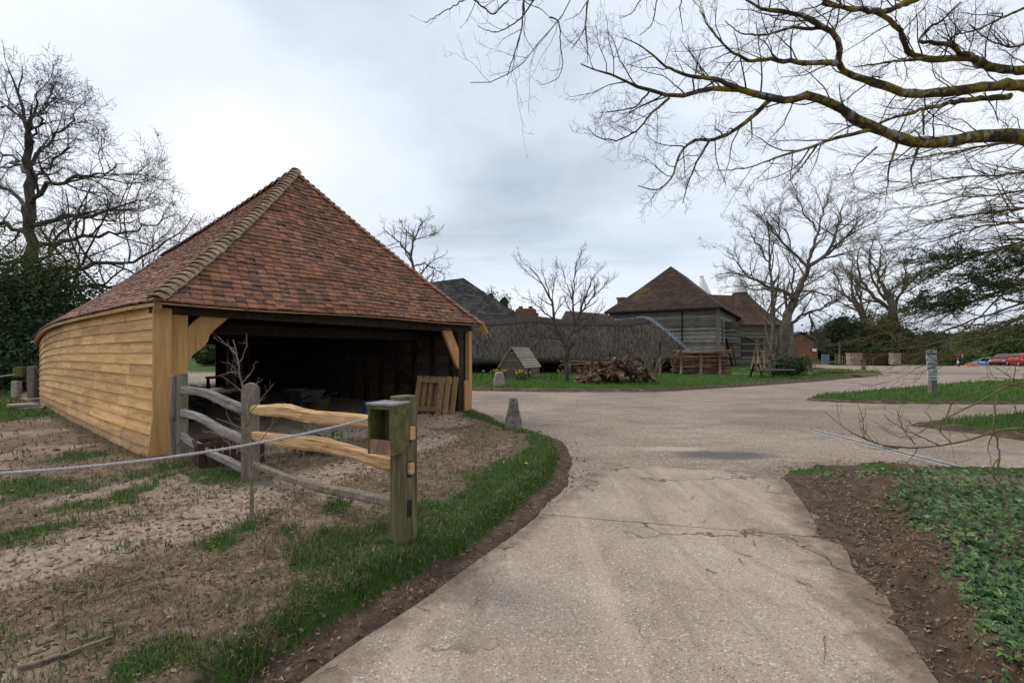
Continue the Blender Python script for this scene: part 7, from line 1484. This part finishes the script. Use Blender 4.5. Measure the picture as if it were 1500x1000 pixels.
# ---------------------------------------------------------------- grass, litter, ivy
def polar(n, r0, r1, a0, a1, g): r = np.exp(np.log(r0)+np.log(r1/r0)*g.random(n)); a = R(a0)+(R(a1)-R(a0))*g.random(n); return r*np.sin(a), r*np.cos(a)
def shed_inside(x, y): ax = (x-WL[0])*Uf[0]+(y-WL[1])*Uf[1]; ay = (x-WL[0])*Bk[0]+(y-WL[1])*Bk[1]; return (ax > -0.1) & (ax < WFR+.1) & (ay > -0.1) & (ay < 15.7)
BLADE = np.array([(-.5, 0, 0), (.5, 0, 0), (.33, .16, .55), (-.33, .16, .55), (0, .5, 1.0)])
BLF = np.array([(0, 1, 2), (0, 2, 3), (3, 2, 4)])
def blades(name, x, y, h, wd, mat, label, g, lean=0.55):
    n = len(x); z = ground_z(x, y)-0.005; a = g.random(n)*2*math.pi; c, s = np.cos(a), np.sin(a); k = lean*(0.2+g.random(n)); H = h*(0.5+0.9*g.random(n)); W = wd*(0.7+0.6*g.random(n))
    fr = np.zeros((n, 3, 3)); fr[:, 0, 0] = c*W; fr[:, 1, 0] = s*W; fr[:, 0, 1] = -s*H*k*1.4; fr[:, 1, 1] = c*H*k*1.4; fr[:, 2, 2] = H*np.sqrt(np.clip(1-(k*.6)**2, .1, 1)); fr[:, 2, 1] = -0.12*H*k
    V, F = inst(BLADE, BLF, fr, np.stack([x, y, z], -1)); o = place(name, V, F, mat, None, False); return tag(o, label, 'grass', kind='stuff')
g = np.random.default_rng(900)
x, y = polar(330000, 1.7, 45, -54, 52, g); gr, pa, dk_, zz, S = cover(x, y); r = np.hypot(x, y); clump = fbm(x, y, 5.0, 13)
pk = sstep((gr+0.9*(clump-0.5)-0.12)/0.75); pk = np.where(S[0] > 0, np.maximum(pk, 0.16*sstep((clump-.42)/.12)*(pa < .7)), pk); keep = (g.random(len(x)) < pk) & ~shed_inside(x, y); xl = keep & (S[0] > 0.0); xi = keep & ((S[1] > 0.05) | (S[2] > 0.05) | (S[3] > 0.05)) & (y < 42)
q_ = np.where(xl)[0]; rq = r[q_]; blades('bank_grass', x[q_], y[q_], 0.018+0.055*clump[q_]**2+0.004*rq, 0.0036+0.0010*rq, M['grass'], 'short green grass on the bank before the shed', g, 0.95)
q_ = np.where(xi)[0]; q_ = q_[g.random(len(q_)) < 0.6]; rq = r[q_]; blades('lawn_grass', x[q_], y[q_], 0.04+0.13*clump[q_]**2+0.0012*rq, 0.003+0.0011*rq, M['lawn'], 'green lawn grass on the islands beyond the road', g)
# dry blades mixed in
x, y = polar(120000, 1.7, 9, -56, 50, g); gr, pa, dk_, zz, S = cover(x, y); keep = (((S[0] > 0.05) & (pa < .6) & (fbm(x, y, 2.4, 3) > 0.42)) | ((S[4] > 0.5) & (fbm(x, y, 2.0, 5) > 0.62))) & (g.random(len(x)) < 0.55) & ~shed_inside(x, y); x, y = x[keep], y[keep]
blades('dry_grass', x, y, 0.05+0*x, 0.004+0.0006*np.hypot(x, y), M['dry_grass'], 'straw coloured dry grass among the turf', g, 1.3)
# grass on the right bank
x, y = polar(60000, 1.7, 9, 25, 58, g); gr, pa, dk_, zz, S = cover(x, y); keep = (S[4] > 0.25) & ((gr > 0.5) | ((fbm(x, y, 3.0, 2) > 0.60) & (S[4] > 0.8))) & (g.random(len(x)) < 0.5); x, y = x[keep], y[keep]
blades('verge_grass', x, y, 0.075+0*x, 0.006+0*x, M['grass'], 'green grass tufts among the ivy on the right bank', g)
# chips, dead leaves, pebbles
CH = np.array([(-.5, -.22, 0), (.05, -.32, .05), (.5, -.1, .02), (.42, .22, .07), (-.1, .3, .03), (-.48, .2, .06)]); CHF = np.array([(0, 1, 2, 3, 4, 5)])
def flakes(name, x, y, size, mat, label, g, tilt=0.35, lift=0.006, cat='debris'):
    n = len(x); z = ground_z(x, y)+lift; u = g.normal(0, tilt, (n, 3)); u[:, 2] += 1; u /= np.linalg.norm(u, axis=1, keepdims=True); t = g.normal(0, 1, (n, 3)); t -= u*(t*u).sum(1, keepdims=True); t /= np.linalg.norm(t, axis=1, keepdims=True); fr = np.stack([t, np.cross(u, t), u], 2)
    sc = (size*np.exp(np.clip(g.normal(0, 0.5, n), -1, .9)))[:, None]*np.stack([np.ones(n), 0.25+0.55*g.random(n), np.ones(n)], -1); V, F = inst(CH, CHF, fr, np.stack([x, y, z], -1), sc); return tag(place(name, V, F, mat, None), label, cat, kind='stuff')
x, y = polar(150000, 1.6, 11, -57, 10, g); gr, pa, dk_, zz, S = cover(x, y); pd = polyline_d(PATH, x, y); pr = 0.16+0.5*np.exp(-((pd-.35)/.5)**2)+0.25*(fbm(x, y, 2.2, 7)-.4); pr = np.where(gr > .6, .10, pr); keep = (S[0] > 0.0) & (g.random(len(x)) < pr*0.55) & ~shed_inside(x, y); x, y = x[keep], y[keep]
flakes('wood_chips', x, y, 0.0105+0.0022*np.hypot(x, y), M['chip'], 'wood chips and dead leaves strewn on the trodden bank', g)
x, y = polar(70000, 1.6, 9, 12, 58, g); gr, pa, dk_, zz, S = cover(x, y); pr = np.where(S[4] > 0.1, 0.5, 0.10*(S[4] > -0.5)); keep = (S[4] > -0.6) & (g.random(len(x)) < pr*1.0); x, y = x[keep], y[keep]
flakes('leaf_litter', x, y, 0.010+0.0017*np.hypot(x, y), M['litter'], 'brown leaf litter on the right bank', g, 0.5)
x, y = polar(60000, 1.6, 12, -40, 48, g); gr, pa, dk_, zz, S = cover(x, y); sm = np.max(S, axis=0); keep = (((S[0] > -.5) & (S[0] < .12)) | ((S[4] > -.45) & (S[4] < .5))) & (g.random(len(x)) < .5); x, y = x[keep], y[keep]
flakes('soil_crumbs', x, y, 0.014+0.001*np.hypot(x, y), M['litter'], 'soil crumbs and bits of leaf along the track edges', g, 0.7)
x, y = polar(26000, 1.6, 16, -40, 48, g); gr, pa, dk_, zz, S = cover(x, y); sm = np.max(S, axis=0); keep = (sm < .2) & (g.random(len(x)) < .10); x, y = x[keep], y[keep]
flakes('loose_grit', x, y, 0.009+0.0009*np.hypot(x, y), M['pebble'], 'loose grit and leaf bits on the track and tarmac', g, 0.6, 0.03)
# clods of soil
def clods(name, x, y, size, mat, label, g):
    O6 = np.array([(1, 0, 0), (-1, 0, 0), (0, 1, 0), (0, -1, 0), (0, 0, .7), (0, 0, -.5)], float); OF = np.array([(0, 2, 4), (2, 1, 4), (1, 3, 4), (3, 0, 4), (2, 0, 5), (1, 2, 5), (3, 1, 5), (0, 3, 5)]); n = len(x); a = g.random(n)*6.28; fr = np.zeros((n, 3, 3)); fr[:, 0, 0] = np.cos(a); fr[:, 1, 0] = np.sin(a); fr[:, 0, 1] = -np.sin(a); fr[:, 1, 1] = np.cos(a); fr[:, 2, 2] = 1
    V, F = inst(O6, OF, fr, np.stack([x, y, ground_z(x, y)], -1), (size*np.exp(g.normal(0, .45, n)))[:, None]*(0.6+.8*g.random((n, 3)))); V += g.normal(0, .0015, V.shape); tag(place(name, V, F, mat, None, True), label, 'soil', kind='stuff')
x, y = polar(80000, 1.6, 12, -57, 52, g); gr, pa, dk_, zz, S = cover(x, y); cn = fbm(x, y, 2.7, 41); keep = (((S[0] > -.42) & (gr < .55)) | ((S[4] > -.3) & (S[4] < 1.4))) & (g.random(len(x)) < .16*sstep((cn-.38)/.2)) & ~shed_inside(x, y); x, y = x[keep], y[keep]
clods('soil_clods', x, y, 0.007+0.0012*np.hypot(x, y), M['clod'], 'crumbling soil clods on both banks', g)
# moss and short weeds between the tufts
x, y = polar(30000, 1.7, 9, -56, 6, g); gr, pa, dk_, zz, S = cover(x, y); keep = (S[0] > .05) & (fbm(x, y, 3.3, 51) > .56) & (pa < .5) & (g.random(len(x)) < .35) & ~shed_inside(x, y); x, y = x[keep], y[keep]
flakes('low_weeds', x, y, 0.010+0.001*np.hypot(x, y), M['grass'], 'low moss and weed leaves on the bank', g, 0.5, 0.012, 'weeds')
# fallen twigs
T = Tree()
for k in range(420):
    if k < 230: xx, yy = polar(1, 1.8, 6, 14, 50, g)
    else: xx, yy = polar(1, 1.8, 7, -55, 5, g)
    S = [sdist(P_RIGHT, xx, yy)[0], sdist(P_LEFT, xx, yy)[0]]
    if k < 230 and S[0] < (-1.3 if k % 9 == 0 else -0.25): continue
    if k >= 230 and S[1] < -.35: continue
    a = g.random()*6.28; L = 0.06+0.22*g.random()**2+.05*g.random(); n = 5; P = np.array([[xx[0]+L*(i/n-.5)*math.cos(a)+g.normal(0, .006), yy[0]+L*(i/n-.5)*math.sin(a)+g.normal(0, .006), 0] for i in range(n+1)]); P[:, 2] = np.maximum(ground_z(P[:, 0], P[:, 1]), 0.03)+.006+np.abs(g.normal(0, .006, n+1)); T.add('t', P, np.linspace(.0035, .0015, n+1)*(0.7+.8*g.random()), 4)
o = T.build('t', 'fallen_twigs', M['twig_pale'] if False else M['pole'], None); tag(o, 'fallen twigs strewn along both track edges', 'debris', kind='stuff')
for k, (a, b, lab) in enumerate((((20, 985), (165, 935), 'long pale stick lying at the bottom of the left bank'), ((1065, 905), (1085, 880), 'short bent stick lying on the concrete track'))):
    if k == 1: continue
    A = gd(*a, .2); B = gd(*b, .2); P = np.array([A+(B-A)*u+g.normal(0, .006, 3) for u in np.linspace(0, 1, 9)]); P[:, 2] = ground_z(P[:, 0], P[:, 1])+.015; tag(MB().tube(P, np.linspace(.011, .007, 9), 6).build('stick', M['twig_pale'], None, True), lab, 'stick')
# ivy on the right bank
IV = np.array([(0, 0, 0), (.18, -.30, .02), (.5, -.42, -.02), (.42, -.12, .02), (.95, 0, -.06), (.42, .12, .02), (.5, .42, -.02), (.18, .30, .02), (-.12, .16, -.01), (-.12, -.16, -.01)])
IVF = np.array([(0, 1, 2, 3), (0, 3, 4, 5), (0, 5, 6, 7), (0, 7, 8, 9)]); IVF = np.vstack([IVF, [(0, 9, 1, 1)]])[:4]
x, y = polar(60000, 1.7, 9, 30, 62, g); S4 = sdist(P_RIGHT, x, y); nz = fbm(x, y, 1.4, 17); edge_ = 0.08+0.36*sstep((y-2.5)/1.5)+0.22*(fbm(x, y, 2.2, 4)-.5)*2+0.8*sstep((y-4.6)/1.2)
pr = sstep((S4-edge_)/0.30)*(0.45+0.55*sstep((nz-.36)/.16)); pr = np.maximum(pr, .5*sstep((S4-.15)/.15)*sstep((y-5.7)/.3)*sstep((nz-.3)/.2)); keep = g.random(len(x)) < pr*.85; x, y = x[keep], y[keep]; n = len(x)
z = ground_z(x, y)+0.015+0.17*g.random(n)**1.5*sstep((sdist(P_RIGHT, x, y)-.5)/.5); u = g.normal(0, .38, (n, 3)); u[:, 2] += 1; u[:, 1] -= .25; u /= np.linalg.norm(u, axis=1, keepdims=True); t = g.normal(0, 1, (n, 3)); t -= u*(t*u).sum(1, keepdims=True); t /= np.linalg.norm(t, axis=1, keepdims=True); fr = np.stack([t, np.cross(u, t), u], 2)
sc = (0.022+.055*g.random(n)**1.5)[:, None]*np.stack([np.ones(n), .75+.5*g.random(n), 1+2*g.random(n)], -1); V, F = inst(IV, IVF, fr, np.stack([x, y, z], -1), sc); tag(place('ivy', V, F, M['ivy'], None), 'glossy dark ivy covering the right bank', 'ivy', kind='stuff')
# ivy tuft inside the shed by the fence
p = np.array([-3.0, 6.6]); zc_ = gz(*p); shrub('ivy_bush', 'small green ivy clump behind the round-headed fence post', 'ivy', [((p[0], p[1], zc_+.22), (.25, .25, .22), 1), ((p[0]+.25, p[1]+.1, zc_+.15), (.2, .2, .15), 1)], 420, 0.055, M['ivy'], 300, 0.06, core=False)
# dandelion on the verge
dp = gd(771, 687, .17); t = thing('dandelion', 'single yellow dandelion on the grass verge', 'flower', (dp[0], dp[1], gz(dp[0], dp[1]))); zz = gz(dp[0], dp[1]); MB().tube([(dp[0], dp[1], zz), (dp[0], dp[1], zz+.07)], .003, 5).build('stem', M['grass'], t); MB().lathe((dp[0], dp[1], zz+.07), [(.004, 0), (.022, .008), (.024, .014), (.012, .02)], 10).build('bloom', M['yellow_leaf'], t)
